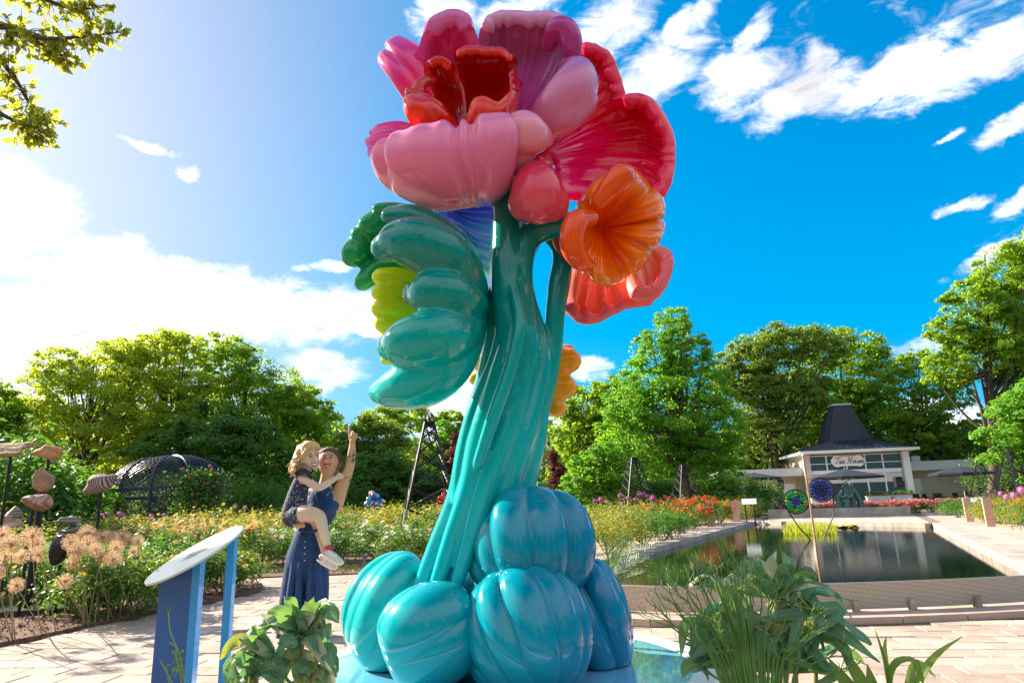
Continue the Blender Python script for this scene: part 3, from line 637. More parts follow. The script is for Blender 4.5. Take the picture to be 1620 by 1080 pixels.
# ---- crimson fans and the drop in front
fan('crimson_petal', [[(845, 240, .25), (860, 236, .25), (872, 240, .25), (880, 248, .25)], [(878, 150, .35), (908, 140, .38), (930, 165, .37), (940, 205, .35)], [(898, 100, .35), (936, 106, .38), (956, 140, .37), (968, 195, .35)], [(910, 76, .28), (950, 86, .28), (968, 120, .28), (984, 185, .3)], [(926, 72, .18), (960, 94, .18), (975, 128, .2), (992, 188, .25)]], p_crim, T=.06, flutes=6, amp=.055, rim=.07, scal=.02, seed=11)
fan('crimson_petal', [[(850, 255, .05), (860, 248, .08), (868, 246, .08), (874, 252, .08), (880, 270, .05), (884, 320, .05)], [(900, 205, .25), (925, 200, .34), (945, 215, .36), (952, 240, .36), (942, 268, .28), (925, 318, .12)], [(948, 172, .25), (985, 172, .34), (1010, 200, .36), (1016, 238, .34), (1002, 274, .22), (966, 345, .05)], [(980, 160, .12), (1018, 166, .15), (1045, 205, .12), (1052, 248, .1), (1044, 290, .03), (1008, 345, -.05)], [(986, 158, -.02), (1024, 163, -.04), (1054, 208, -.08), (1058, 252, -.08), (1048, 297, -.12), (1012, 346, -.1)]], p_crim, T=.06, flutes=9, amp=.055, rim=.08, rimw=.10, scal=.015, irregular=.6, seed=12)
bundle('crimson_drop', [[(850, 268, 16, -.15), (850, 292, 36, -.32), (850, 314, 40, -.36), (852, 320, 34, -.34)], [(848, 290, 30, -.3), (832, 322, 28, -.32)], [(852, 290, 30, -.3), (872, 322, 28, -.32)]], paint('paint_drop', [(0, srgb(238, 80, 95)), (1, srgb(222, 14, 66))], axis='Z', lo=float(D(850, 350, -.3)[2]), hi=float(D(850, 260, -.3)[2])), .016, 8)
# ---- orange trumpet facing the camera
def trumpet(name, c, outline, m, pleats=17, lobes=8, deep=.08, amp=.045, rimdy=-.42, T=.07):
    nu = pleats * 9; O = np.array(outline, float); k = len(O); Q = np.vstack([O[-1], O, O[:2]]); out = []
    for s in np.linspace(0, k, nu, endpoint=False):
        i = int(s); t = s - i; p0, p1, p2, p3 = Q[i], Q[i + 1], Q[i + 2], Q[(i + 3) % len(Q)]
        out.append(0.5 * (2 * p1 + (p2 - p0) * t + (2 * p0 - 5 * p1 + 4 * p2 - p3) * t * t + (3 * p1 - p0 - 3 * p2 + p3) * t ** 3))
    O = np.array(out); u = np.arange(nu) / nu
    ph = np.abs(np.sin(np.pi * pleats * (u + .012 * np.sin(2 * np.pi * 5 * u)))) ** .8
    lob = np.abs(np.sin(np.pi * lobes * (u + .02 * np.sin(2 * np.pi * 2 * u)))) ** .5
    prof = [(0.0, deep), (.08, deep * .9), (.2, .03), (.45, -.05), (.7, -.11), (.9, -.11), (1.0, -.04), (1.02, .05), (.95, .13), (.7, .16), (.4, .22), (.12, .34), (.03, .42)]
    prof = spl(prof, 60); V = []; UV = []
    for (r, d) in prof:
        rr = max(r, .012)
        w = min(1, rr / .5)
        rad = rr * (1 - .07 * (1 - lob) * w)
        P = np.array([D(c[0] + (O[j][0] - c[0]) * rad[j], c[1] + (O[j][1] - c[1]) * rad[j], rimdy + .3 + d - amp * w * ph[j] - .09 * w * lob[j] + .10 * w * math.sin(2 * math.pi * 3 * u[j])) for j in range(nu)])
        V.append(P); UV += [(uu, min(1, rr)) for uu in u]
    n = len(prof); F = [(i * nu + j, i * nu + (j + 1) % nu, (i + 1) * nu + (j + 1) % nu, (i + 1) * nu + j) for i in range(n - 1) for j in range(nu)]
    F.append(tuple(reversed(range(nu)))); F.append(tuple(range((n - 1) * nu, n * nu)))
    mb = MB(); mb.add(np.vstack(V), F, UV); o = mb.build(name, m, sculpt, smooth=True)
    bm = bmesh.new(); bm.from_mesh(o.data); bmesh.ops.recalc_face_normals(bm, faces=bm.faces); bm.to_mesh(o.data); bm.free(); return o
trumpet('orange_petal', (951, 362), [(1053, 346), (1046, 310), (1022, 284), (990, 262), (958, 274), (930, 298), (906, 334), (897, 372), (906, 410), (930, 440), (958, 452), (984, 448), (1004, 432), (1030, 402), (1046, 376)], p_oran)
bundle('orange_petal', [[(935, 345, 12, -.45), (912, 352, 18, -.52), (905, 385, 18, -.52), (918, 412, 15, -.45), (935, 420, 9, -.38)], [(965, 300, 14, -.42), (985, 278, 20, -.5), (968, 296, 18, -.5), (948, 318, 14, -.45)]], p_oran, .012)
bundle('orange_petal', [[(890, 352, 20, .0), (895, 378, 22, -.05), (905, 400, 18, -.05), (918, 420, 10, .0)]], paint('paint_orange_shaded', [(0, srgb(215, 70, 10)), (1, srgb(170, 40, 10))], axis='Z', lo=0, hi=5), .014)  # outside of the trumpet, its underside shade put into a browner orange
# ---- coral, gold and blue petals behind
fan('coral_petal', [[(925, 400, .3), (945, 400, .35), (970, 400, .35), (1000, 395, .3), (1018, 370, .3)], [(906, 430, .3), (930, 450, .37), (970, 445, .37), (1015, 435, .33), (1038, 385, .3)], [(894, 470, .25), (925, 492, .30), (980, 474, .30), (1030, 462, .27), (1056, 405, .25)], [(893, 488, .15), (932, 510, .12), (985, 486, .1), (1028, 474, .1), (1062, 424, .12)]], p_coral, T=.05, flutes=6, amp=.10, rim=.06, scal=.05, irregular=.6, seed=13)
fan('coral_petal', [[(985, 390, .1), (1005, 385, .12), (1020, 375, .1)], [(990, 430, .08), (1025, 425, .12), (1042, 385, .1)], [(995, 462, .02), (1035, 452, .04), (1060, 395, .05)], [(1000, 472, -.05), (1042, 455, -.05), (1060, 408, 0)]], p_coral, T=.06, flutes=3, amp=.05, rim=.07, seed=14)
bundle('gold_petal', [[(815, 590, 20, .55), (770, 575, 18, .5), (752, 575, 9, .45)], [(815, 600, 20, .55), (772, 598, 20, .5), (750, 600, 10, .45)], [(815, 610, 20, .55), (780, 618, 16, .5), (757, 620, 9, .45)], [(825, 590, 24, .5), (874, 576, 33, .42), (900, 570, 22, .38)], [(825, 605, 24, .5), (870, 612, 31, .42), (894, 612, 21, .38)], [(825, 615, 20, .5), (860, 634, 25, .45), (880, 644, 18, .4)], [(830, 580, 20, .5), (872, 560, 16, .45), (900, 554, 11, .42)]], p_gold, .016, 4)
fan('blue_petal', [[(805, 318, .45), (805, 360, .45), (800, 405, .45), (795, 445, .45)], [(750, 320, .45), (752, 352, .52), (757, 395, .52), (772, 440, .48)], [(705, 321, .42), (716, 338, .50), (732, 378, .50), (757, 430, .46)], [(670, 322, .36), (690, 333, .40), (712, 368, .40), (746, 422, .40)]], p_blue, T=.05, flutes=9, amp=.07, rim=.05, scal=.04, seed=15)
# ---- teal flower on the left with its yellow cup
bundle('teal_petal', [
    [(618, 342, 15, -.26), (656, 345, 20, -.32), (700, 372, 24, -.30), (738, 414, 22, -.16), (763, 466, 10, .0)],
    [(610, 392, 22, -.42), (632, 384, 33, -.46), (668, 388, 40, -.50), (708, 414, 42, -.42), (744, 452, 28, -.22), (765, 478, 9, .0)],
    [(660, 466, 22, -.44), (684, 466, 38, -.50), (715, 474, 40, -.46), (745, 481, 28, -.26), (766, 483, 9, .0)],
    [(620, 548, 22, -.44), (645, 544, 38, -.52), (685, 538, 46, -.54), (722, 522, 38, -.36), (750, 502, 22, -.16), (766, 487, 8, .0)],
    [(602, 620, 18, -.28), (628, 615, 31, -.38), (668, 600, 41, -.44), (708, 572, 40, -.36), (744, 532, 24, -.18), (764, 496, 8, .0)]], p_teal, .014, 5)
bundle('green_petal', [[(560, 402, 22, .10), (585, 380, 26, .20), (640, 372, 26, .25), (700, 400, 24, .2)], [(574, 446, 15, .12), (600, 425, 20, .2), (650, 410, 20, .25)], [(584, 356, 18, .02), (618, 340, 20, .02), (665, 352, 20, .05), (720, 400, 18, .05)], [(572, 372, 18, .08), (600, 360, 20, .15), (650, 360, 20, .2)], [(598, 330, 9, -.1), (625, 330, 10, -.12), (660, 338, 12, -.1)]], p_green, .014, 3)
bundle('yellow_petal', [[(603, 438, 15, -.05), (625, 440, 18, .0), (665, 450, 22, .1)], [(602, 462, 15, -.08), (625, 464, 19, -.02), (665, 470, 22, .1)], [(602, 488, 15, -.08), (625, 490, 20, -.02), (670, 490, 24, .1)], [(606, 512, 14, -.06), (628, 515, 18, .0), (670, 512, 22, .1)], [(614, 532, 12, -.04), (640, 535, 16, .0), (675, 525, 20, .1)], [(612, 568, 10, .0), (640, 560, 16, .05), (680, 530, 20, .1)]], p_yel, .013, 3)
# ---- stem: strands grown into one another
bundle('stem', [
    [(658, 948, 13, -.12), (690, 866, 15, -.06), (724, 782, 17, 0), (741, 700, 18, 0), (771, 600, 19, 0), (787, 520, 19, 0), (791, 440, 18, 0), (793, 380, 17, 0), (797, 300, 17, .05)],
    [(684, 942, 11, -.2), (714, 855, 15, -.16), (746, 770, 20, -.16), (764, 690, 22, -.17), (794, 600, 22, -.18), (814, 520, 18, -.15), (812, 450, 15, -.10), (820, 380, 14, -.06), (824, 300, 14, .0)],
    [(722, 925, 11, -.2), (748, 840, 15, -.2), (776, 750, 22, -.2), (800, 680, 22, -.18), (822, 610, 19, -.15), (836, 540, 17, -.12), (828, 455, 15, -.10), (833, 390, 16, -.1), (858, 362, 20, -.1), (897, 358, 20, -.12)],
    [(760, 890, 14, -.1), (790, 790, 24, -.12), (818, 710, 25, -.12), (842, 640, 20, -.08), (856, 570, 15, -.04), (852, 520, 11, -.02), (836, 470, 12, -.02), (832, 420, 12, -.02), (846, 376, 14, -.04), (880, 352, 14, -.04)],
    [(800, 860, 16, -.04), (824, 770, 22, -.04), (840, 710, 22, -.02), (852, 655, 17, 0), (866, 600, 16, .02), (876, 540, 15, .03), (879, 490, 16, .03), (885, 448, 18, .04), (889, 416, 16, .05), (884, 392, 13, .05), (870, 372, 13, .02)],
    [(708, 930, 20, -.06), (738, 850, 22, -.08), (768, 760, 31, -.10), (785, 690, 37, -.10), (803, 620, 38, -.09), (818, 550, 36, -.08), (808, 470, 31, -.07), (805, 395, 28, -.05), (808, 300, 27, .05)],
    [(715, 910, 22, .1), (755, 800, 32, .1), (785, 700, 38, .1), (812, 610, 38, .1), (830, 530, 32, .1), (812, 450, 22, .08), (810, 380, 22, .08), (815, 300, 22, .15)],
    [(722, 790, 9, -.1), (732, 730, 12, -.12), (752, 650, 13, -.14), (784, 570, 12, -.13), (796, 505, 11, -.1), (772, 488, 10, -.02), (760, 482, 9, .0)],
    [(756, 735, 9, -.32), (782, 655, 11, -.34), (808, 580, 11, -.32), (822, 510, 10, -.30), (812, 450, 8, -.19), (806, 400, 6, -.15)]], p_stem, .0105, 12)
# ---- bulbs of the base
def bulb(cx, cy, rx, ry, dy, pole, n, seed, depth=1.0, fl=.13):
    rr = random.Random(seed); c = D(cx, cy, dy); s = mpp(cx, cy, Y0 + dy)
    w = npo(pole) / np.linalg.norm(pole); a = np.cross(w, (0, 1, 0)); a /= np.linalg.norm(a); b = np.cross(w, a)
    nu, nv = 200, 84; V = []
    edges = np.cumsum([0] + [rr.uniform(.75, 1.3) for _ in range(n)]); edges = edges / edges[-1] * 2 * np.pi
    ph = np.linspace(0, 2 * np.pi, nu, endpoint=False)
    k = np.searchsorted(edges, ph, side='right') - 1; loc = (ph - edges[k]) / (edges[k + 1] - edges[k])
    ridge = np.sin(np.pi * loc) ** .62; hgt = np.array([rr.uniform(.9, 1.06) for _ in range(n)])[k]
    for th in np.linspace(0, np.pi, nv):
        sn = math.sin(th) ** .85
        rad = (1 - fl * (1 - ridge) * min(1, sn * 1.6)) * (1 + (hgt - 1) * ridge * sn)
        dim = 1 - .22 * math.exp(-(th / .4) ** 2) - .1 * math.exp(-((np.pi - th) / .4) ** 2)
        tw = ph + .25 * (th - 1.2)
        V.append((np.outer(np.cos(tw) * sn, a) + np.outer(np.sin(tw) * sn, b)) * rad[:, None] + w * math.cos(th) * dim)
    V = np.vstack(V) * np.array([rx * s, (rx + ry) * .5 * s * depth, ry * s]) + c
    V[:, 2] = np.maximum(V[:, 2], BASE[2] + .001 + .00001 * rr.random())
    F = [(i * nu + j, i * nu + (j + 1) % nu, (i + 1) * nu + (j + 1) % nu, (i + 1) * nu + j) for i in range(nv - 1) for j in range(nu)]
    mb = MB(); mb.add(V, F); o = mb.build('base_bulb', p_base, sculpt, smooth=True)
    bm = bmesh.new(); bm.from_mesh(o.data); bmesh.ops.remove_doubles(bm, verts=bm.verts, dist=.0005); bmesh.ops.recalc_face_normals(bm, faces=bm.faces); bm.to_mesh(o.data); bm.free()
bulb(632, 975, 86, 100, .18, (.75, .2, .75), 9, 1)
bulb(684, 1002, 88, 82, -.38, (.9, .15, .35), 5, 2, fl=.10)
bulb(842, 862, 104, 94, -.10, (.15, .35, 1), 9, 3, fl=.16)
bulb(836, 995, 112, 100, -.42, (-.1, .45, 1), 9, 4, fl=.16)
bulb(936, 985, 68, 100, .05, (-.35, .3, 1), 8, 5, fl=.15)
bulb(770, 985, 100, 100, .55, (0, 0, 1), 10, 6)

# ================================================================== TEA HOUSE
TH_Y = 58.0; TM = mpp(1350, 790, TH_Y); TG = at(1364, 801, TH_Y)
TYAW = R(-9)
TB = (float(TG[0]), float(TG[1]), 0.0)
def WT(x, y, z):   # facade frame: x along the front, y back, z up
    c, s = math.cos(TYAW), math.sin(TYAW); return np.array([TB[0] + x * c - y * s, TB[1] + x * s + y * c, z])
AXT = [(math.cos(TYAW), math.sin(TYAW), 0), (-math.sin(TYAW), math.cos(TYAW), 0), (0, 0, 1)]
def tbox(x0, x1, y0, y1, z0, z1, mb=None):
    mb = mb or MB(); return mb.box(WT((x0 + x1) / 2, (y0 + y1) / 2, (z0 + z1) / 2), (x1 - x0, y1 - y0, z1 - z0), ax=AXT)
M_stucco = mat('beige_stucco', (.40, .35, .26), .85, var=.1, vscale=1.5)
M_fascia = mat('grey_fascia', (.46, .46, .46), .6, var=.1, vscale=.8)
M_roof = mat('dark_blue_metal_roof', (.008, .012, .026), .5, metal=.0, var=.25, vscale=.7)
M_frame = mat('white_frame', (.72, .72, .70), .5)
M_glass = mat('window_glass', (.035, .055, .055), .05, spec=.6)
M_blind = mat('pale_blind', (.42, .52, .50), .7, var=.1)
M_stone = mat('brick_pillar', (.42, .33, .28), .9, col2=(.62, .56, .52), vscale=5)
M_doorw = mat('white_door', (.62, .60, .54), .6)
th = thing('tea_house', 'low pavilion with tall dark pyramid roof, glass front and a Tea House sign', 'building', TB)
HW, ZE = 3.95, 4.5
tbox(-HW, HW, .35, 9, 0, ZE).build('wall', M_stucco, th)
for s in (-1, 1): tbox(s * HW - .25, s * HW + .25, -.25, .3, 0, ZE - .05).build('pillar', M_stone if s < 0 else M_frame, th)
# glazing: panes behind white mullions
cols = [-HW + .3, -2.3, -.7, .8, 2.2, HW - .3]; rowz = [0.25, 2.75, 3.05, 3.6, 4.3]
for i in range(5):
    a, b = cols[i] + .05, cols[i + 1] - .05
    tbox(a, b, .16, .2, .25, 2.0).build('pane', M_glass, th)
    tbox(a, b, .16, .2, 2.0, 2.75).build('blind', M_blind, th)
    tbox(a, b, .10, .2, 2.78, 3.05).build('transom_panel', M_frame, th)
    tbox(a, b, .16, .2, 3.1, 3.62).build('pane', M_glass, th); tbox(a, b, .16, .2, 3.68, 4.3).build('pane', M_glass, th)
for x in cols[1:-1]: tbox(x - .05, x + .05, .08, .26, .1, 4.35).build('mullion', M_frame, th)
for z in (3.07, 3.65, 4.33): tbox(-HW + .26, HW - .26, .07, .25, z - .03, z + .03).build('transom', M_frame, th)
for k in range(8): tbox(-HW + .35, HW - .35, .13, .155, 2.05 + k * .085, 2.085 + k * .085).build('blind_slat', M_white, th)
tbox(-HW, HW, .05, .3, 0, .22).build('sill', M_coping, th)
# eaves, skirt roof and tower roof with standing seams
HE = 4.7
def frustum(name, h0, z0, h1, z1, yc, m, seams, parent, xc=0.0):
    P = [WT(sx * h0 + (xc if name != 'roof' else 0), yc + sy * h0, z0) for sx, sy in ((-1, -1), (1, -1), (1, 1), (-1, 1))] + [WT(sx * h1 + xc, yc + sy * h1, z1) for sx, sy in ((-1, -1), (1, -1), (1, 1), (-1, 1))]
    mb = MB(); mb.add(P, [(0, 3, 2, 1), (4, 5, 6, 7), (0, 1, 5, 4), (1, 2, 6, 5), (2, 3, 7, 6), (3, 0, 4, 7)]); o = mb.build(name, m, parent)
    for side, (a, b) in enumerate(((0, 1), (1, 2), (3, 0))):
        for k in range(seams + 1):
            t = k / seams
            lo = P[a] * (1 - t) + P[b] * t; hi = P[a + 4] * (1 - t) + P[b + 4] * t
            s = MB(); s.tube([lo, hi], .035, 4, caps=False); s.build('roof_seam', m, parent)
    return o
tbox(-HE, HE, -1.35, 9.75, ZE, ZE + .2).build('eave', M_frame, th)
frustum('roof', HE + .12, ZE + .2, 1.82, 5.75, 4.2, M_roof, 16, th, .62)
frustum('tower_roof', 1.86, 5.72, .74, 9.0, 4.2, M_roof, 8, th, .62)
tbox(-.2, 1.44, 4.2 - .82, 4.2 + .82, 9.0, 9.16).build('tower_cap', M_fascia, th)
# wings
tbox(-10.6, -HW - .02, 1.6, 7, 0, 2.75).build('wing_wall', M_stucco, th); tbox(-11.3, -HW - .26, .5, 7.5, 2.75, 3.42).build('wing_fascia', M_fascia, th)
tbox(HW + .02, 11.2, 1.6, 7, 0, 2.85).build('wing_wall', M_stucco, th); tbox(HW + .26, 12.6, .5, 7.5, 2.85, 3.6).build('wing_fascia', M_fascia, th)
for (x0, x1, zt) in ((-9.6, -8.3, 2.1), (-7.6, -6.3, 2.1), (-5.75, -4.75, 2.15), (9.6, 11.0, 2.2), (HW + .5, HW + 1.5, 2.2)):
    d = tbox(x0, x1, 1.52, 1.6, 0, zt).build('door', M_doorw, th)
    h = tbox(x1 - .18, x1 - .12, 1.46, 1.52, 1.0, 1.12).build('handle', M_black, d)
tbox(5.2, 5.9, 2, 2.8, 3.6, 4.1).build('roof_vent', M_fascia, th)
# sign board with script lettering
sg = MB(); n = 40; prof = []
for k in range(n):
    a = 2 * math.pi * k / n; c, s = math.cos(a), math.sin(a)
    prof.append((1.32 * abs(c) ** .45 * (1 if c > 0 else -1) * (1 + .03 * math.cos(8 * a)), .46 * abs(s) ** .6 * (1 if s > 0 else -1) * (1 + .12 * math.cos(6 * a))))
SX, SZ = -.62, 3.82
V = [WT(SX + x, -.06, SZ + z) for x, z in prof] + [WT(SX + x, .02, SZ + z) for x, z in prof]
sg.add(V, [tuple(range(n)), tuple(reversed(range(n, 2 * n)))] + [(i, i + n, (i + 1) % n + n, (i + 1) % n) for i in range(n)])
sign = sg.build('sign', mat('sign_white', (.80, .77, .72), .5), th)
ST = {  # strokes of each letter in a unit box, x advance last
    'T': ([[(0, .85), (.25, 1.0), (.6, .92), (1, 1.02)], [(.62, .95), (.5, .45), (.32, .05), (.1, .05)]], .82),
    'e': ([[(0, .1), (.35, .25), (.45, .42), (.28, .5), (.12, .3), (.2, .06), (.45, .05), (.62, .18)]], .55),
    'a': ([[(.5, .42), (.28, .5), (.08, .28), (.18, .03), (.42, .2), (.52, .46), (.46, .12), (.66, .1)]], .62),
    'H': ([[(.1, .9), (.3, 1.0), (.28, .6), (.1, .05), (0, .1)], [(.95, 1.0), (.75, .6), (.6, .05), (.8, .05)], [(.1, .5), (.5, .55), (.8, .5)]], 1.0),
    'o': ([[(.3, .48), (.08, .3), (.15, .04), (.4, .1), (.46, .38), (.3, .48), (.62, .4)]], .58),
    'u': ([[(.05, .45), (.08, .12), (.25, .04), (.5, .3), (.56, .46), (.52, .1), (.72, .12)]], .68),
    's': ([[(0, .1), (.3, .5), (.38, .25), (.3, .04), (.08, .05)]], .46), ' ': ([], .5)}
lt = MB(); x = SX - 1.02
for ch in 'Tea House':
    for st_ in ST[ch][0]:
        P = spl(st_, 14) * np.array([.40, .52]) + np.array([x, SZ - .22]); P[:, 0] += (P[:, 1] - SZ) * .25
        lt.tube([WT(a, -.075, b) for a, b in P], .026, 5)
    x += ST[ch][1] * .40
lt.build('lettering', mat('sign_blue', (.02, .06, .30), .5), sign)
# terrace in front of the house
terr = struct(MB().poly([tuple(WT(-14, -9, 0)[:2]), tuple(WT(16, -9, 0)[:2]), tuple(WT(16, 2, 0)[:2]), tuple(WT(-14, 2, 0)[:2])], -.1, .008).build('terrace', M_slab))

# ================================================================== TREES
def leafmat(name, c, tr, tc, isl=.35): return mat(name, c, .55, island=isl, trans=tr, tcol=tc, var=.28, vscale=.35, spec=.3)
L_yel = leafmat('leaf_yellow_green', (.17, .235, .02), .56, (.72, .82, .05))
L_mid = leafmat('leaf_mid_green', (.10, .195, .02), .55, (.52, .72, .035))
L_bright = leafmat('leaf_bright_green', (.10, .235, .02), .5, (.34, .66, .03))
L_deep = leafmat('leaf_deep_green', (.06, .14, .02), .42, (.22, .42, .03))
L_olive = leafmat('leaf_olive', (.115, .18, .03), .47, (.42, .56, .05))
L_maroon = leafmat('leaf_maroon', (.10, .025, .02), .35, (.26, .05, .03))
M_bark = mat('bark', (.085, .062, .045), .95, var=.4, vscale=6, bump=.8, bscale=18)
M_bark2 = mat('bark_warm', (.20, .12, .075), .95, var=.35, vscale=6, bump=.8, bscale=18)
def crown_pts(blobs, Y, n, rng, clump=.16, flat=.6, shell=.5):
    """leaf positions in clumps spread through the blobs; returns points, normals and clump centres"""
    cs, rs = [], []
    for b in blobs:
        px, py, rx, ry = b[:4]; dy = b[4] if len(b) > 4 else 0
        s = mpp(px, py, Y + dy); cs.append(at(px, py, Y + dy)); rs.append(np.array([rx * s, (rx * .8 + ry * .2) * s, ry * s]))
    area = np.array([r[0] * r[2] for r in rs]); area /= area.sum()
    P, N, CC = [], [], []
    for c, r, a in zip(cs, rs, area):
        nl = int(n * a); R_ = float(np.mean(r)); cr = max(.26, clump * R_ * .85); nc = max(9, int(2.6 * (R_ / cr) ** 2 * .6))
        d = rng.normal(0, 1, (nc, 3)); d /= np.linalg.norm(d, axis=1)[:, None]; d[:, 2] = np.where(d[:, 2] < -.75, -d[:, 2] * .5, d[:, 2])
        rad = rng.uniform(shell, 1.08, nc) ** .6
        cc = c + d * rad[:, None] * r; CC.append(np.c_[cc])
        big = rng.uniform(.55, 1.5, nc)
        k = rng.choice(nc, nl, p=big ** 2 / (big ** 2).sum()); e = rng.normal(0, 1, (nl, 3)); e /= np.linalg.norm(e, axis=1)[:, None]
        er = rng.uniform(.1, 1, nl) ** .7 * big[k]
        p = cc[k] + e * (er * cr)[:, None] * np.array([1.25, 1.25, flat]); p[:, 2] -= .18 * cr * (e[:, 0] ** 2 + e[:, 1] ** 2) * er
        nf = nl // 5; g = rng.normal(0, 1, (nf, 3)); g /= np.linalg.norm(g, axis=1)[:, None]; p[:nf] = c + g * (rng.uniform(0, 1, nf) ** .45)[:, None] * r * 1.03
        P.append(p); N.append(e * .6 + d[k] * .4 + np.array([0, 0, .6]))
    return np.vstack(P), np.vstack(N), np.vstack(CC), cs
def tree(name, label, base, Y, blobs, n, size, m, bark=M_bark, tr=.22, seed=0, group='trees round the garden', clump=.16, limbs=26, flat=.6, cat='tree', lean=0, shell=.5, maxspray=True):
    rng = np.random.default_rng(seed + 100); x0, y0 = base
    o = thing(name, label, cat, (x0, y0, 0.0), 0, group)
    n = int(n * 1.45); size = size * .84
    P, N, CC, cs = crown_pts(blobs, Y, n, rng, clump, flat, shell)
    V, F = leaves_np(P, N, size, .6, .45, rng)
    link('crown', np_mesh('crown', V - np.array([x0, y0, 0]), F, m), o)
    top = np.mean(cs, axis=0); hi = max(c[2] for c in cs)
    mb = MB(); tp = np.array([top[0], top[1], hi]); b0 = np.array([x0, y0, -.1])
    fork = b0 + (tp - b0) * .42; mid = b0 + (tp - b0) * .2 + rng.normal(0, .06 * tr / .22, 3)
    mb.tube([b0, b0 + (0, 0, .3), mid, fork, b0 + (tp - b0) * .75, tp], [tr * 1.35, tr * 1.05, tr * .9, tr * .72, tr * .4, tr * .12], 9, 5)
    mb.build('trunk', bark, o, smooth=True)
    lb = MB()
    for k in rng.permutation(len(CC))[:limbs]:
        t = rng.uniform(.18, .6); s = b0 + (tp - b0) * t; e = CC[k]; q = s * .5 + e * .5 + np.array([0, 0, -.06 * np.linalg.norm(e - s)]) + rng.normal(0, .15, 3)
        lb.tube([s, q, e], [tr * .42, tr * .22, tr * .06], 5, 4, caps=False)
    if lb.V: lb.build('limbs', bark, o, smooth=True)
    return o
def base(px, Y): p = at(px, 800, Y); return (float(p[0]), float(p[1]))
# left group, back-lit
tree('broadleaf_tree', 'sunlit yellow green tree with open branches behind the stone sculptures', base(130, 38), 38, [(125, 640, 75, 60), (95, 590, 50, 40), (160, 585, 55, 42), (60, 660, 40, 50), (150, 700, 90, 60), (215, 640, 60, 70), (190, 560, 40, 25)], 19000, .24, L_yel, seed=1, clump=.22, limbs=40)
tree('broadleaf_tree', 'tallest yellow green tree above the lattice arbor', base(262, 40), 40, [(250, 570, 60, 45), (215, 555, 45, 28), (285, 560, 45, 38), (240, 640, 75, 60), (300, 640, 60, 60), (265, 540, 28, 20), (250, 710, 90, 60)], 21000, .23, L_yel, seed=2, clump=.2, limbs=40)
tree('broadleaf_tree', 'broad green tree behind the right end of the lattice arbor', base(380, 42), 42, [(345, 555, 45, 30), (375, 575, 50, 38), (360, 640, 80, 65), (420, 620, 60, 55), (445, 650, 50, 50), (330, 720, 80, 70), (420, 720, 70, 70)], 27000, .23, L_mid, seed=3, clump=.19, limbs=34)
tree('dark_tree', 'dark shaded tree right behind the arbor roof', base(330, 36), 36, [(330, 700, 80, 60), (260, 730, 60, 50), (400, 720, 60, 60), (370, 780, 90, 50)], 22000, .24, L_deep, seed=4, clump=.24)
tree('broadleaf_tree', 'pale green tree behind the pointing woman', base(490, 44), 44, [(480, 650, 45, 40), (500, 690, 55, 50), (460, 700, 50, 60), (520, 740, 60, 50), (455, 770, 50, 40)], 20000, .24, L_mid, seed=5, clump=.2)
tree('broadleaf_tree', 'rounded olive green tree left of the tall lattice tower', base(580, 42), 42, [(590, 690, 50, 35), (620, 720, 55, 50), (560, 720, 45, 45), (600, 770, 70, 40)], 18000, .22, L_olive, seed=6, clump=.24)
tree('dark_tree', 'dark low tree behind the tall lattice tower', base(640, 38), 38, [(560, 765, 60, 45), (640, 770, 60, 45), (600, 745, 50, 30), (690, 780, 40, 40)], 16000, .22, L_deep, seed=7, clump=.25)
tree('broadleaf_tree', 'far feathery tree seen over the tall lattice tower', base(712, 52), 52, [(705, 670, 30, 22), (722, 700, 35, 30), (645, 665, 40, 22), (600, 668, 40, 22), (690, 730, 40, 40)], 15000, .26, L_mid, seed=8, clump=.24)
tree('slender_tree', 'slim bright green tree beside the blue stem', base(700, 40), 40, [(700, 720, 11, 50), (698, 770, 14, 50)], 4500, .2, L_bright, seed=9, clump=.4, limbs=6, tr=.1)
tree('maroon_tree', 'dark maroon tree between the lattice tower and the stem', base(725, 39), 39, [(722, 730, 16, 45), (728, 775, 20, 45)], 6000, .2, L_maroon, seed=10, clump=.35, limbs=6, tr=.12)
tree('broadleaf_tree', 'half seen green tree at the left edge of the garden', base(-20, 34), 34, [(-10, 640, 45, 40), (-50, 680, 60, 80), (10, 690, 40, 50), (-20, 740, 70, 60)], 20000, .22, L_mid, seed=11, clump=.24)
tree('broadleaf_tree', 'low leafy tree behind the poles of the stone sculptures', base(60, 24), 24, [(40, 770, 60, 40), (110, 780, 60, 35), (150, 790, 40, 30), (20, 740, 40, 30)], 16000, .15, L_bright, seed=12, clump=.25, tr=.12)
# right group
tree('maple_tree', 'big bright green maple with bare trunk beside the pool walkway', base(1088, 40), 40, [(1064, 512, 32, 28), (1040, 555, 45, 35), (1085, 555, 45, 38), (1025, 605, 58, 42), (1095, 605, 55, 45), (1060, 650, 95, 48), (1110, 670, 68, 48), (1105, 715, 70, 40), (1015, 690, 75, 50), (1125, 735, 55, 32), (1030, 735, 60, 30), (992, 640, 40, 40)], 46000, .20, L_bright, M_bark2, tr=.36, seed=13, clump=.2, limbs=50, shell=.4)
tree('broadleaf_tree', 'dark tree with loose crown left of the big maple', base(935, 46), 46, [(930, 640, 42, 35), (915, 690, 45, 50), (950, 700, 50, 60), (905, 740, 40, 40), (960, 620, 30, 25)], 18000, .25, L_mid, seed=14, clump=.22)
tree('rounded_shrub_tree', 'rounded yellow green bush tree under the big maple', base(945, 33), 33, [(945, 745, 48, 38), (920, 775, 40, 32), (985, 770, 40, 30), (960, 720, 28, 22)], 14000, .16, L_bright, seed=15, clump=.26, tr=.14)
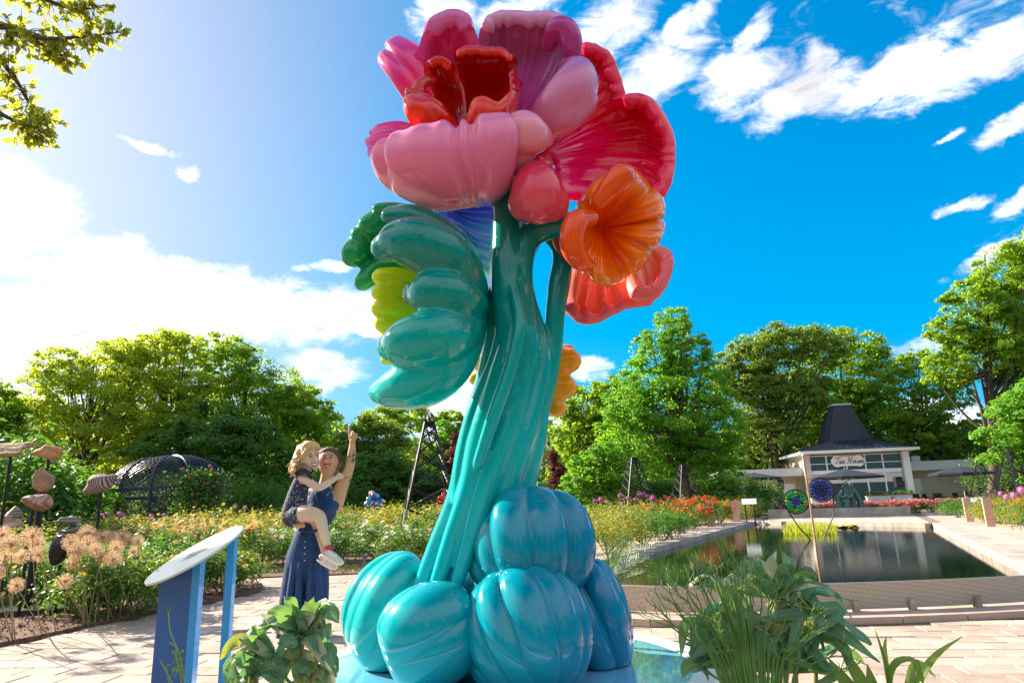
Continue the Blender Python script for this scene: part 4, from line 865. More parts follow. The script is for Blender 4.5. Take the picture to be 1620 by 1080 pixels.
tree('maroon_tree', 'small maroon cone tree right of the stem', base(882, 36), 36, [(880, 735, 9, 22), (881, 765, 16, 30), (882, 790, 18, 20)], 5000, .16, L_maroon, seed=16, clump=.35, limbs=6, tr=.08)
tree('broadleaf_tree', 'huge olive green tree behind the left wing of the tea house', base(1235, 66), 66, [(1190, 560, 48, 32), (1235, 545, 60, 30), (1290, 550, 60, 35), (1180, 620, 55, 50), (1240, 620, 70, 60), (1200, 690, 60, 50), (1150, 590, 30, 35)], 40000, .34, L_olive, seed=17, clump=.2, limbs=34, tr=.4)
tree('broadleaf_tree', 'huge dark green tree behind the tea house roof', base(1350, 70), 70, [(1340, 560, 60, 42), (1380, 590, 40, 50), (1310, 630, 70, 55), (1370, 670, 60, 60), (1280, 700, 60, 50), (1360, 730, 70, 40)], 34000, .36, L_mid, seed=18, clump=.2, limbs=34, tr=.4)
tree('sparse_tree', 'thin open tree with sky showing through right of the tower roof', base(1478, 64), 64, [(1430, 600, 36, 34), (1465, 640, 42, 40), (1490, 690, 40, 40), (1430, 680, 40, 50), (1450, 570, 26, 18), (1510, 620, 30, 40)], 13000, .34, L_mid, seed=19, clump=.17, limbs=46, tr=.22)
tree('leaning_tree', 'tall tree with dark leaning trunk above the right wing roof', base(1572, 50), 50, [(1500, 520, 36, 26), (1545, 480, 50, 40), (1600, 430, 60, 45), (1640, 480, 70, 60), (1560, 560, 60, 45), (1620, 570, 60, 50), (1600, 510, 60, 45), (1640, 620, 50, 45), (1530, 540, 40, 30), (1500, 580, 40, 35), (1660, 400, 60, 50)], 54000, .27, L_mid, seed=20, clump=.2, limbs=34, tr=.36)
tree('leafy_tree', 'bright low hanging tree at the right edge above the lanterns', base(1665, 30), 30, [(1605, 650, 42, 25), (1585, 690, 38, 22), (1630, 700, 50, 36), (1660, 640, 60, 50), (1600, 725, 34, 18), (1670, 740, 50, 40)], 18000, .19, L_bright, seed=21, clump=.22, tr=.18)
tree('dark_tree', 'shaded tree filling the gap behind the right terrace', base(1600, 58), 58, [(1590, 740, 50, 45), (1640, 720, 60, 60), (1540, 690, 24, 18)], 12000, .3, L_deep, seed=22, clump=.26)
tree('dark_tree', 'shaded tree between the big maple and the left wing', base(1150, 72), 72, [(1150, 720, 55, 45), (1110, 770, 60, 35), (1190, 720, 40, 35)], 16000, .28, L_deep, seed=23, clump=.24)
# trees standing behind the camera (seen in the polished paint and the water)
for k, (x, y, h, r) in enumerate([(-16, -14, 11, 5), (-5, -20, 13, 6), (7, -17, 12, 5.5), (18, -10, 12, 5.5), (24, 3, 10, 4.5), (-24, -2, 9, 4.0)]):
    rng = np.random.default_rng(500 + k); o = thing('garden_tree', ['tall tree behind the photographer at far left', 'tallest tree straight behind the photographer', 'full green tree behind the photographer', 'tree behind the photographer towards the pool', 'tree standing right of the paved circle', 'tree standing left of the paved circle'][k], 'tree', (x, y, 0), 0, 'trees round the garden')
    n = 7000; d = rng.normal(0, 1, (40, 3)); d /= np.linalg.norm(d, axis=1)[:, None]; cc = np.array([0, 0, h * .58]) + d * np.array([r, r, h * .40]) * rng.uniform(.5, 1, 40)[:, None]
    q = rng.integers(0, 40, n); e = rng.normal(0, 1, (n, 3)); e /= np.linalg.norm(e, axis=1)[:, None]
    V, F = leaves_np(cc[q] + e * rng.uniform(.2, 1.0, n)[:, None] * r * .3, e + np.array([0, 0, .6]), .55, .6, .4, rng)
    link('crown', np_mesh('crown', V, F, L_mid), o); MB().tube([(0, 0, -.1), (.1, 0, h * .3), (0, .1, h * .85)], [.3, .22, .06], 8, 4).build('trunk', M_bark, o, world=False)
# far wood closing the horizon
rng = np.random.default_rng(77); n = 60000
azs = rng.uniform(R(-60), R(58), n); rr_ = rng.uniform(74, 95, n); hmax = 8.5 + 2.2 * np.sin(azs * 17) + 1.5 * np.sin(azs * 41 + 1)
hh = rng.uniform(0, 1, n) ** .8 * hmax
P = np.c_[np.sin(azs) * rr_, np.cos(azs) * rr_, hh]
V, F = leaves_np(P, np.c_[-np.sin(azs), -np.cos(azs), np.full(n, .8)], .75, .65, .6, rng)
stuff(link('far_woods', np_mesh('far_woods', V, F, L_deep)))
# overhanging branch of the tree at the upper left
pin = thing('oak_tree', 'oak whose leafy branches hang into the upper left corner', 'tree', (-8.2, 6.6, 0))
lb = MB(); OY = 7.2
def OD(px, py, dy=0): return at(px, py, OY + dy)
trunk = MB(); trunk.tube([(-8.2, 6.9, -.1), (-8.15, 6.95, .5), (-8.0, 7.05, 3), (-7.9, 7.1, 6), (-7.7, 7.1, 10.2)], [.34, .27, .23, .18, .07], 10, 5); trunk.build('trunk', M_bark, pin, smooth=True)
mains = [[(-320, 40), (-150, 20), (-40, 30), (60, 60), (130, 58), (185, 52)], [(-300, 120), (-140, 90), (-30, 75), (20, 120), (50, 170), (78, 205)], [(-300, -60), (-120, -60), (0, -30), (60, -5), (120, 15), (160, 10)], [(-300, 160), (-150, 140), (-60, 150), (0, 180), (40, 200), (60, 212)], [(-150, 60), (-60, 50), (20, 45), (80, 82), (110, 90)]]
ends = []
rng = np.random.default_rng(31)
for mi, mpts in enumerate(mains):
    Pm = spl([OD(p[0], p[1], -.25 + .25 * (mi % 3)) for p in mpts], 40); Pm = Pm[Pm[:, 0] > -7.98]; Pm[0] = (-7.95, 7.08, Pm[0][2] - .1); NB = len(Pm); rad = np.linspace(.055, .006, NB)
    lb.tube(Pm, rad, 6)
    for k in range(6, NB):
        for _ in range(3):
            d = rng.normal(0, 1, 3); d[2] -= .35; d /= np.linalg.norm(d); L = rng.uniform(.1, .38) * (1.1 - k / (2 * NB))
            e = Pm[k] + d * L; lb.tube([Pm[k], Pm[k] + d * L * .5 + (0, 0, .02), e], [.006, .004, .002], 4, caps=False)
            for t in rng.uniform(.25, 1.05, 4): ends.append((Pm[k] + d * L * t, d))
lb.build('branch', M_bark, pin, smooth=True)
# lobed oak leaves (a lobed outline, folded along the midrib)
out = np.array([(0, 0), (.18, .10), (.12, .22), (.34, .34), (.16, .42), (.36, .60), (.14, .66), (.20, .84), (0, 1.0)]); 
OV, OF = [], []
for (p, d) in ends:
    a = d + rng.normal(0, .6, 3) + np.array([0, 0, -.2]); a /= np.linalg.norm(a); b = np.cross(a, rng.normal(0, 1, 3)); b /= np.linalg.norm(b); nrm = np.cross(a, b); s = rng.uniform(.07, .125)
    o0 = len(OV); Lp = [p + s * (a * y + b * x + nrm * x * .3) for x, y in out]; Rp = [p + s * (a * y - b * x + nrm * x * .3) for x, y in out[1:-1]]
    OV += Lp + Rp; m_ = len(out)
    for i in range(1, m_ - 2):
        OF += [(o0, o0 + i, o0 + i + 1), (o0, o0 + m_ + i, o0 + m_ + i - 1)]
    OF += [(o0, o0 + m_ - 2, o0 + m_ - 1), (o0, o0 + m_ - 1, o0 + m_ + m_ - 3)]
stuff(link('foliage', np_mesh('foliage', np.array(OV) - np.array([-8.2, 6.6, 0]), np.array(OF), mat('oak_leaf', (.15, .18, .025), .5, island=.35, trans=.6, tcol=(.85, .82, .08))), pin))
rngc = np.random.default_rng(32); n = 9000; d = rngc.normal(0, 1, (30, 3)); d /= np.linalg.norm(d, axis=1)[:, None]
cc = np.array([.4, 0, 10.4]) + d * np.array([2.0, 2.2, 1.6]) * rngc.uniform(.4, 1, 30)[:, None]; q = rngc.integers(0, 30, n)
V, F = leaves_np(cc[q] + rngc.normal(0, .42, (n, 3)), np.tile([0, 0, 1.], (n, 1)), .2, .6, .6, rngc); link('crown', np_mesh('crown', V, F, L_yel), pin)

# ================================================================== FLOWER BEDS
def XY(px, Y): p = at(px, 800, Y); return float(p[0]), float(p[1])
M_rl = mat('rose_leaf', (.075, .165, .026), .5, island=.4, trans=.4, tcol=(.20, .36, .03), var=.3, vscale=1.2)
M_yl = mat('yellow_leaf', (.19, .22, .03), .55, island=.35, trans=.45, tcol=(.42, .42, .04), var=.25, vscale=1.5)
M_gl = mat('garden_leaf', (.06, .16, .022), .5, island=.35, trans=.4, tcol=(.2, .42, .03), var=.25, vscale=1.5)
M_bwhite = mat('white_petal', (.78, .74, .62), .6, trans=.25); M_bpeach = mat('peach_petal', (.80, .50, .20), .6, trans=.3, island=.2)
M_byel = mat('yellow_petal_soft', (.80, .58, .06), .6, trans=.3, island=.15); M_bred = mat('red_petal_soft', (.75, .06, .015), .6, trans=.3, island=.25)
M_bpink = mat('pink_petal_soft', (.78, .26, .24), .6, trans=.3, island=.3); M_bmag = mat('magenta_petal_soft', (.62, .12, .36), .6, trans=.3, island=.25)
M_borange = mat('orange_petal_soft', (.82, .22, .03), .6, trans=.3, island=.3); M_stemg = mat('green_stem', (.10, .17, .03), .6); M_stemt = mat('tan_stem', (.26, .21, .10), .7)
def bush(name, label, cat, group, rad, h, n, size, m, bl=None, nb=0, bs=.05, seed=0, spike=0.0, stems=True):
    rng = np.random.default_rng(seed + 900); o = thing(name, label, cat, (0, 0, 0), 0, group)
    nc = 26; d = rng.normal(0, 1, (nc, 3)); d /= np.linalg.norm(d, axis=1)[:, None]; d[:, 2] = np.abs(d[:, 2]) * 1.1 - .15
    cc = np.array([0, 0, h * .45]) + d * np.array([rad, rad, h * .5]) * rng.uniform(.55, 1.05, nc)[:, None]
    k = rng.integers(0, nc, n); e = rng.normal(0, 1, (n, 3)); P = cc[k] + e * np.array([rad * .17, rad * .17, h * .13 + spike]); P[:, 2] = np.clip(P[:, 2], .015, h * 1.25)
    V, F = leaves_np(P, e * .5 + np.array([0, 0, .8]), size, .55, .5, rng); link('foliage', np_mesh('foliage', V, F, m), o)
    if bl is not None:
        mb = MB()
        for _ in range(nb):
            c = cc[rng.integers(0, nc)]; q = c + rng.normal(0, 1, 3) * np.array([rad * .2, rad * .2, h * .1]); q[2] = max(h * .35, q[2] + h * .12); s = bs * rng.uniform(.6, 1.25)
            for r_, nn, zz in ((1.0, 6, 0), (.6, 5, .35)):   # two whorls of petals
                a0 = rng.uniform(0, 6.28); tilt = rng.normal(0, .35, 2)
                for j in range(nn):
                    a = a0 + 6.283 * j / nn; c1, s1 = math.cos(a), math.sin(a)
                    W = np.array([(0, 0, 0), (c1 - s1 * .5, s1 + c1 * .5, .45), (c1 * 1.15, s1 * 1.15, .65), (c1 + s1 * .5, s1 - c1 * .5, .45)]) * s * r_
                    W[:, 2] += zz * s + W[:, 0] * tilt[0] + W[:, 1] * tilt[1]; mb.add(W + q, [(0, 1, 2, 3)])
        mb.build('blossoms', bl, o, world=False)
    if stems:
        mb = MB()
        for j in range(7):
            c = cc[j]; mb.tube([(c[0] * .15, c[1] * .15, -.02), c * .6, c], [.012, .009, .005], 4, caps=False)
        mb.build('stems', M_stemg, o, world=False)
    return o
PROTO = {
    'white_rose': lambda: bush('rose_bush', 'white rose bush with pale blooms in the bed behind the woman', 'bush', 'white rose bushes', .55, .72, 1700, .055, M_rl, M_bwhite, 26, .048, 1),
    'peach_rose': lambda: bush('rose_bush', 'rose bush covered in peach blooms in the bed behind the blue sign stand', 'bush', 'peach rose bushes', .6, .85, 1700, .055, M_rl, M_bpeach, 60, .05, 2),
    'yellow_mix': lambda: bush('flowering_shrub', 'pale yellow green shrub dotted with flowers in the rose bed', 'shrub', 'yellow green shrubs in the rose bed', .7, .95, 1700, .07, M_yl, M_byel, 40, .035, 3, spike=.04),
    'green_mix': lambda: bush('flowering_shrub', 'leafy green shrub with peach flowers in the rose bed', 'shrub', 'green shrubs in the rose bed', .65, .95, 1700, .065, M_rl, M_bpeach, 26, .04, 4, spike=.05),
    'yellow_rose': lambda: bush('rose_bush', 'yellow rose bush in the mulch bed near the stone sculptures', 'bush', 'yellow roses in the mulch bed', .42, .55, 1800, .05, M_rl, M_byel, 12, .045, 5),
    'red_flower': lambda: bush('flower_clump', 'clump of red and orange flowers by the pool walkway', 'flowers', 'red flowers by the pool walkway', .6, .9, 1500, .065, M_gl, M_bred, 55, .06, 6),
    'orange_flower': lambda: bush('flower_clump', 'low clump of orange flowers among green leaves by the pool', 'flowers', 'orange flowers by the pool', .55, .7, 1500, .06, M_gl, M_borange, 40, .045, 7),
    'green_perennial': lambda: bush('green_shrub', 'low bright green shrub at the edge of the pool walkway', 'shrub', 'green shrubs by the pool walkway', .6, .7, 1800, .06, M_gl, None, 0, seed=8),
    'lime_perennial': lambda: bush('lime_shrub', 'yellow green feathery shrub in the bed beside the pool', 'shrub', 'lime shrubs by the pool', .6, .75, 1700, .065, M_yl, None, 0, seed=9, spike=.05),
    'begonia': lambda: bush('begonia', 'low pink begonia clump in the bed before the tea house', 'flowers', 'pink begonias before the tea house', .6, .55, 500, .09, M_rl, M_bpink, 90, .075, 10),
    'tall_leafy': lambda: bush('tall_plant', 'tall leafy pale green plant at the left wing of the tea house', 'plant', 'tall plants near the tea house', .6, 1.5, 1400, .12, M_gl, None, 0, seed=11, spike=.06),
    'dark_hedge': lambda: bush('hedge_shrub', 'dark evergreen shrub in shade under the trees', 'shrub', 'evergreen shrubs under the trees', 1.5, 2.3, 4200, .115, L_deep, None, 0, seed=12),
}
made = {}
def put(kind, px, Y, s=1.0, label=None, z=0.02, sz=None):
    x, y = XY(px, Y)
    sc = (s, s, s * (sz or 1.0))
    if kind not in made: o = made[kind] = PROTO[kind](); o['base_label'] = o['label']; o.location = (x, y, z); o.scale = sc; o.rotation_euler = (0, 0, random.uniform(0, 6.28))
    else: o = dup(made[kind], (x, y, z), random.uniform(0, 6.28), sc); o['label'] = o['base_label']
    if label: o['label'] = label
    return o
# rose bed: staggered rows going back
rows = [(13.9, 14), (15.2, 15), (16.8, 16), (18.6, 16), (20.8, 17), (23.2, 17), (26.0, 18), (29.5, 18)]
for ri, (Y, n) in enumerate(rows):
    for k in range(n):
        px = -70 + 840 * (k + random.uniform(.2, .8) + (.5 if ri % 2 else 0)) / n
        yy = Y + random.uniform(-.4, .4)
        if (ri == 0 and px < 215) or (ri >= 5 and 160 < px < 375): continue
        if ri < 1: kind = 'white_rose' if px > 425 else random.choice(['peach_rose', 'peach_rose', 'green_mix'])
        elif ri < 3: kind = random.choice(['white_rose', 'green_mix', 'white_rose'] if px > 420 else ['peach_rose', 'yellow_mix', 'peach_rose'])
        else: kind = random.choice(['yellow_mix', 'yellow_mix', 'green_mix', 'yellow_mix', 'peach_rose'])
        put(kind, px, yy, random.uniform(.85, 1.12) * (1 if ri < 3 else 1.1))
NEARLAB = {('yellow_rose', 150): 'yellow rose bush just right of the striped stone on its pole', ('yellow_rose', 178): 'yellow rose bush at the front edge of the mulch between alliums and blue sign', ('yellow_rose', 205): 'yellow rose bush left of the blue sign, second from the mulch edge', ('yellow_rose', 230): 'yellow rose bush touching the left edge of the blue sign panel', ('yellow_rose', 262): 'yellow rose bush hidden behind the blue sign panel',
 ('yellow_rose', 296): 'yellow rose bush seen between the blue panel and the thin blue post', ('yellow_rose', 330): 'yellow rose bush behind the thin blue post of the sign', ('yellow_rose', 362): 'yellow rose bush right of the thin blue post', ('yellow_rose', 385): 'last yellow rose bush at the right tip of the mulch bed', ('yellow_rose', 100): 'yellow rose bush behind the black egg shaped stone', ('yellow_rose', 60): 'yellow rose bush behind the twin poles of the reddish stone', ('yellow_rose', 10): 'yellow rose bush behind the pole of the flat ledged stone', ('yellow_rose', -40): 'yellow rose bush cut by the left edge of the picture', ('yellow_rose', 200): 'yellow rose bush in the back row left of the blue sign',
 ('tall_leafy', 20): 'tall leafy plant behind the leftmost stone pole', ('tall_leafy', 100): 'tall leafy plant between the hatched stone and the striped stone', ('tall_leafy', -30): 'tall leafy plant at the far left edge', ('tall_leafy', 70): 'tall leafy plant behind the orange brown stone'}
# bed by the paving on the left: yellow roses and leafy filler
for (px, Y, s, kd) in [(150, 8.2, 1.0, 'yellow_rose'), (178, 7.7, 1.15, 'yellow_rose'), (205, 8.6, 1.0, 'yellow_rose'), (230, 8.0, 1.15, 'yellow_rose'), (262, 9.0, 1.0, 'yellow_rose'), (296, 9.6, 1.1, 'yellow_rose'), (330, 9.7, 1.1, 'yellow_rose'), (362, 10.0, 1.05, 'yellow_rose'), (385, 10.6, .9, 'yellow_rose'), (100, 9.3, 1.1, 'yellow_rose'), (60, 9.8, 1.1, 'yellow_rose'), (10, 9.6, 1.2, 'yellow_rose'), (-40, 8.8, 1.2, 'yellow_rose'), (200, 10.2, 1.1, 'yellow_rose'), (260, 11.0, 1.1, 'green_perennial'), (130, 11.4, 1.2, 'green_perennial'), (250, 12.2, .9, 'green_perennial'), (40, 12.5, 1.3, 'lime_perennial'), (90, 13.5, 1.3, 'lime_perennial'), (150, 14.5, 1.3, 'lime_perennial'), (-20, 12.8, 1.5, 'lime_perennial'), (20, 15, 1.8, 'tall_leafy'), (100, 16, 1.5, 'tall_leafy'), (-30, 16, 1.9, 'tall_leafy'), (70, 17.5, 1.6, 'tall_leafy')]:
    o_ = put(kd, px, Y, s)
    if (kd, px) in NEARLAB: o_['label'] = NEARLAB[(kd, px)]
# bed beside the left pool walkway
for (px, Y, s, kd) in [(955, 15.5, .9, 'lime_perennial'), (985, 16.6, 1.1, 'lime_perennial'), (1015, 18.0, 1.1, 'green_perennial'), (1045, 19.6, 1.1, 'green_perennial'), (1062, 20.2, 1.15, 'green_perennial'), (960, 18, 1.2, 'lime_perennial'), (1000, 20, 1.2, 'lime_perennial'), (1035, 22, 1.2, 'orange_flower'), (1075, 23, 1.0, 'orange_flower'), (1090, 25.5, 1.1, 'red_flower'), (1070, 27, 1.2, 'red_flower'), (1100, 28, 1.3, 'red_flower'), (1115, 29.5, 1.3, 'red_flower'), (1060, 30, 1.3, 'red_flower'), (1040, 27, 1.2, 'orange_flower'), (1010, 24, 1.2, 'lime_perennial'), (975, 22, 1.2, 'green_perennial'), (950, 22, 1.3, 'lime_perennial'), (940, 26, 1.3, 'green_perennial'), (985, 27, 1.3, 'lime_perennial'), (1020, 30, 1.4, 'lime_perennial'), (1135, 31, 1.1, 'red_flower'), (1140, 33, 1.2, 'lime_perennial'), (1160, 34, 1.2, 'lime_perennial'), (1180, 35, 1.2, 'lime_perennial'), (1165, 37, 1.5, 'lime_perennial'), (1195, 37, 1.3, 'green_perennial'), (1150, 38, 1.5, 'tall_leafy'), (1130, 38, 1.4, 'tall_leafy'), (1110, 36, 1.4, 'lime_perennial'), (1200, 40, 1.3, 'tall_leafy'), (1225, 43, 1.2, 'tall_leafy'), (1235, 42, 1.3, 'green_perennial')]: put(kd, px, Y, s)
# pink begonias round the terrace
for k in range(30):
    px = 1205 + 320 * (k % 15 + random.uniform(.2, .8)) / 15; Y = (42.5 if k < 15 else 45) - (px - 1205) * .022
    put('begonia', px, Y, random.uniform(.85, 1.1))
for (px, Y, s, kd) in [(1556, 23.5, .9, 'lime_perennial'), (1580, 22.5, .9, 'lime_perennial'), (1602, 21.5, 1.0, 'orange_flower'), (1622, 20, 1.0, 'lime_perennial'), (1640, 19, 1.1, 'orange_flower'), (1595, 24, 1.1, 'orange_flower'), (1618, 23.5, 1.2, 'lime_perennial'), (1575, 23.5, 1.0, 'lime_perennial'), (1560, 26, 1.1, 'lime_perennial'), (1515, 29, 1.0, 'green_perennial'), (1500, 32, 1.0, 'green_perennial'), (1530, 30, 1.0, 'green_perennial')]: put(kd, px, Y, s)
# dark shrubs closing the view under the trees
for k in range(40):
    px = -80 + 980 * (k + .5) / 40 if k < 26 else 900 + 270 * (k - 25.5) / 14
    put('dark_hedge', px, (33.5 if k < 26 else 46) + random.uniform(-1.5, 2.5), random.uniform(.9, 1.35))
for px in (1585, 1612, 1640, 1665): put('dark_hedge', px, 52 + random.uniform(-2, 2), 1.5)

# ---- alliums: round seed heads on tall stalks
def allium_head(m, r, n, seed, dense=False):
    rng = np.random.default_rng(seed); V, F = [], []
    g = (1 + 5 ** .5) / 2; c0 = 0
    for i in range(n):
        z = 1 - 2 * (i + .5) / n; a = 2 * math.pi * i / g; d = np.array([math.sqrt(1 - z * z) * math.cos(a), math.sqrt(1 - z * z) * math.sin(a), z]) + rng.normal(0, .08, 3); d /= np.linalg.norm(d)
        L = r * rng.uniform(.82, 1.05); u = np.cross(d, (0.3, .5, .8)); u /= np.linalg.norm(u); w = np.cross(d, u); e = d * L
        t = r * .014; o = len(V); V += [u * t, w * t, -u * t, e + u * t, e + w * t, e - u * t]; F += [(o, o + 1, o + 4), (o, o + 4, o + 3), (o + 1, o + 2, o + 5), (o + 1, o + 5, o + 4)]
        for j in range(5):
            b = 6.283 * j / 5 + rng.uniform(0, 1); s = r * .20; q = u * math.cos(b) + w * math.sin(b); q2 = np.cross(d, q)
            o = len(V); V += [e - d * s * .15, e + q * s * .55 + q2 * s * .20 + d * s * .1, e + q * s + d * s * .28]; F += [(o, o + 1, o + 2)]
    return np_mesh('seed_head', np.array(V), np.array(F), m)
M_dry = mat('dry_seedhead', (.66, .44, .27), .7, trans=.4, tcol=(.80, .55, .34), island=.25)
M_purp = mat('purple_allium', (.42, .10, .26), .6, trans=.3, tcol=(.6, .16, .4), island=.3); M_pinkal = mat('pink_allium', (.66, .22, .46), .6, trans=.3, island=.3)
heads = [allium_head(M_dry, .10, 120, k) for k in range(3)]; M_ctr = mat('seed_centre', (.30, .15, .09), .8)
mb = MB(); mb.ball((0, 0, 0), .026, 8, 6); core_me = mb.mesh('head_centre'); core_me.materials.append(M_ctr)
DRY = [(18, 861, 17, 6.1), (4, 845, 14, 6.4), (51, 847, 15, 6.5), (58, 860, 13, 6.6), (61, 876, 13, 6.3), (9, 880, 12, 6.7), (112, 857, 13, 7.0), (122, 871, 14, 6.9), (116, 890, 12, 7.1), (140, 859, 13, 7.2), (152, 869, 12, 7.0), (138, 841, 12, 7.4), (163, 849, 11, 7.5), (172, 848, 10, 7.7), (182, 849, 10, 7.9), (194, 848, 12, 7.6), (183, 866, 12, 7.2), (179, 884, 13, 6.9), (103, 919, 12, 6.8), (26, 925, 12, 6.2), (148, 846, 10, 7.6), (205, 858, 10, 7.8), (218, 855, 10, 8.1), (160, 880, 11, 7.3), (128, 848, 11, 7.6), (-14, 868, 15, 6.0), (34, 880, 12, 6.8), (212, 872, 9, 8.2), (-8, 905, 14, 6.4)]
DRYL = ['largest dried allium head at the left edge of the bed', None]
for i, (px, py, r, Y) in enumerate(DRY):
    p = at(px, py, Y); b = np.array([p[0] + random.uniform(-.12, .16), p[1] + random.uniform(-.1, .15), .03])
    while not inside(b[:2], BED_A): b[1] += .08; b[0] -= .02
    o = thing('dried_allium', 'dried tan allium seed head on a thin stalk in the mulch bed' if i else 'largest dried tan allium seed head in front of the left stone pole', 'flower', tuple(b), 0, 'dried alliums in the mulch bed')
    s = r * mpp(px, py, Y) / .10
    h = link('seed_head', heads[i % 3], o, tuple(p - b)); h.scale = (s,) * 3; h.rotation_euler = (random.uniform(0, 6), random.uniform(0, 6), 0)
    c = link('head_centre', core_me, h); 
    mb = MB(); mb.tube([(0, 0, -.05), tuple((p - b) * .5 + np.array([random.uniform(-.03, .03), 0, -.02])), tuple(p - b)], [.006, .005, .004], 5, 5); mb.build('stalk', M_stemt, o, world=False)
def small_alliums(lst, m, name, label, group, r0, seed):
    me = allium_head(m, .075, 70, seed); st = MB(); st.tube([(0, 0, 0), (0, 0, 1)], .012, 4, caps=False); sm = st.mesh('stalk'); sm.materials.append(M_stemg)
    core = MB(); core.ball((0, 0, 0), .055, 8, 6); cm = core.mesh('head_core'); cm.materials.append(m)
    for (px, py, r, Y) in lst:
        p = at(px, py, Y); o = thing(name, label, 'flower', (p[0], p[1], .02), 0, group); s = r * mpp(px, py, Y) / .075
        h = link('flower_head', me, o, (0, 0, p[2] - .02)); h.scale = (s,) * 3; k = link('stalk', sm, o); k.scale = (1, 1, max(.1, p[2] - .03)); link('head_core', cm, h)
small_alliums([(136, 815, 4, 19), (146, 816, 5, 19), (151, 813, 4, 20), (161, 815, 4, 19), (169, 813, 4.5, 19), (164, 819, 4, 18.5), (178, 819, 4, 18.5), (189, 812, 4, 20), (194, 815, 4, 20), (239, 816, 4, 19), (240, 821, 4, 18.5), (372, 802, 4, 26), (388, 803, 4, 26), (259, 814, 3, 21)], M_pinkal, 'pink_allium', 'round pink allium among yellow plants below the lattice arbor', 'pink alliums by the arbor', 4, 41)
small_alliums([(951, 790, 5, 21), (941, 792, 4, 22), (981, 784, 4.5, 24), (994, 788, 4, 24), (1010, 783, 4, 25), (1015, 782, 4.5, 25), (1005, 790, 4, 24), (1023, 785, 3.5, 25), (1033, 788, 5.5, 22), (1052, 786, 4, 25), (962, 795, 4, 22), (985, 796, 4, 21)], M_purp, 'purple_allium', 'round dusky purple allium in the bed left of the big maple', 'purple alliums left of the maple', 4, 42)
small_alliums([(1592, 786, 5, 19), (1604, 783, 6, 18.5), (1616, 775, 7, 18), (1583, 780, 4, 21)], M_pinkal, 'pink_allium', 'round pink allium in the bed at the right edge', 'pink alliums at the right edge', 4, 43)

# ================================================================== GARDEN OBJECTS
# ---- stones on steel poles
SY = 8.3
stone_o = thing('stone_sculpture', 'group of carved stones on thin black steel poles over a black plate', 'sculpture', (*gr(80, 975)[:2], 0.035))
def stone_mat(name, c, c2, band=0, rot=0, sc=40, w=.5):
    m = mat(name, c, .8, col2=c2, vscale=9, bump=.8, bscale=22); n, l = m.node_tree.nodes, m.node_tree.links; p = n['Principled BSDF']
    if band:
        t = n.new('ShaderNodeTexCoord'); mp_ = n.new('ShaderNodeMapping'); mp_.inputs['Rotation'].default_value = (0, rot, 0); wv = n.new('ShaderNodeTexWave'); wv.inputs['Scale'].default_value = sc; wv.inputs['Distortion'].default_value = 2.5; wv.inputs['Detail'].default_value = 2; wv.inputs['Detail Scale'].default_value = 1
        l.new(t.outputs['Object'], mp_.inputs[0]); l.new(mp_.outputs[0], wv.inputs['Vector'])
        src = p.inputs['Base Color'].links[0].from_socket; mx = n.new('ShaderNodeMix'); mx.data_type = 'RGBA'; mx.blend_type = 'MULTIPLY'
        r = n.new('ShaderNodeValToRGB'); r.color_ramp.elements[0].color = (w, w * .95, w * .9, 1); r.color_ramp.elements[0].position = .42; r.color_ramp.elements[1].position = .58; l.new(wv.outputs[0], r.inputs[0]); mx.inputs[0].default_value = 1
        l.new(src, mx.inputs[6]); l.new(r.outputs[0], mx.inputs[7]); l.new(mx.outputs[2], p.inputs['Base Color'])
    return m
def stone(px, py, rx, ry, m, seed, Y=SY, box=0.0, strata=0, rough=.24, label=None, tilt=0, taper=0):
    rng = np.random.default_rng(seed); s = mpp(px, py, Y); c = at(px, py, Y)
    mb = MB(); mb.ball((0, 0, 0), 1, 40, 26); V = mb.V[0]
    if box: V = np.sign(V) * np.abs(V) ** (1 - box); 
    for k in range(9):
        d = rng.normal(0, 1, 3); d /= np.linalg.norm(d); f = rng.uniform(1.5, 5); V = V * (1 + rough * .35 * np.sin(V @ d * f + rng.uniform(0, 6)))[:, None]
    if strata: V[:, :2] *= (1 + .09 * np.sign(np.sin(V[:, 2:3] * strata)) * np.clip(V[:, 0:1] + .6, 0, 1))
    for k in range(4):     # split faces
        d = rng.normal(0, 1, 3); d /= np.linalg.norm(d); h = V @ d; V = V - np.outer(np.maximum(h - .58, 0) * .92, d)
    if taper: V[:, 2] *= 1 + taper * V[:, 0]
    ca, sa = math.cos(tilt), math.sin(tilt); V = V * np.array([rx * s, rx * s * .75, ry * s]); V = V @ np.array([(ca, 0, sa), (0, 1, 0), (-sa, 0, ca)]); mb.V[0] = V + c
    o = mb.build('stone', m, stone_o, smooth=not box)
    if label: o['label'] = label
    return c
def pole(px, py, rad=.018, Y=SY, z1=.06):
    c = at(px, py, Y); mb = MB(); mb.tube([(c[0], c[1], z1), (c[0], c[1], c[2])], rad, 10, caps=False); mb.build('pole', M_black, stone_o)
s_sand = stone_mat('sandstone', (.42, .25, .14), (.60, .42, .27), 1, R(90), 9, .7); s_rust = stone_mat('rust_stone', (.40, .15, .06), (.58, .30, .15)); s_hatch = stone_mat('hatched_stone', (.34, .18, .09), (.55, .34, .19), 1, R(45), 26, .45)
s_pink = stone_mat('pink_stone', (.36, .18, .13), (.55, .34, .28), 1, R(0), 7, .6); s_pale = stone_mat('pale_stone', (.50, .38, .31), (.62, .50, .42)); s_stripe = stone_mat('striped_stone', (.30, .22, .18), (.42, .32, .26), 1, R(15), 13, .22); s_grey = stone_mat('grey_stone', (.22, .19, .17), (.38, .34, .29), 1, R(90), 8, .6)
s_dark = mat('dark_stone', (.018, .018, .022), .3, var=.3, vscale=8)
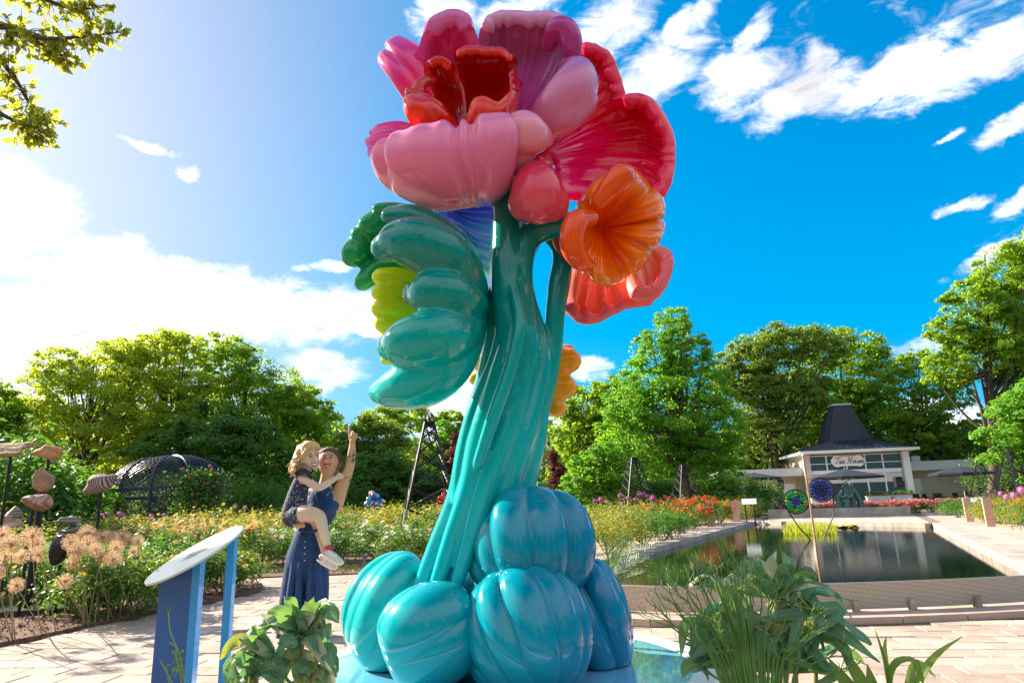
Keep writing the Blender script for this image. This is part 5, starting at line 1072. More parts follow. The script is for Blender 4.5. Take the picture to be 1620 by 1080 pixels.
stone(10, 711, 28, 13, s_sand, 1, box=.45, strata=9, label='flat ledged sandstone block at the left edge'); pole(17, 722)
stone(78, 714, 22, 14, s_rust, 2, Y=8.6, taper=.25, label='smooth orange brown stone'); pole(77, 726, Y=8.6)
stone(68, 759, 19, 17, s_hatch, 3, Y=8.35, label='round stone with carved hatching'); pole(66, 774, Y=8.35, rad=.03)
stone(54, 790, 28, 13, s_pink, 4, Y=8.1, tilt=R(-6), taper=.3, label='long reddish stone with a pink end'); pole(52, 800, Y=8.1)
stone(23, 812, 14, 15, s_grey, 5, Y=8.8, tilt=R(30), label='grey triangular stone'); stone(14, 827, 14, 9, s_pale, 6, Y=8.75, box=.5, label='pale square stone block'); pole(14, 834, Y=8.75)
stone(160, 763, 22, 14, s_stripe, 7, Y=8.0, tilt=R(8), label='stone with dark and pale stripes'); pole(160, 776, Y=8.0)
stone(111, 824, 18, 9, s_grey, 8, Y=8.4, box=.3, label='upper grey stone slab'); stone(107, 841, 17, 10, s_grey, 9, Y=8.4, box=.4, label='lower grey stone block'); stone(96, 871, 17, 25, s_dark, 10, Y=8.2, rough=.06, label='black egg shaped stone'); pole(95, 893, Y=8.2, rad=.02)
mb = MB(); bp = [gr(-120, 990)[:2], gr(142, 972)[:2], gr(118, 945)[:2], gr(-110, 955)[:2]]; mb.poly([tuple(p) for p in bp], .03, .095); mb.build('base_plate', mat('steel_plate', (.05, .05, .055), .35, metal=.6, var=.3, vscale=4), stone_o)
# ---- blue sign stand with round slanted top
GY = 4.05
sgn = thing('sign_stand', 'blue metal sign stand with a slanted round cream top', 'sign', (*at(308, 1000, GY)[:2], 0))
M_blue = mat('blue_enamel', (.008, .10, .33), .3, coat=.6, var=.12, vscale=2); M_blue2 = mat('blue_enamel_edge', (.012, .32, .75), .25, coat=.6)
C0 = at(310, 876, GY); e1 = (at(379, 845, GY) - at(241, 909, GY)) / 2; e2 = np.array([.0, .265, .098]); nn = np.cross(e1, e2); nn /= np.linalg.norm(nn)
ring = [C0 + e1 * math.cos(a) + e2 * math.sin(a) for a in np.linspace(0, 2 * math.pi, 64, endpoint=False)]
mb = MB(); mb.add([p + nn * .006 for p in ring] + [p - nn * .006 for p in ring], [tuple(range(64)), tuple(reversed(range(64, 128)))] + [(i, i + 64, (i + 1) % 64 + 64, (i + 1) % 64) for i in range(64)]); mb.build('top_disc', mat('cream_enamel', (.66, .63, .50), .3, var=.04, coat=.4), sgn)
for k in range(7):   # faint printed lines
    w_ = (.30, .26, .30, .22, .28, .30, .12)[k]; v0 = .30 - k * .085; MB().add([C0 + e1 * (a * w_ + .02) + e2 * (v0 + h_) + nn * (.0075 if nn[2] > 0 else -.0075) for a, h_ in ((-1, 0), (1, 0), (1, .035), (-1, .035))], [(0, 1, 2, 3)]).build('print_line', mat('print_grey', (.42, .40, .34), .5), sgn)
for s_ in (-1, 1):
    MB().ball(C0 + e1 * .86 * s_ + nn * (.006 if nn[2] > 0 else -.006), (.008, .008, .005), 8, 6).build('bolt', M_fascia, sgn)
def zt(x, y):  # height of the disc's underside above a point
    d = np.array([x, y, 0]) - C0; a = np.linalg.solve(np.array([[e1[0], e2[0]], [e1[1], e2[1]]]), d[:2]); return C0[2] + a[0] * e1[2] + a[1] * e2[2] - .012
pa, pb = at(250, 950, GY - .06), at(312, 950, GY - .06)
def wall_to_disc(mb, x0, x1, y0, y1):
    V = []; 
    for (x, y) in ((x0, y0), (x1, y0), (x1, y1), (x0, y1)): V.append((x, y, 0.0))
    for (x, y) in ((x0, y0), (x1, y0), (x1, y1), (x0, y1)): V.append((x, y, zt(x, y)))
    mb.add(V, [(0, 3, 2, 1), (4, 5, 6, 7), (0, 1, 5, 4), (1, 2, 6, 5), (2, 3, 7, 6), (3, 0, 4, 7)])
mb = MB(); wall_to_disc(mb, pa[0], pb[0] - .035, pa[1], pa[1] + .02); mb.build('panel', M_blue, sgn)
mb = MB(); wall_to_disc(mb, pb[0] - .035, pb[0] + .008, pa[1] - .012, pa[1] + .05); mb.build('post', M_blue2, sgn)
pc = at(362, 950, GY + .05); mb = MB(); wall_to_disc(mb, pc[0] - .022, pc[0] + .022, pc[1] - .025, pc[1] + .025); mb.build('post', M_blue2, sgn)
# ---- lattice arbor with climbing rose
AY = 25.0; ac = at(268, 772, AY); arbor = thing('lattice_arbor', 'black metal arbor with barrel shaped lattice dome roof', 'arbor', (ac[0], ac[1], 0)); M_arb = mat('arbor_metal', (.045, .05, .075), .35, metal=.5)
aw = 90 * mpp(268, 772, AY); ad = aw * .62; az0 = ac[2]; ah = 50 * mpp(268, 740, AY)
def dome(u, v):   # u round the ring, v from ring to crown
    th_ = v * math.pi / 2; r = math.cos(th_) ** .8; return np.array([ac[0] + aw * r * math.cos(u), ac[1] + ad * r * math.sin(u), az0 + ah * math.sin(th_)])
for k in range(10):
    u = 2 * math.pi * (k + .5) / 10; mb = MB(); mb.tube([dome(u, v) for v in np.linspace(0, 1, 12)], .035, 6); mb.build('rib', M_arb, arbor)
    q = dome(u, 0); mb = MB(); mb.tube([(q[0], q[1], 0), tuple(q)], .055, 8, caps=False); mb.build('post', M_arb, arbor)
for zz in (0, -.32):
    mb = MB(); mb.tube([dome(u, 0) + (0, 0, zz) for u in np.linspace(0, 2 * math.pi, 49)], .035, 6, caps=False); mb.build('ring_rail', M_arb, arbor)
mb = MB()
for k in range(56):
    for sgn_ in (1, -1): mb.tube([dome(2 * math.pi * k / 56 + sgn_ * v * 1.1, v) for v in np.linspace(0, .93, 10)], .011, 3, caps=False)
for k in range(70):
    u = 2 * math.pi * k / 70; a, b = dome(u, 0), dome(u + .16, 0); mb.tube([a + (0, 0, -.32), b], .010, 3, caps=False); mb.tube([a, b + (0, 0, -.32)], .010, 3, caps=False)
for k in (3, 4, 6, 7, 8):       # lattice side panels
    u0, u1 = 2 * math.pi * (k + .5) / 10, 2 * math.pi * (k + 1.0) / 10; a, b = dome(u0, 0), dome(u1, 0)
    for j in range(14):
        z0 = .1 + j * (az0 - .6) / 14; mb.tube([(a[0], a[1], z0), (b[0], b[1], z0 + .5)], .008, 3, caps=False); mb.tube([(b[0], b[1], z0), (a[0], a[1], z0 + .5)], .008, 3, caps=False)
stuff(mb.build('lattice', M_arb, arbor)); mb = MB(); mb.tube([dome(0, 1), dome(0, 1) + (0, 0, .2)], [.05, .02], 8); mb.ball(dome(0, 1) + np.array([0, 0, .25]), .06, 8, 6); mb.build('finial', M_arb, arbor)
rng = np.random.default_rng(61); n = 5200; u = rng.normal(-.72, .24, n); zz = rng.uniform(.2, 1, n) ** .6 * (az0 + .35)
P = np.array([dome(a, 0) for a in u]); P[:, 2] = zz; P += rng.normal(0, .16, (n, 3)); V, F = leaves_np(P, rng.normal(0, 1, (n, 3)) + np.array([0, -1, .6]), .11, .6, .4, rng)
cr = thing('climbing_rose', 'climbing rose with red flowers covering the front of the arbor', 'plant', (ac[0] + 1, ac[1] - ad, 0)); link('foliage', np_mesh('foliage', V - np.array(cr.location), F, M_rl), cr)
mb = MB()
for k in range(26): mb.ball(P[rng.integers(0, n)] + np.array([0, -.15, .05]), rng.uniform(.05, .09), 6, 4)
mb.build('blossoms', mat('red_rose_petal', (.36, .04, .07), .6, island=.3), cr)
mb = MB()
for k in range(5): a = dome(-.75 + .12 * (k - 2), 0); mb.tube([(a[0], a[1] - .05, 0), (a[0] + .1, a[1] - .08, 1), (a[0], a[1] - .05, az0)], .02, 5, 3)
mb.build('stems', M_bark, cr)
# ---- lattice towers
def lattice_tower(px, ytop, ybar, Yt, half, label, name='lattice_tower', levels=6, cap=True, rad=.03, yaw=R(12), group='black lattice towers'):
    t = at(px, ytop, Yt); b = at(px, ybar, Yt); zb = b[2]; zt_ = t[2]; x0, y0 = b[0], b[1]
    o = thing(name, label, 'trellis', (x0, y0, 0), yaw, group); M_t = M_black
    top = half * .16
    def hw(z): return half + (top - half) * (z - zb) / (zt_ - zb)
    cor = [(-1, -1), (1, -1), (1, 1), (-1, 1)]
    P = lambda c, z: (cor[c][0] * hw(z), cor[c][1] * hw(z), z)
    for c in range(4): MB().tube([P(c, 0.0), P(c, zt_)], rad, 6, caps=False).build('leg', M_t, o, world=False)
    zs = [zb + (zt_ - zb) * (1 - (1 - k / levels) ** 1.45) for k in range(levels + 1)]
    for k in range(levels):
        for c in range(4):
            d = (c + 1) % 4
            MB().tube([P(c, zs[k]), P(d, zs[k + 1])], rad * .55, 4, caps=False).build('brace', M_t, o, world=False); MB().tube([P(d, zs[k]), P(c, zs[k + 1])], rad * .55, 4, caps=False).build('brace', M_t, o, world=False)
    for c in range(4): MB().tube([P(c, zb), P((c + 1) % 4, zb)], rad * .9, 6, caps=False).build('rail', M_t, o, world=False)
    mb = MB(); mb.box((0, 0, zt_), (top * 2.3, top * 2.3, .04)); mb.build('cap_plate', M_t, o, world=False)
    if cap:
        mb = MB()
        for a in range(4): mb.tube([(math.cos(a * .785) * top * 1.15 * math.cos(q), math.sin(a * .785) * top * 1.15 * math.cos(q), zt_ + .06 + top * 1.2 * math.sin(q) + top * .5) for q in np.linspace(-.6, math.pi + .6, 14)], .012, 4)
        mb.build('finial', M_t, o, world=False)
    return o
lattice_tower(679, 668, 838, 17.0, .68, 'tall black lattice tower standing in the rose bed beside the stem', levels=7)
lattice_tower(1008, 724, 806, 25.5, .62, 'slim black lattice tower among purple alliums', cap=False, levels=8, rad=.028)
lattice_tower(1087, 735, 808, 29.0, .62, 'black lattice tower in front of the maple trunk', cap=False, levels=7, rad=.026)
lattice_tower(1562, 733, 800, 26.0, .42, 'thin black lattice tower at the end of the right bollards', cap=False, levels=6, rad=.022)
lattice_tower(1612, 712, 800, 24.0, .5, 'thin black lattice tower at the right edge', cap=False, levels=7, rad=.024)
# ---- plant label stakes
def stake(px, ytop, ybot, Y, w, h, col, label, name='plant_label'):
    p = gr(px, ybot); t = at(px, ytop, p[1]); o = thing(name, label, 'plant label', (p[0], p[1], 0)); m = mat('label_' + name, col, .6, var=.1)
    MB().box((0, 0, t[2] / 2), (.05 * w / .3, .03, t[2])).build('post', m, o, world=False); MB().box((0, -.02, t[2] + h * .3), (w, .015, h), ax=[(1, 0, 0), (0, .85, .5), (0, -.5, .85)]).build('plate', mat('label_plate', [c * 1.1 for c in col], .5), o, world=False)
    MB().box((0, 0, .04), (.05 * w / .3 + .05, .08, .08)).build('foot', M_coping, o, world=False)
    return o
stake(613, 866, 895, 0, .30, .16, (.62, .40, .18), 'wooden plant label on a post before the white roses')
stake(577, 882, 895, 0, .10, .08, (.25, .32, .42), 'small blue grey plant label stake by the white roses')
stake(990, 828, 841, 0, .28, .05, (.55, .42, .34), 'small flat topped path light beside the walkway bed', name='path_light')
stake(1021, 826, 838, 0, .07, .05, (.55, .50, .45), 'short pale stake beside the walkway bed')
# ---- granite bollards
M_gran = mat('pink_granite', (.52, .31, .23), .75, var=.15, vscale=14, bump=.2, bscale=60)
for (px, yt, yb, w, lab) in [(1126, 792, 832, 11, 'pink granite bollard nearest on the left walkway'), (1166, 792, 825, 10.5, 'pink granite bollard in the middle of the left walkway'), (1222, 790, 815, 7, 'pink granite bollard at the far end of the left walkway'), (1492, 787, 815, 7, 'pink granite bollard at the far end of the right walkway'), (1535, 787, 825, 10, 'pink granite bollard in the middle of the right walkway'), (1568, 786.5, 832.5, 11.5, 'pink granite bollard nearest on the right walkway')]:
    p = gr(px, yb); t = at(px, yt, p[1]); ww = w * mpp(px, yb, p[1]); H_ = t[2]
    o = thing('granite_bollard', lab, 'bollard', (p[0], p[1], 0), R(-26.6), 'pink granite bollards along the pool')
    mb = MB(); z1 = H_ * .27; mb.box((0, 0, z1 / 2), (ww, ww, z1 - .012)); mb.build('base', M_gran, o, world=False)
    mb = MB(); mb.poly([(-ww / 2, -ww / 2), (ww / 2, -ww / 2), (ww / 2, ww / 2), (-ww / 2, ww / 2)], z1, H_); mb.build('shaft', M_gran, o, world=False)
# ---- info panels
def info(px, py, Y, w, h, lab):
    c = at(px, py, Y); o = thing('info_panel', lab, 'sign', (c[0], c[1], 0), R(-20)); MB().box((0, 0, c[2]), (w, .03, h), ax=[(1, 0, 0), (0, .75, -.66), (0, .66, .75)]).build('panel', M_white, o, world=False)
    for s in (-1, 1): MB().box((s * w * .3, .02, c[2] / 2), (.05, .05, c[2])).build('leg', M_black, o, world=False)
info(1185, 793, 30, .60, .30, 'slanted white information panel behind the left bollards'); info(1540, 791, 27, .62, .26, 'white information panel seen between the right bollards')
o = thing('path_light', 'small blue topped path light behind the middle left bollard', 'light', (*gr(1149, 819)[:2], 0)); MB().tube([(0, 0, 0), (0, 0, .36)], .05, 8).build('post', M_white, o, world=False); mb = MB(); mb.lathe([(.02, .36), (.14, .37), (.12, .43), (.02, .46)], seg=12); mb.build('hood', mat('blue_hood', (.03, .25, .45), .4), o, world=False)
# ---- glass flowers in the pool
def glass_flower(px, py, r, foot, mid, lab, cols, seed):
    f = gr(*foot, WATER_Z); Y = f[1]; c = at(px, py, Y); rr = r * mpp(px, py, Y); o = thing('glass_flower', lab, 'sculpture', (f[0], f[1], WATER_Z)); 
    yaw = math.atan2(c[0], c[1]); ux = np.array([math.cos(yaw), -math.sin(yaw), 0]); uz = np.array([0, 0, 1.0]); ny = np.array([math.sin(yaw), math.cos(yaw), 0])
    ring = lambda R_, n=40: [c + R_ * (ux * math.cos(a) + uz * math.sin(a)) for a in np.linspace(0, 2 * math.pi, n)]
    mb = MB(); mb.tube(ring(rr), rr * .06, 6, caps=False); mb.build('frame', M_black, o)
    mb = MB(); d = rr * .93; R40 = [c + d * (ux * math.cos(a) + uz * math.sin(a)) for a in np.linspace(0, 2 * math.pi, 40, endpoint=False)]
    mb.add([p - ny * .008 for p in R40] + [p + ny * .008 for p in R40], [tuple(range(40)), tuple(reversed(range(40, 80)))] + [(i, i + 40, (i + 1) % 40 + 40, (i + 1) % 40) for i in range(40)]); mb.build('backing', cols[-1], o)
    rng = random.Random(seed); k = 0
    for (R_, n, s, ms) in [(.0, 1, .13, cols[0]), (.24, 6, .12, cols[0]), (.47, 11, .13, cols[1]), (.74, 16, .135, cols[2])]:
        for j in range(n):
            a = 2 * math.pi * j / n + R_ * 2; q = c + rr * R_ * (ux * math.cos(a) + uz * math.sin(a)) - ny * .014
            mb = MB(); mb.ball((0, 0, 0), 1, 10, 6); mb.V[0] = mb.V[0] @ np.array([ux * rr * s, ny * .022, uz * rr * s]) + q; mb.build('glass_disc', ms[k % len(ms)], o, smooth=True); k += 1
    b = at(mid[0], mid[1], Y); mb = MB(); mb.tube([f - (0, 0, .4), f, b, at(px + mid[2] * r, py + r * .35, Y), at(px + mid[2] * r * .97, py + r * .1, Y)], rr * .055, 6, 8); mb.build('stem', M_black, o)
    return o
def glass(name, c): return mat(name, c, .08, coat=.6, trans=.35, tcol=[min(1, x * 1.6) for x in c])
gB, gN, gT, gG, gY, gL = glass('glass_violet', (.05, .03, .45)), glass('glass_navy', (.012, .02, .16)), glass('glass_turquoise', (.04, .45, .33)), glass('glass_green', (.08, .42, .03)), glass('glass_yellow', (.62, .55, .05)), glass('glass_blue', (.04, .13, .50))
glass_flower(1259, 793, 18.5, (1281, 853), (1263, 832, -.92), 'green glass flower disc with violet centre on a curved stem in the pool', [[gB], [gT, gN, gT], [gG, gG, gY, gT], gG], 1)
glass_flower(1299, 774.5, 18.5, (1303, 853), (1318, 815, .97), 'blue glass flower disc on a curved stem in the pool', [[gN], [gN], [gL, gB], glass('glass_slate', (.16, .16, .26))], 2)
f = gr(1291, 860, WATER_Z); t = at(1271, 722, f[1]); o = thing('copper_pole', 'thin copper pole rising from the pool between the glass flowers', 'pole', (f[0], f[1], WATER_Z))
MB().tube([f - (0, 0, .4), f * .5 + t * .5, t], .028, 8, caps=True).build('tube', mat('copper', (.62, .36, .22), .35, metal=.6, var=.3, vscale=9), o); MB().ball(t + (0, 0, .03), (.05, .05, .06), 8, 6).build('tip', M_stone, o)
# water plants at the far side
rng = np.random.default_rng(88); n = 900; P = np.array([gr(rng.uniform(1240, 1322), rng.uniform(834, 846), WATER_Z) for _ in range(n)]); V = []; F = []
for i, p in enumerate(P):
    h = rng.uniform(.12, .32); a = rng.uniform(0, 3.14); w = .02; d = np.array([math.cos(a) * w, math.sin(a) * w, 0]); ln = rng.normal(0, .07, 3); ln[2] = 0; o_ = len(V); V += [p - d, p + d, p + ln + (0, 0, h)]; F.append((o_, o_ + 1, o_ + 2))
stuff(link('water_plants', np_mesh('water_plants', np.array(V), np.array(F), mat('water_reed', (.30, .36, .02), .5, trans=.4, tcol=(.6, .62, .03), island=.2))))
V, F = leaves_np(np.array([gr(rng.uniform(1312, 1352), rng.uniform(829, 834), WATER_Z + .02) for _ in range(110)]), np.tile([0, 0, 1.], (110, 1)), .3, .9, .1, rng); o = link('lily_pads', np_mesh('lily_pads', V, F, mat('lily_leaf', (.45, .38, .03), .5, island=.3))); stuff(o)
# ---- bronze figures on the platform
bz = at(1342, 806, 37.5); M_bronze = mat('green_bronze', (.055, .10, .085), .45, metal=.6, col2=(.14, .22, .19), vscale=5)
br = thing('bronze_group', 'green bronze group of bending robed figures on the stone platform', 'statue', (bz[0], bz[1], .34))
def bp_(px, py, r, dy=0): return (*at(px, py, 37.5 + dy), r * mpp(px, py, 37.5))
for path in ([(1326, 808, 6.5, .1), (1327, 796, 5, .1), (1328, 786, 4.2, .1), (1331, 779, 3.2, .05), (1334, 774, 2.6, 0)], [(1339, 808, 7, -.1), (1339, 795, 5.4, -.1), (1338.5, 785, 4.6, -.1), (1338, 777, 3.6, -.1), (1337.5, 770, 2.8, -.12)], [(1350, 808, 6, .1), (1349, 796, 5, .05), (1348, 786, 4.4, 0), (1347, 779, 3.4, 0), (1347, 772, 2.7, 0)], [(1364, 808, 5.5), (1361, 795, 4.6), (1357, 785, 3.8), (1352, 777, 3.2), (1349, 772, 2.2)], [(1329, 783, 2.2, -.15), (1333, 787, 2, -.25), (1338, 784, 1.8, -.25)], [(1348, 782, 2.2, -.1), (1343, 787, 2, -.25), (1339, 785, 1.8, -.25)]):
    Q = [bp_(*p) for p in path]; mb = MB(); mb.tube([q[:3] for q in Q], [q[3] for q in Q], 12, 5)
    if len(path) == 5 and path[-1][2] > 2.4: mb.ball(np.array(Q[-1][:3]) + np.array([0, -.03, .12]), (.11, .13, .15), 10, 8)
    for k in range(4):      # folds of the robe
        if len(path) == 5: mb.tube([np.array(Q[0][:3]) + np.array([(k - 1.5) * .09, -.17, 0]), np.array(Q[1][:3]) + np.array([(k - 1.5) * .07, -.14, 0]), np.array(Q[2][:3]) + np.array([(k - 1.5) * .04, -.1, 0])], [.05, .045, .03], 6, 3)
    remesh(mb.build('figure', M_bronze, br, smooth=True), .03, 2)
pt = MB(); pt.box((bz[0], bz[1], .25), (2.6, 1.2, .2), R(-10)); pt.build('plinth', M_coping, br)
# ---- terrace: umbrellas, tables, chairs, planters, speakers
M_canvas = mat('navy_canvas', (.016, .020, .035), .75); M_polec = mat('pale_wood', (.50, .42, .33), .6)
def umbrella(px, ytop, yedge, halfpx, Y, lab):
    c = at(px, ytop, Y); e = at(px, yedge, Y); s = mpp(px, yedge, Y); R_ = halfpx * s; o = thing('patio_umbrella', lab, 'umbrella', (c[0], c[1], 0), R(15), 'navy patio umbrellas at the tea house')
    n = 8; V = [(0, 0, c[2])] + [(R_ * .5 * math.cos(a), R_ * .5 * math.sin(a), c[2] * .55 + e[2] * .45 - .02) for a in np.arange(n) * 2 * math.pi / n] + [(R_ * math.cos(a), R_ * math.sin(a), e[2]) for a in np.arange(n) * 2 * math.pi / n] + [(R_ * .98 * math.cos(a), R_ * .98 * math.sin(a), e[2] - .14) for a in np.arange(n) * 2 * math.pi / n]
    mb = MB(); mb.add(V, [(0, 1 + j, 1 + (j + 1) % n) for j in range(n)] + [(1 + j + n * k, 1 + j + n * (k + 1), 1 + (j + 1) % n + n * (k + 1), 1 + (j + 1) % n + n * k) for k in (0, 1) for j in range(n)]); mb.build('canopy', M_canvas, o, world=False)
    MB().tube([(0, 0, 0), (0, 0, c[2] + .05)], .035, 8).build('pole', M_polec, o, world=False)
    for j in range(n):
        a = j * 2 * math.pi / n; MB().tube([(0, 0, e[2] - .35), (R_ * .55 * math.cos(a), R_ * .55 * math.sin(a), c[2] * .5 + e[2] * .5 - .05)], .014, 4, caps=False).build('rib', M_polec, o, world=False)
    MB().box((0, 0, .05), (.6, .6, .1)).build('foot', M_black, o, world=False)
umbrella(1336, 741, 754, 55, 50, 'navy patio umbrella in front of the tea house sign'); umbrella(1190, 747, 756, 44, 50, 'navy patio umbrella before the white doors of the left wing'); umbrella(1518, 736, 748, 46, 46, 'navy patio umbrella on the right terrace')
def table(px, Y, lab):
    x, y = XY(px, Y); o = thing('cafe_table', lab, 'table', (x, y, .01), 0, 'cafe tables on the right terrace'); mb = MB(); mb.lathe([(.02, .72), (.42, .72), (.42, .75), (.02, .75)], seg=16); mb.build('top', M_black, o, world=False); MB().tube([(0, 0, .02), (0, 0, .72)], .035, 6).build('leg', M_black, o, world=False); mb = MB(); mb.lathe([(.02, 0), (.26, 0), (.22, .03), (.02, .05)], seg=12); mb.build('foot', M_black, o, world=False)
for px, Y, lab in ((1462, 49, 'black cafe table nearest the planter box'), (1492, 48, 'black cafe table left of the right umbrella'), (1525, 48.5, 'black cafe table under the right umbrella'), (1570, 47, 'black cafe table of the seated people')): table(px, Y, lab)
chair0 = thing('cafe_chair', 'black cafe chair on the right terrace', 'chair', (*XY(1455, 48), .01), 0, 'black cafe chairs on the right terrace')
MB().box((0, 0, .45), (.46, .46, .05)).build('seat', M_black, chair0, world=False); MB().box((0, .22, .72), (.46, .04, .46)).build('backrest', M_black, chair0, world=False)
for sx in (-1, 1):
    for sy in (-1, 1): MB().tube([(sx * .2, sy * .2, 0), (sx * .2, sy * .2, .45)], .015, 5, caps=False).build('leg', M_black, chair0, world=False)
    MB().tube([(sx * .23, -.2, .64), (sx * .23, .2, .66)], .018, 5).build('armrest', M_black, chair0, world=False)
for k, (px, Y, rz) in enumerate([(1455, 48, 2), (1470, 47.5, .5), (1484, 47, 3), (1500, 47.5, 1), (1508, 49, 4), (1518, 47, .2), (1535, 48, 2.5), (1545, 47, 5), (1478, 50, 3.4), (1580, 46, 1.2)]):
    if k == 0: chair0.rotation_euler = (0, 0, rz); continue
    dup(chair0, (*XY(px, Y), .01), rz)
def planter(px, Y, w, lab):
    x, y = XY(px, Y); o = thing('planter_box', lab, 'planter', (x, y, .01), TYAW, 'white planter boxes at the tea house'); MB().box((0, 0, .42), (w, .5, .84)).build('box', M_white, o, world=False); MB().box((0, 0, .86), (w + .06, .56, .05)).build('rim', M_white, o, world=False)
    rng = np.random.default_rng(int(px)); n = 260; P = np.c_[rng.uniform(-w / 2, w / 2, n), rng.uniform(-.25, .25, n), rng.uniform(.85, 1.2, n)]; V, F = leaves_np(P, np.tile([0, -.5, .8], (n, 1)), .16, .6, .5, rng); link('plants', np_mesh('plants', V, F, M_gl), o); MB().box((0, -.24, .9), (w * .9, .06, .1)).build('flowers', M_bred, o, world=False)
planter(1392, 51, 1.6, 'white planter box right of the bronze figures'); planter(1434, 50.5, 1.5, 'white planter box at the right pillar of the tea house'); planter(1298, 52, 1.3, 'white planter box behind the blue glass flower')
def speaker(px, py, Y, h, w, lab):
    c = at(px, py, Y); o = thing('loudspeaker', lab, 'speaker', (c[0], c[1], .01), 0, 'black loudspeakers on stands'); mb = MB(); mb.box((0, 0, c[2]), (w, w * .8, h)); mb.build('cabinet', M_black, o, world=False)
    mb = MB(); mb.ball((0, -w * .42, c[2] - h * .15), (w * .36, .03, w * .36), 12, 6); mb.build('cone', mat('speaker_cone', (.03, .03, .03), .6), o, world=False); MB().tube([(0, 0, .3), (0, 0, c[2])], .025, 6).build('pole', M_black, o, world=False)
    for a in (0, 2.1, 4.2): MB().tube([(0, 0, .55), (math.cos(a) * .4, math.sin(a) * .4, 0)], .018, 5).build('leg', M_black, o, world=False)
speaker(1421, 762, 51, .75, .5, 'black loudspeaker on a stand before the right of the glass front'); speaker(1234, 766, 51, .72, .45, 'black loudspeaker on a stand before the left wing doors')
# ---- small painted ball sculpture behind the roses
bc = at(592, 794, 27); o = thing('painted_sculpture', 'small sculpture of purple blue and orange balls behind the roses', 'sculpture', (bc[0], bc[1], 0))
rng = np.random.default_rng(5); mm = [mat('ball_violet', (.16, .07, .42), .3, coat=.5), mat('ball_blue', (.02, .12, .5), .3, coat=.5), mat('ball_orange', (.75, .25, .12), .3, coat=.5), mat('ball_lilac', (.45, .25, .6), .3, coat=.5), mat('ball_turquoise', (.02, .35, .5), .3, coat=.5)]
for k in range(30):
    d = rng.normal(0, 1, 3); d /= np.linalg.norm(d); d[1] = -abs(d[1]); mi = 1 if d[2] < -.2 else (2 if d[2] > .75 else int(rng.integers(0, 5))); MB().ball(bc + d * np.array([.32, .3, .34]), rng.uniform(.08, .13), 10, 8).build('ball', mm[mi], o, smooth=True)
MB().tube([(bc[0], bc[1], 0), tuple(bc)], .06, 8).build('stem', mm[4], o)
# ---- drain grate and loose stone
gc = gr(1128, 1023); o = thing('drain_grate', 'round black iron drain grate in the paving beside the plinth', 'drain', (gc[0], gc[1], .004)); mb = MB()
for r in (.05, .10, .15, .2): mb.tube([(r * math.cos(a), r * math.sin(a), .006) for a in np.linspace(0, 2 * math.pi, 28)], .010, 5, caps=False)
for k in range(10): a = k * math.pi / 5; mb.tube([(.05 * math.cos(a), .05 * math.sin(a), .006), (.2 * math.cos(a), .2 * math.sin(a), .006)], .007, 4)
mb.build('grid', M_black, o, world=False); mb = MB(); mb.lathe([(.01, -.002), (.2, -.002), (.2, .0)], seg=24); mb.build('pit', mat('pit_dark', (.01, .01, .01), .9), o, world=False)
c = gr(98, 1003, .05); tag(MB().ball((0, 0, 0), (.085, .06, .04), 14, 10).build('loose_stone', mat('blue_stone', (.05, .065, .10), .6, bump=.4), loc=tuple(c), smooth=True), 'smooth blue grey stone lying at the edge of the mulch', 'stone')

# ================================================================== PEOPLE
def skin_mat(name, c, tattoo=None):
    m = mat(name, c, .5, var=.06, vscale=12); p = m.node_tree.nodes['Principled BSDF']; p.inputs['Subsurface Weight'].default_value = .15; p.inputs['Subsurface Radius'].default_value = (.012, .005, .003)
    if tattoo is not None:
        n, l = m.node_tree.nodes, m.node_tree.links; src = p.inputs['Base Color'].links[0].from_socket
        g = n.new('ShaderNodeNewGeometry'); tot = None
        for (c0, r) in tattoo:
            d = n.new('ShaderNodeVectorMath'); d.operation = 'DISTANCE'; d.inputs[1].default_value = tuple(c0); l.new(g.outputs['Position'], d.inputs[0])
            mr = n.new('ShaderNodeMapRange'); mr.inputs['From Min'].default_value = r * .7; mr.inputs['From Max'].default_value = r; mr.inputs['To Min'].default_value = 1; mr.inputs['To Max'].default_value = 0; l.new(d.outputs['Value'], mr.inputs['Value'])
            if tot is None: tot = mr.outputs[0]
            else:
                mx = n.new('ShaderNodeMath'); mx.operation = 'MAXIMUM'; l.new(tot, mx.inputs[0]); l.new(mr.outputs[0], mx.inputs[1]); tot = mx.outputs[0]
        nt = n.new('ShaderNodeTexNoise'); nt.inputs['Scale'].default_value = 42; nt.inputs['Detail'].default_value = 2; l.new(g.outputs['Position'], nt.inputs['Vector'])
        rp = n.new('ShaderNodeMapRange'); rp.inputs['From Min'].default_value = .50; rp.inputs['From Max'].default_value = .56; l.new(nt.outputs[0], rp.inputs['Value'])
        mu = n.new('ShaderNodeMath'); mu.operation = 'MULTIPLY'; l.new(tot, mu.inputs[0]); l.new(rp.outputs[0], mu.inputs[1])
        mx = n.new('ShaderNodeMix'); mx.data_type = 'RGBA'; l.new(mu.outputs[0], mx.inputs[0]); l.new(src, mx.inputs[6]); mx.inputs[7].default_value = (.06, .035, .03, 1); l.new(mx.outputs[2], p.inputs['Base Color'])
    return m
WY = 6.5
def px3(Y):
    s = mpp(500, 820, Y)
    def f(*p): return (*at(p[0], p[1], Y + (p[3] if len(p) > 3 else 0)), p[2] * s)
    return f
def limb(mb, f, pts, seg=14, res=5, flat=1.0):
    Q = [f(*p) for p in pts]; mb.tube([q[:3] for q in Q], [q[3] for q in Q], seg, res, flat=flat)
def blob(mb, f, p, s):
    q = f(*p); mb.ball(q[:3], [q[3] * a for a in s], 20, 14)
fw = px3(WY); S_W = mpp(500, 820, WY)
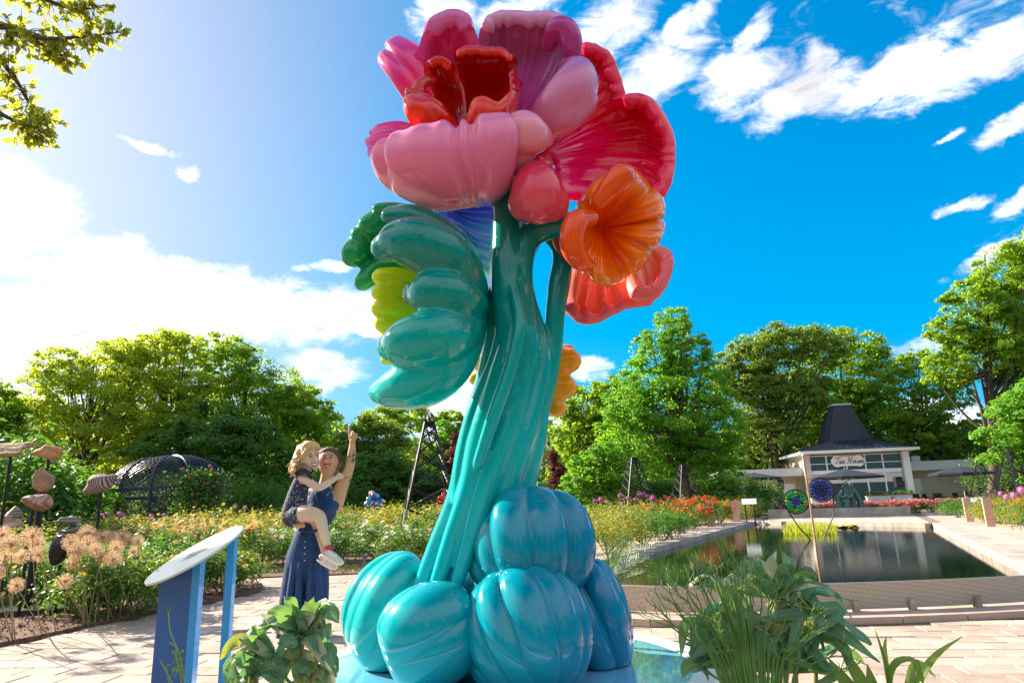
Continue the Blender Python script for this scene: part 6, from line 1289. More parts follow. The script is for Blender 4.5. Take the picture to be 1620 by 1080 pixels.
woman = thing('person', 'woman in denim top and wide denim trousers pointing up while carrying a girl', 'person', (*gr(482, 1014)[:2], 0))
sk_w = skin_mat('skin_tan', (.58, .29, .17), [(at(556, 722, WY), .085), (at(549, 757, WY), .06)])
mb = MB()
blob(mb, fw, (520, 729, 1), (17.5, 19, 20)); blob(mb, fw, (518.5, 738, 1, -.02), (13.5, 14, 12.5)); blob(mb, fw, (517.5, 742.5, 1, -.055), (7, 6, 4.5))
limb(mb, fw, [(511, 778, 11), (515, 762, 9.5), (519, 745, 10)])
limb(mb, fw, [(494, 850, 14), (495, 838, 17), (498, 826, 19.5), (506, 806, 24), (511, 790, 25), (513, 780, 19), (513, 774, 11)], flat=.72)
limb(mb, fw, [(493, 782, 11, .02), (512, 779, 12), (532, 784, 11)])
limb(mb, fw, [(528, 798, 15, .01), (533, 788, 13), (540, 772, 10.5), (548, 752, 8.8), (552.5, 741, 7.6), (555, 728, 7.6), (557, 712, 6.2), (557.5, 702, 4.7), (557.5, 697, 4.9)])
# raised hand: palm, pointing forefinger, three curled fingers and thumb
limb(mb, fw, [(557.5, 698, 4.8), (557.5, 692, 6.2), (557, 687.5, 6)], flat=.6); limb(mb, fw, [(553.5, 690, 2.3), (552.6, 683, 2.1), (552.8, 677, 1.9), (553.6, 671.5, 1.6)], 10)
for k, x in enumerate((557.2, 560.4, 563.2)): limb(mb, fw, [(x, 689 + k, 2.2), (x + .4, 684.6 + k * 1.1, 2.2, -.02), (x + .2, 687 + k, 2.1, -.045), (x - .4, 691 + k * .6, 1.9, -.04)], 10)
limb(mb, fw, [(560, 697, 2.4, -.01), (557.5, 693, 2.2, -.04), (554.5, 690, 1.9, -.05)], 10)
# arm round the child
limb(mb, fw, [(491, 786, 11, .02), (476, 800, 9.5, .04), (464, 816, 8, .0), (458, 823, 6.5, -.14), (463, 827, 5.5, -.24), (468, 828, 5.5, -.30)])
for k in range(4): limb(mb, fw, [(468, 825 + k * 2.2, 2.3, -.31), (475, 826.5 + k * 1.9, 2.2, -.345), (481, 828.5 + k * 1.4, 1.8, -.35)], 10)
limb(mb, fw, [(464, 824, 2.4, -.30), (468, 819.5, 2.2, -.33), (472, 818, 1.8, -.34)], 10)
for s, x in ((-1, 463), (1, 500)): limb(mb, fw, [(490 + s * 8, 856, 11), (x, 920, 11), (x, 990, 6), (x, 1008, 5)]); limb(mb, fw, [(x, 1007, 5), (x + s * 1, 1012, 4.5, -.08), (x + s * 2, 1013, 3.5, -.17)])
for s in (-1, 1): blob(mb, fw, (520 + s * 17.4, 733, 1, .02), (2.4, 3.5, 4.6))
limb(mb, fw, [(518, 725, 1.8, -.105), (517.6, 729, 2.6, -.125), (517.6, 731, 3.0, -.118)], 10)
remesh(mb.build('body', sk_w, woman, smooth=True), .0068, 3)
M_eyew = mat('eye_white', (.75, .72, .70), .3); M_eyed = mat('eye_dark', (.03, .018, .012), .2); M_lip = mat('lips', (.40, .10, .09), .4); M_teeth = mat('teeth', (.80, .77, .72), .3); M_brow = mat('brow', (.04, .022, .016), .7)
def face(f, who, eyes, brows, mouth, my, teeth, Y):
    for (x, y, d) in eyes:
        mb = MB(); blob(mb, f, (x, y, 1, d), (2.6, 1.6, 1.15)); e = mb.build('eye', M_eyew, who, smooth=True); mb = MB(); blob(mb, f, (x, y - .1, 1, d - .006), (1.15, 1.0, 1.1)); mb.build('iris', M_eyed, e, smooth=True)
        mb = MB(); limb(mb, f, [(x - 2.8, y + .1, .35, d - .004), (x, y - 1.3, .5, d - .012), (x + 2.8, y + .1, .35, d - .004)], 6); mb.build('lashes', M_brow, e)
    for b in brows: mb = MB(); limb(mb, f, b, 6); mb.build('eyebrow', M_brow, who)
    mb = MB(); limb(mb, f, mouth, 8); limb(mb, f, my, 8); o = mb.build('lips', M_lip, who, smooth=True); mb = MB(); limb(mb, f, teeth, 8, flat=.8); mb.build('teeth', M_teeth, o, smooth=True)
face(fw, woman, [(512.3, 723.8, -.108), (523.6, 723.4, -.110)], [[(509, 720.6, .5, -.112), (512, 719.2, .7, -.118), (515.5, 720.2, .6, -.121)], [(520.5, 720, .6, -.121), (524, 718.8, .7, -.118), (527.5, 720.4, .5, -.108)]],
     [(511.3, 733.8, .7, -.098), (514, 735, .8, -.115), (517.6, 735.2, .9, -.120), (521.5, 735, .8, -.115), (524.2, 733.5, .7, -.098)], [(511.3, 733.8, .6, -.098), (514.5, 737.6, .9, -.112), (517.6, 738.6, 1.1, -.116), (521, 737.6, .9, -.112), (524.2, 733.5, .6, -.098)], [(512.8, 735.3, .8, -.104), (517.6, 736.7, 1.3, -.116), (522.6, 735.2, .8, -.104)], WY)
M_hairb = mat('dark_hair', (.05, .024, .014), .5, col2=(.15, .075, .04), vscale=40, bump=.6, bscale=70)
mb = MB(); blob(mb, fw, (522, 724, 1, .045), (18.5, 18, 18.5)); blob(mb, fw, (530, 731, 1, .03), (10, 14, 15)); blob(mb, fw, (512, 722, 1, .05), (13, 15, 15)); blob(mb, fw, (529, 742, 1, .09), (8, 8, 8)); limb(mb, fw, [(508, 716, 3, -.05), (516, 711.5, 3.4, -.06), (526, 712, 3.6, -.055), (534, 720, 3.4, -.03), (537, 730, 2.8, .0)]); remesh(mb.build('hair', M_hairb, woman, smooth=True), .008, 3)
M_denim = mat('dark_denim', (.008, .032, .105), .85, col2=(.016, .055, .17), vscale=14, bump=.3, bscale=120)
mb = MB(); limb(mb, fw, [(499, 827.5, 21.5), (505, 810, 26), (510, 797, 27.5), (511, 793, 26)], seg=24, flat=.76); blob(mb, fw, (500, 803, 1, -.06), (13, 14, 11)); blob(mb, fw, (521, 802, 1, -.07), (14, 14, 11)); blob(mb, fw, (530, 797, 1, -.0), (11, 16, 9)); remesh(mb.build('denim_top', M_denim, woman, smooth=True), .009, 4)
mb = MB(); limb(mb, fw, [(514, 790, 1.6, -.13), (522, 778, 1.5, -.10), (527, 771, 1.5, -.03), (528, 772, 1.4, .04)], 8); limb(mb, fw, [(503, 792, 1.6, -.13), (500, 781, 1.5, -.11), (499, 776, 1.5, -.04)], 8); mb.build('strap', M_denim, woman, smooth=True)
mb = MB(); limb(mb, fw, [(493, 834.5, 20), (490, 850, 25), (487, 872, 30), (485, 890, 31), (484, 903, 28)], seg=24, flat=.72)
limb(mb, fw, [(474, 878, 20), (467, 920, 20), (461, 965, 20), (459, 1000, 21), (459, 1008, 21)], seg=20, flat=.8); limb(mb, fw, [(498, 878, 20), (500, 920, 20), (500, 965, 19), (501, 1000, 21), (501, 1008, 21)], seg=20, flat=.8)
for k, (x0, x1, d) in enumerate([(466, 452, -.09), (476, 468, -.125), (492, 488, -.125), (503, 507, -.115), (510, 516, -.06), (458, 444, -.04)]): limb(mb, fw, [(x0, 890, 5, d), ((x0 + x1) / 2, 945, 6, d - .005), (x1, 1006, 7, d)], 10)
limb(mb, fw, [(483, 905, 1, -.02), (482, 950, 1, .0), (481, 1000, 1, .02)], 6); remesh(mb.build('trousers', M_denim, woman, smooth=True), .009, 2)
mb = MB(); limb(mb, fw, [(474, 838, 2.2, -.10), (492, 840, 2.4, -.135), (511, 837, 2.2, -.09)], 8); 
mb.build('waistband', M_denim, woman, smooth=True)
for k in range(4): mb = MB(); blob(mb, fw, (482.5 - k * .1, 856 + k * 10, 1, -.158 - .012 * k), (1.1, .8, 1.1)); mb.build('button', mat('denim_button', (.25, .16, .10), .4, metal=.6), woman)
for s, x in ((-1, 462), (1, 501)): mb = MB(); limb(mb, fw, [(x, 1010, 6, .03), (x + s * 1, 1012.5, 6, -.08), (x + s * 2, 1014, 5, -.18)], flat=.8); mb.build('shoe', M_black, woman, smooth=True)
# ---- the girl
CY = 6.22; fc = px3(CY)
girl = thing('person', 'small blonde girl in dotted navy romper held on the woman\'s hip', 'person', (*at(470, 830, CY)[:2], float(at(470, 830, CY)[2])))
sk_c = skin_mat('skin_fair', (.70, .42, .31)); mb = MB()
blob(mb, fc, (489, 720, 1), (16.5, 18, 18)); blob(mb, fc, (494, 730, 1, -.03), (11.5, 12, 11.5)); blob(mb, fc, (498, 738, 1, -.05), (6, 6, 5)); limb(mb, fc, [(478, 754, 7), (482, 744, 6.5), (487, 732, 8)])
limb(mb, fc, [(466, 812, 16), (470, 790, 14.5), (476, 768, 13), (479, 756, 10), (480, 750, 7)], flat=.8)
limb(mb, fc, [(478, 756, 7.5, -.03), (486, 760, 6.8, -.08), (499, 768.5, 6.2, -.13), (507, 770, 5.8, -.13), (520, 763, 5, -.08), (531, 756, 4, -.03), (536, 753, 3.6, -.01)])
for k in range(4): limb(mb, fc, [(534, 752.5 + k * 1.5, 1.7, -.02), (539, 750.5 + k * 1.7, 1.6, .0), (543, 750.5 + k * 1.8, 1.3, .03)], 8)
limb(mb, fc, [(533, 752, 1.7, -.02), (535, 749, 1.5, -.02), (538, 747.5, 1.3, -.01)], 8)
limb(mb, fc, [(466, 814, 14, -.02), (480, 812, 13, -.09), (496, 813, 11, -.13), (506, 818, 9.5, -.14), (510, 832, 8.4, -.13), (514, 850, 7.2, -.11), (519, 864, 5, -.10), (522, 874, 4.4, -.10), (528, 880, 4, -.12), (536, 885, 3.4, -.13)])
limb(mb, fc, [(468, 812, 13, .08), (490, 816, 11, .2), (502, 830, 9, .22), (510, 860, 6, .15), (514, 878, 4.5, .08), (520, 887, 4, .05)])
blob(mb, fc, (477.5, 729, 1, -.01), (2, 3, 3.8)); limb(mb, fc, [(499, 722, 1.4, -.115), (500.2, 726, 2.0, -.130), (500, 727.5, 2.2, -.122)], 8)
remesh(mb.build('body', sk_c, girl, smooth=True), .0065, 3)
face(fc, girl, [(491.5, 722.3, -.108), (501.5, 720.8, -.102)], [[(488, 719.4, .45, -.108), (491, 718.2, .6, -.116), (494.5, 718.8, .5, -.118)], [(499, 717.6, .5, -.118), (502, 716.8, .6, -.112), (504.6, 718, .4, -.095)]],
     [(491.8, 732.2, .6, -.098), (495, 732.8, .7, -.120), (498.5, 732.2, .8, -.126), (502, 731.2, .7, -.115), (504, 729.6, .6, -.098)], [(491.8, 732.2, .6, -.098), (495, 736.4, .9, -.113), (498.8, 737, 1.0, -.117), (502.3, 734.6, .8, -.108), (504, 729.6, .6, -.098)], [(493.4, 733.4, .8, -.108), (498, 734.2, 1.3, -.121), (502.6, 731.8, .8, -.108)], CY)
M_blond = mat('blonde_hair', (.50, .29, .11), .4, col2=(.72, .50, .24), vscale=30, bump=.5, bscale=60, trans=.2, tcol=(.8, .55, .25))
mb = MB(); rng = np.random.default_rng(3)
blob(mb, fc, (484, 716, 1, .04), (17, 19, 17)); blob(mb, fc, (474, 728, 1, .03), (11, 15, 19))
for k in range(70):
    t = rng.uniform(0, 1); cx = 492 - 30 * t + rng.normal(0, 2.5); cy = 702 + 6 * (t < .3) + 52 * max(0, t - .25) + rng.normal(0, 3.5); d = rng.uniform(-.09, .12); r = rng.uniform(2.6, 4.6)
    limb(mb, fc, [(cx, cy, r, d), (cx - 3 + rng.normal(0, 1.5), cy + 4, r * .9, d + rng.normal(0, .02)), (cx - 1 + rng.normal(0, 2), cy + 9, r * .6, d)], 8, 3)
limb(mb, fc, [(482, 705, 4, -.09), (490, 701, 4.5, -.10), (500, 703, 4, -.07), (505, 710, 3, -.03)])
remesh(mb.build('hair', M_blond, girl, smooth=True), .0065, 1)
mb = MB(); rng = np.random.default_rng(4)      # loose curls
for k in range(150):
    t = rng.uniform(0, 1); cx = 494 - 34 * t + rng.normal(0, 3); cy = 700 + 4 * (t < .3) + 54 * max(0, t - .22) + rng.normal(0, 4); d = rng.uniform(-.11, .13); a = rng.uniform(0, 6.28); r0 = rng.uniform(2, 4.2)
    limb(mb, fc, [(cx + r0 * math.cos(a + q * 1.1) * (1 - q * .08), cy + q * 1.7 + r0 * .5 * math.sin(a + q * 1.1), .38, d + .01 * math.sin(a + q)) for q in range(6)], 4, 2)
stuff(mb.build('curls', M_blond, girl, smooth=True))
mb = MB()
for k in range(70):
    a = rng.uniform(-2.6, .3); cx, cy = 522 + 17 * math.cos(a), 725 + 15.5 * math.sin(a); limb(mb, fw, [(cx, cy, .3, rng.uniform(-.06, .06)), (cx + rng.normal(0, 2.2) + 1.5, cy + rng.normal(-1, 1.6), .25, rng.uniform(-.05, .06)), (cx + rng.normal(0, 3) + 3, cy + rng.normal(1, 2.5), .15, rng.uniform(-.05, .08))], 4, 3)
stuff(mb.build('loose_hair', M_hairb, woman, smooth=True))
mdot = mat('dotted_navy', (.022, .022, .055), .8, bump=.2, bscale=60); n_, l_ = mdot.node_tree.nodes, mdot.node_tree.links; t_ = n_.new('ShaderNodeTexCoord'); vo = n_.new('ShaderNodeTexVoronoi'); vo.inputs['Scale'].default_value = 55; l_.new(t_.outputs['Object'], vo.inputs['Vector'])
rp = n_.new('ShaderNodeValToRGB'); rp.color_ramp.elements[0].position = .20; rp.color_ramp.elements[0].color = (.62, .58, .62, 1); rp.color_ramp.elements[1].position = .26; rp.color_ramp.elements[1].color = (.022, .022, .055, 1); l_.new(vo.outputs['Distance'], rp.inputs[0]); l_.new(rp.outputs[0], n_['Principled BSDF'].inputs['Base Color'])
mb = MB(); limb(mb, fc, [(463, 816, 17.5), (466, 806, 19), (469, 790, 16.8), (474, 772, 14.8), (477, 762, 13)], seg=22, flat=.84); limb(mb, fc, [(464, 815, 14.5, -.02), (472, 813, 14.6, -.07)], 14); remesh(mb.build('romper', mdot, girl, smooth=True), .008, 3)
M_navy = mat('navy_ruffle', (.02, .02, .045), .8); mb = MB()
for k, pth in enumerate(([(463, 752, 3, .03), (470, 746, 3.4, -.05), (480, 743, 3.4, -.10), (491, 749, 2.6, -.12)], [(464, 756, 2.4, .05), (471, 750, 2.6, -.06), (482, 747, 2.6, -.115), (493, 756, 2.2, -.11)], [(470, 748, 2.4, .08), (482, 746, 2.5, .09), (492, 752, 2.2, .04)])): limb(mb, fc, pth, 8)
remesh(mb.build('ruffle', M_navy, girl, smooth=True), .006, 1)
M_shoe = mat('pale_pink_shoe', (.66, .48, .44), .6, var=.15, vscale=30); M_sole = mat('white_sole', (.75, .70, .66), .6)
for (dx, dy, d, nm) in ((0, 0, -.12, ''), (-9, 7, .06, '')):
    mb = MB(); limb(mb, fc, [(518 + dx, 873 + dy, 4.4, d), (524 + dx, 877 + dy, 5.8, d), (532 + dx, 882.5 + dy, 5.3, d - .01), (539 + dx, 887.5 + dy, 4.2, d - .015)], 14); sh = mb.build('shoe', M_shoe, girl, smooth=True)
    mb = MB(); limb(mb, fc, [(512 + dx, 879 + dy, 1.8, d), (518 + dx, 882.5 + dy, 2.8, d), (527 + dx, 887.5 + dy, 3.1, d), (536 + dx, 891.5 + dy, 2.8, d - .01), (542 + dx, 890 + dy, 2.2, d - .015)], 12); mb.build('sole', M_sole, sh, smooth=True)
    mb = MB(); limb(mb, fc, [(520 + dx, 871 + dy, 1.4, d - .04), (525 + dx, 876 + dy, 1.5, d - .045), (531 + dx, 879.5 + dy, 1.4, d - .045)], 8); mb.build('strap', M_sole, sh, smooth=True)
mb = MB(); q = fc(519.5, 867, 5.4, -.105); dr = at(522, 876, CY) - at(516, 858, CY); dr /= np.linalg.norm(dr); mb.tube([q[:3] - dr * .008, q[:3] + dr * .008], q[3] * 1.08, 14); mb.build('ankle_band', mat('red_band', (.6, .03, .04), .5), girl, smooth=True)
# ---- visitors further away
def visitor(name, label, px, py_top, Y, H, top, hair, hat=None, seated=False, legs=(.03, .03, .04), yaw=0):
    x, y = XY(px, Y); z0 = float(at(px, py_top, Y)[2]) - H if not seated else 0.0
    o = thing(name, label, 'person', (x, y, max(z0, 0) if seated else z0), yaw); sk = skin_mat('skin', (.52, .30, .20)); mt = mat('visitor_top', top, .8); ml = mat('visitor_legs', legs, .8); k = H / 1.7; zs = .45 if seated else .9 * k; t = zs
    mb = MB(); mb.ball((0, 0, t + .66 * k), (.085 * k, .10 * k, .12 * k), 14, 10); mb.tube([(0, 0, t + .45 * k), (0, 0, t + .58 * k)], .05 * k, 8)
    mb.tube([(0, 0, t), (0, 0, t + .28 * k), (0, 0, t + .46 * k)], [.13 * k, .14 * k, .11 * k], 12, 4, flat=.75)
    for s in (-1, 1):
        mb.tube([(s * .17 * k, 0, t + .46 * k), (s * .22 * k, .02, t + .22 * k), (s * .18 * k, -.14 * k, t + .05 * k)], [.055 * k, .045 * k, .032 * k], 8, 4); mb.tube([(s * .18 * k, -.14 * k, t + .05 * k), (s * .15 * k, -.22 * k, t + .03 * k)], .03 * k, 8)
        mb.tube([(s * .09 * k, 0, t), (s * .1 * k, -.42 * k, t + .02), (s * .1 * k, -.42 * k, .06)] if seated else [(s * .09 * k, 0, t), (s * .1 * k, -.01, t * .5), (s * .1 * k, 0, .06)], [.085 * k, .065 * k, .045 * k], 8, 4)
    remesh(mb.build('body', sk, o, smooth=True, world=False), .014, 2)
    mb = MB(); mb.tube([(0, 0, t + .02), (0, 0, t + .28 * k), (0, 0, t + .47 * k)], [.155 * k, .165 * k, .13 * k], 14, 4, flat=.8)
    for s in (-1, 1): mb.tube([(s * .16 * k, 0, t + .46 * k), (s * .225 * k, .02, t + .22 * k), (s * .20 * k, -.08 * k, t + .12 * k)], [.07 * k, .06 * k, .05 * k], 8, 4)
    remesh(mb.build('shirt', mt, o, smooth=True, world=False), .016, 2)
    mb = MB()
    for s in (-1, 1): mb.tube([(s * .09 * k, 0, t), (s * .1 * k, -.42 * k, t + .02), (s * .1 * k, -.42 * k, .12)] if seated else [(s * .09 * k, 0, t + .02), (s * .1 * k, 0, t * .5), (s * .1 * k, 0, .12)], [.10 * k, .08 * k, .07 * k], 8, 4)
    remesh(mb.build('trousers', ml, o, smooth=True, world=False), .016, 2)
    mb = MB(); mb.ball((0, .02, t + .70 * k), (.095 * k, .105 * k, .105 * k), 12, 8); mb.build('hair', mat('visitor_hair', hair, .6), o, smooth=True, world=False)
    for s in (-1, 1): mb = MB(); mb.ball((s * .035 * k, -.092 * k, t + .675 * k), .012 * k, 6, 4); mb.build('eye', M_eyed, o, world=False); mb = MB(); mb.tube([(s * .1 * k, 0 if not seated else -.40 * k, .04), (s * .1 * k, -.16 if not seated else -.56 * k, .035)], .045 * k, 8); mb.build('shoe', M_black, o, world=False)
    if hat: mb = MB(); mb.lathe([(.02, t + .79 * k), (.09 * k, t + .78 * k), (.10 * k, t + .74 * k), (.19 * k, t + .725 * k), (.19 * k, t + .715 * k), (.02, t + .72 * k)], seg=18); mb.build('hat', mat('straw_hat', hat, .8, var=.1), o, world=False)
visitor('person', 'far visitor in a red shirt and straw hat behind the lattice tower', 702, 772, 26.5, 1.72, (.70, .03, .02), (.05, .03, .02), (.62, .42, .22), yaw=.4)
visitor('person', 'seated visitor in dark clothes at the table under the right umbrella', 1556, 0, 45.5, 1.7, (.02, .02, .025), (.02, .012, .01), seated=True, yaw=.6)
visitor('person', 'seated visitor in a pale shirt beside the right lattice tower', 1577, 0, 45.0, 1.65, (.45, .28, .24), (.05, .03, .02), seated=True, yaw=-.5)

# ================================================================== FOREGROUND PLANTS
def big_leaf(parent, pts, wpx, m, Y, rng, fold=.25, wave=.15, nseg=13, name='leaf'):
    """one broad leaf: midrib through (px, py, depth) points, two halves folded up from it with a wavy edge"""
    P = spl([at(p[0], p[1], Y + p[2]) for p in pts], nseg); s = mpp(pts[0][0], pts[0][1], Y); W = wpx * s / 2
    T = np.gradient(P, axis=0); T /= np.linalg.norm(T, axis=1)[:, None]
    side = np.cross(T, rng.normal(0, .35, 3) + np.array([0, -.75, .65])); side /= np.linalg.norm(side, axis=1)[:, None]; up = np.cross(side, T); V = []; t = np.linspace(0, 1, nseg); w = W * np.clip(np.sin(np.pi * np.clip(t * .97 + .03, 0, 1) ** .8), .04, 1) ** .8
    ph = rng.uniform(0, 6.28)
    for a in (-1, -.55, 0, .55, 1):
        wv = wave * W * 2 * np.sin(t * 11 + ph + a * 2.2) * abs(a)
        V.append(P + side * (w * a)[:, None] + up * (fold * w * abs(a) ** 1.5 + wv)[:, None])
    V = np.vstack(V); F = [(k * nseg + i, k * nseg + i + 1, (k + 1) * nseg + i + 1, (k + 1) * nseg + i) for k in range(4) for i in range(nseg - 1)]
    UV = np.array([(tt, (a + 1) / 2) for a in (-1, -.55, 0, .55, 1) for tt in t]); mb = MB(); mb.add(V, F, UV); return mb.build(name, m, parent, smooth=True)
M_sage = mat('felted_leaf', (.07, .20, .085), .55, col2=(.13, .28, .13), vscale=9, bump=.4, bscale=40, trans=.32, tcol=(.30, .52, .08)); M_sage2 = mat('pale_felted_leaf', (.40, .44, .30), .7, col2=(.58, .56, .42), vscale=9, bump=.4, bscale=40, trans=.3, tcol=(.6, .62, .25)); M_yelf = mat('old_leaf', (.17, .21, .04), .6, trans=.4, tcol=(.45, .48, .06), var=.2, vscale=8)
M_teal_l = mat('blue_green_leaf', (.055, .19, .12), .5, col2=(.12, .30, .19), vscale=8, bump=.3, bscale=40, trans=.3, tcol=(.25, .5, .12))
def veins(m, c, k=.6):
    n, l = m.node_tree.nodes, m.node_tree.links; p = n['Principled BSDF']; src = p.inputs['Base Color'].links[0].from_socket; t = n.new('ShaderNodeTexCoord'); s = n.new('ShaderNodeSeparateXYZ'); l.new(t.outputs['UV'], s.inputs[0])
    def M(op, a, b, cl=False):
        q = n.new('ShaderNodeMath'); q.operation = op; q.use_clamp = cl
        for i, v in enumerate((a, b)):
            if isinstance(v, (int, float)): q.inputs[i].default_value = v
            elif v is not None: l.new(v, q.inputs[i])
        return q.outputs[0]
    d = M('ABSOLUTE', M('SUBTRACT', s.outputs[1], .5), None); mid = M('SUBTRACT', 1.0, M('MULTIPLY', d, 22.0), True)
    w = M('SINE', M('MULTIPLY', M('SUBTRACT', s.outputs[0], M('MULTIPLY', d, .55)), 52.0), None); side = M('MULTIPLY', M('SUBTRACT', w, .80), 3.2, True); edge = M('MULTIPLY', M('SUBTRACT', d, .455), 14.0, True)
    f = M('MULTIPLY', M('MAXIMUM', M('MAXIMUM', mid, M('MULTIPLY', side, .6)), edge), k); mx = n.new('ShaderNodeMix'); mx.data_type = 'RGBA'; l.new(f, mx.inputs[0]); l.new(src, mx.inputs[6]); mx.inputs[7].default_value = c; l.new(mx.outputs[2], p.inputs['Base Color'])
for m_ in (M_sage, M_sage2, M_teal_l, M_yelf): veins(m_, (.62, .62, .46, 1))
rng = np.random.default_rng(12); LY = 2.75
lp = thing('broadleaf_plant', 'leafy plant with wavy grey green leaves in front of the woman', 'plant', (*at(452, 1060, LY)[:2], 0))
heads_ = [(478, 1003), (432, 1040), (405, 1062), (500, 1050)]
mb = MB()
for (hx, hy) in heads_: q = at(hx, hy, LY); mb.tube([(q[0] * .6 + lp.location[0] * .4, LY, -.02), (q[0] * .9 + lp.location[0] * .1, LY + .02, q[2] * .5), tuple(q)], [.016, .012, .009], 7, 5)
mb.build('stems', M_stemt, lp, smooth=True)
LL = [((478, 1003), (462, 960), (448, 943), 26, 0), ((478, 1003), (488, 966), (497, 944), 24, 0), ((478, 1003), (450, 972), (424, 966), 26, 0), ((478, 1003), (515, 965), (535, 985), 34, 2), ((478, 1003), (505, 960), (520, 956), 24, 0), ((478, 1003), (445, 975), (398, 992), 34, 2), ((478, 1003), (500, 1010), (522, 1044), 34, 2), ((478, 1003), (465, 1000), (440, 1018), 30, 2), ((478, 1003), (470, 975), (460, 955), 22, 0), ((478, 1003), (508, 990), (518, 1012), 30, 2), ((478, 1003), (492, 975), (482, 950), 18, 1),
      ((478, 1030), (462, 1035), (440, 1062), 34, 3), ((478, 1030), (482, 1060), (480, 1100), 40, 3), ((432, 1040), (395, 1005), (382, 1010), 30, 0), ((432, 1040), (380, 1012), (347, 1042), 22, 3), ((432, 1040), (400, 1030), (380, 1050), 34, 2), ((432, 1040), (410, 1010), (395, 998), 24, 2), ((432, 1040), (455, 1015), (470, 1022), 26, 2), ((405, 1062), (375, 1050), (352, 1090), 34, 2), ((405, 1062), (400, 1040), (378, 1035), 26, 0), ((405, 1062), (430, 1060), (445, 1090), 34, 2), ((500, 1050), (520, 1030), (528, 1060), 28, 2), ((500, 1050), (480, 1060), (470, 1095), 36, 0), ((432, 1040), (445, 1040), (452, 1075), 30, 2), ((405, 1062), (385, 1068), (372, 1100), 30, 3), ((478, 1003), (455, 985), (430, 1000), 26, 2), ((500, 1050), (512, 1062), (508, 1098), 30, 0)]
LL += [(b, (m_[0] + rng.uniform(-14, 14), m_[1] + rng.uniform(-4, 18)), (t[0] + rng.uniform(-18, 18), t[1] + rng.uniform(0, 24)), w * .8, int(rng.integers(0, 3))) for (b, m_, t, w, k) in LL[2:]]
for (b, m_, t, w, k) in LL:
    d0 = rng.uniform(-.03, .03); big_leaf(lp, [(b[0], b[1], 0), (m_[0], m_[1], d0 - .03), (t[0], t[1], rng.uniform(-.12, .06))], w * 1.0, [M_sage, M_sage2, M_teal_l, M_yelf][k], LY, rng)
# right: broad pale leaves
RY = 2.7; rp_ = thing('broadleaf_plant', 'plant with broad pale rimmed leaves in front of the pool screen', 'plant', (*at(1235, 1060, RY)[:2], 0))
mb = MB()
for (hx, hy) in [(1225, 930), (1250, 960), (1190, 985), (1290, 1000), (1130, 1000)]: q = at(hx, hy, RY); mb.tube([(q[0] * .3 + rp_.location[0] * .7, RY + .03, -.02), (q[0] * .7 + rp_.location[0] * .3, RY, q[2] * .5), tuple(q)], [.015, .012, .008], 7, 5)
mb.build('stems', M_stemt, rp_, smooth=True)
RL = [((1228, 940), (1222, 900), (1228, 871), 24, 1), ((1228, 940), (1245, 905), (1257, 915), 30, 0), ((1228, 930), (1205, 895), (1190, 880), 16, 1), ((1228, 940), (1250, 900), (1240, 873), 26, 0), ((1228, 945), (1262, 930), (1300, 955), 26, 2), ((1240, 950), (1290, 935), (1348, 950), 20, 2), ((1240, 950), (1285, 960), (1322, 962), 16, 3), ((1245, 955), (1280, 950), (1305, 1000), 32, 2), ((1245, 955), (1262, 990), (1285, 1020), 22, 1), ((1228, 945), (1190, 900), (1155, 910), 28, 0), ((1228, 945), (1175, 915), (1135, 930), 26, 1), ((1190, 985), (1130, 915), (1090, 925), 26, 1), ((1190, 985), (1140, 960), (1105, 975), 26, 2), ((1190, 985), (1165, 940), (1150, 920), 20, 1), ((1290, 1000), (1330, 985), (1378, 1020), 30, 2), ((1290, 1000), (1320, 1010), (1350, 1045), 26, 0), ((1290, 1000), (1275, 965), (1262, 935), 24, 1), ((1130, 1000), (1105, 985), (1092, 1030), 24, 0), ((1130, 1000), (1110, 1020), (1120, 1055), 22, 2), ((1190, 985), (1200, 1020), (1188, 1065), 26, 3), ((1190, 985), (1215, 1000), (1230, 1040), 30, 2), ((1250, 960), (1235, 990), (1215, 1010), 24, 3), ((1228, 940), (1260, 915), (1292, 905), 18, 0), ((1250, 960), (1225, 960), (1200, 975), 24, 1), ((1290, 1000), (1280, 1030), (1300, 1065), 28, 2), ((1190, 985), (1170, 1000), (1150, 1035), 26, 2), ((1228, 945), (1250, 935), (1278, 925), 22, 1), ((1228, 942), (1212, 915), (1200, 905), 22, 1)]
RL += [(b, (m_[0] + rng.uniform(-18, 18), m_[1] + rng.uniform(-4, 22)), (t[0] + rng.uniform(-22, 22), t[1] + rng.uniform(0, 30)), w * .8, int(rng.choice([0, 0, 2, 2, 1, 3], p=[.25, .2, .25, .15, .08, .07]))) for (b, m_, t, w, k) in RL[2:]] + [((rng.uniform(1120, 1310), rng.uniform(985, 1070)), (x_ + rng.uniform(-25, 25), y_ - rng.uniform(5, 30)), (x_ + rng.uniform(-55, 55), y_ + rng.uniform(-10, 40)), rng.uniform(12, 24), int(rng.choice([0, 2, 1, 3], p=[.42, .36, .12, .1]))) for x_, y_ in zip(rng.uniform(1110, 1320, 34), rng.uniform(985, 1075, 34))]
for (b, m_, t, w, k) in RL: big_leaf(rp_, [(b[0], b[1], 0), (m_[0], m_[1], rng.uniform(-.05, .03)), (t[0], t[1], rng.uniform(-.12, .06))], w * 1.0, [M_sage, M_sage2, M_teal_l, M_yelf][k], RY, rng)
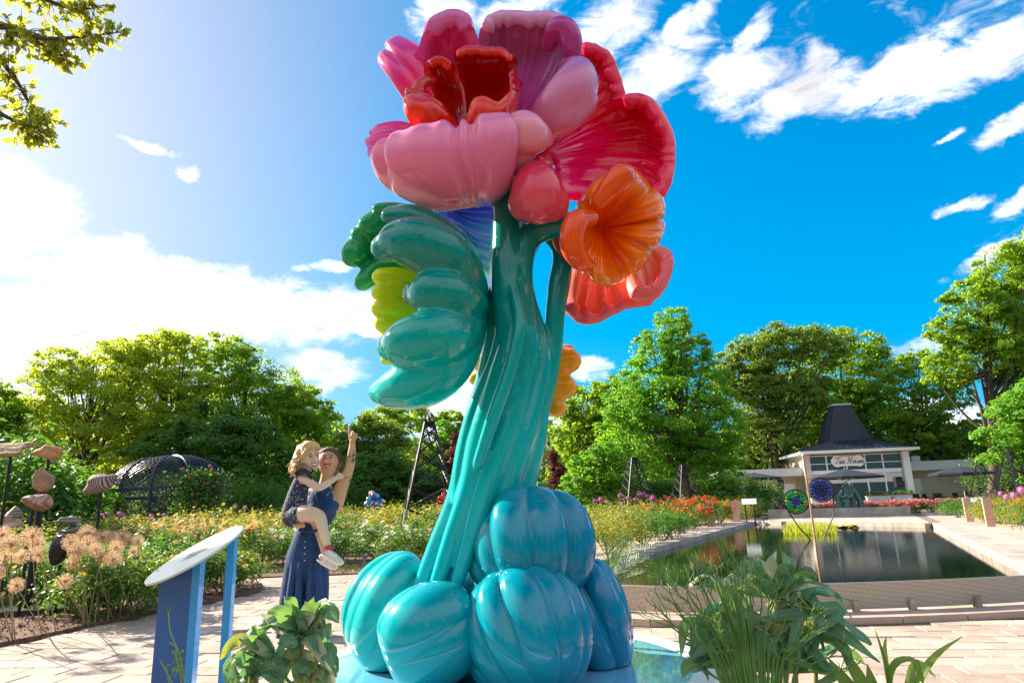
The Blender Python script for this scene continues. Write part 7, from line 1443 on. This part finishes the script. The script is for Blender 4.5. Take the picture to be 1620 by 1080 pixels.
# right: twiggy plant with pencil thin forked stems
TY = 2.45; tw = thing('twiggy_plant', 'twiggy plant of thin forked dark green stems beside the plinth', 'plant', (*at(1195, 1080, TY)[:2], 0)); M_twig = mat('twig_green', (.10, .22, .04), .5, var=.25, vscale=10, trans=.1); M_twig2 = mat('twig_tip', (.22, .34, .06), .5)
mb, mt = MB(), MB()
def fork(p, d, L, r, depth):
    e = p + d * L; q = (p + e) / 2 + rng.normal(0, .05 * L, 3); (mt if depth == 0 and rng.random() < .5 else mb).tube([p, q, e], [r, r * .9, r * .75], 6, 3)
    if depth:
        for k in range(2 if rng.random() < .7 else 3):
            n = d + rng.normal(0, .38, 3) * np.array([1, .8, .7]) + np.array([0, 0, .22]); n /= np.linalg.norm(n); fork(e, n, L * rng.uniform(.62, .9), r * .72, depth - 1)
root = np.array([tw.location[0], TY, 0.])
for (tx, ty) in [(1045, 965), (1075, 930), (1105, 915), (1135, 905), (1160, 900), (1185, 895), (1120, 960), (1090, 985), (1150, 950), (1205, 930), (1240, 985), (1270, 1010), (1310, 1040), (1110, 1015), (1060, 950), (1095, 930), (1120, 930), (1145, 925), (1170, 925), (1130, 985), (1165, 975), (1190, 960), (1215, 970), (1255, 1030), (1080, 1000), (1290, 990), (1100, 900), (1070, 905), (1125, 890), (1150, 880), (1180, 910), (1225, 950), (1140, 1010), (1330, 1060), (1055, 985), (1280, 1040)]:
    e = at(tx, ty, TY + rng.uniform(-.2, .15)); s = at(tx * .45 + 1195 * .55, ty * .3 + 1075 * .7, TY); mb.tube([root, s, s * .4 + e * .6], [.0065, .0048, .0036], 6, 5); d = e - s; d /= np.linalg.norm(d); fork(s * .4 + e * .6, d, .062, .0032, 3)
mb.build('stems', M_twig, tw, smooth=True); stuff(mt.build('tips', M_twig2, tw, smooth=True))
# right: strap leaved plant
SPY = 2.6; sp = thing('strap_leaf_plant', 'plant with long arching strap leaves at the lower right', 'plant', (*at(1425, 1080, SPY)[:2], 0)); M_strap = mat('strap_leaf', (.10, .22, .04), .45, col2=(.20, .32, .05), vscale=5, trans=.3, tcol=(.45, .55, .08))
for pts, w in [([(1420, 1180, 0), (1400, 1060, -.02), (1383, 992, -.05)], 16), ([(1425, 1180, 0), (1412, 1090, -.03), (1420, 1052, -.05), (1448, 1048, -.06), (1462, 1085, -.08)], 22), ([(1430, 1180, 0), (1450, 1090, .0), (1480, 1040, -.02), (1523, 1006, -.04)], 16), ([(1415, 1180, 0), (1360, 1080, .03), (1322, 1010, .05)], 26), ([(1410, 1180, 0), (1345, 1090, -.03), (1310, 1040, -.05)], 24), ([(1428, 1180, 0), (1440, 1090, .05), (1452, 1050, .08), (1480, 1070, .1)], 18), ([(1424, 1180, 0), (1405, 1080, .05), (1398, 1030, .06), (1402, 1005, .06)], 12), ([(1418, 1180, 0), (1385, 1095, -.02), (1372, 1050, -.02)], 20), ([(1432, 1180, 0), (1470, 1110, .02), (1500, 1090, 0), (1530, 1100, 0)], 16)]: big_leaf(sp, pts, w, M_strap, SPY, rng, fold=.5, wave=.01, nseg=14)
# palm between the bulbs and the pool screen
PY_ = 6.0; pl = thing('sago_palm', 'small palm with stiff feathered fronds right behind the blue bulbs', 'plant', (*at(958, 960, PY_)[:2], 0)); M_palm = mat('palm_leaf', (.10, .19, .05), .5, trans=.25, tcol=(.3, .42, .08), island=.3); M_palm2 = mat('palm_leaf_pale', (.42, .46, .30), .5, island=.2)
mb = MB(); mb.tube([(pl.location[0], PY_, -.02), (pl.location[0], PY_, .3)], [.07, .06], 10); mb.build('trunk', M_bark, pl)
for k, (mx, my, tx, ty, m_) in enumerate([(972, 890, 982, 842, M_palm), (985, 895, 1002, 862, M_palm2), (1000, 890, 1038, 857, M_palm2), (962, 885, 952, 848, M_palm), (990, 905, 1025, 885, M_palm), (968, 890, 968, 850, M_palm), (940, 890, 925, 855, M_palm), (985, 915, 1018, 905, M_palm2), (975, 885, 995, 846, M_palm)]):
    P = spl([at(958, 925, PY_), at(mx, my, PY_ + rng.uniform(-.1, .1)), at(tx, ty, PY_ + rng.uniform(-.2, .2))], 22); fr = MB(); fr.tube(P, np.linspace(.008, .002, 22), 5); T = np.gradient(P, axis=0); T /= np.linalg.norm(T, axis=1)[:, None]
    for i in range(3, 22):
        for s in (-1, 1):
            sd = np.cross(T[i], (0, -1, .2)) * s; sd /= np.linalg.norm(sd); L = .11 * math.sin(math.pi * min(1, (i + 2) / 25)) + .02; e = P[i] + (T[i] * .75 + sd * .6 + rng.normal(0, .08, 3)) * L; wv = np.cross(T[i], sd) * .004 + T[i] * .006; fr.add([P[i] - wv, P[i] + wv, e], [(0, 1, 2)])
    fr.build('frond', m_, pl)
# weed in front of the blue sign
wd = thing('weed', 'thin wild weed growing before the blue sign panel', 'plant', (*at(290, 1080, 3.7)[:2], 0)); mb = MB()
for pth in ([(300, 1180), (292, 1080), (282, 1030), (270, 1000), (266, 965)], [(285, 1180), (275, 1090), (262, 1060), (254, 1045)], [(282, 1180), (266, 1070), (262, 1055), (270, 1050)], [(295, 1150), (286, 1070), (280, 1040), (277, 1028)], [(282, 1030), (276, 1020), (268, 1016)]): mb.tube([at(x, y, 3.7) for x, y in pth], .0035, 5, 5)
mb.build('stems', M_twig2, wd, smooth=True); P = np.array([at(rng.uniform(272, 292), rng.uniform(1028, 1070), 3.7 + rng.uniform(-.05, .05)) for _ in range(60)] + [at(266 + rng.uniform(-4, 4), 965 + rng.uniform(-3, 3), 3.7) for _ in range(10)]); V, F = leaves_np(P, rng.normal(0, 1, (70, 3)), .022, .5, .5, rng); link('leaves', np_mesh('leaves', V - np.array(wd.location), F, M_twig2), wd)
# mulch chips and litter on the near bed
n = 5200; pts = []; bx = np.array(BED_A); r2 = np.random.default_rng(9)
while len(pts) < n:
    q = (r2.uniform(-8, -2.2), r2.uniform(5, 11)); 
    if inside(q, BED_A): pts.append((q[0], q[1], .04 + r2.uniform(0, .015)))
V, F = leaves_np(np.array(pts), np.tile([0, 0, 1.], (n, 1)), .05, .35, .4, r2); stuff(link('mulch_chips', np_mesh('mulch_chips', V, F, mat('wood_chip', (.22, .10, .06), .9, island=.6))))
n = 1500; pts = [gr(r2.uniform(330, 660), 902 + r2.normal(0, 3), 0)[:2] for _ in range(n)]; P = np.array([(p[0], p[1], .035) for p in pts]); V, F = leaves_np(P, np.tile([.3, -1, .5], (n, 1)), .06, .25, .5, r2); stuff(link('dry_grass', np_mesh('dry_grass', V, F, mat('dry_grass', (.34, .30, .10), .9, island=.3))))
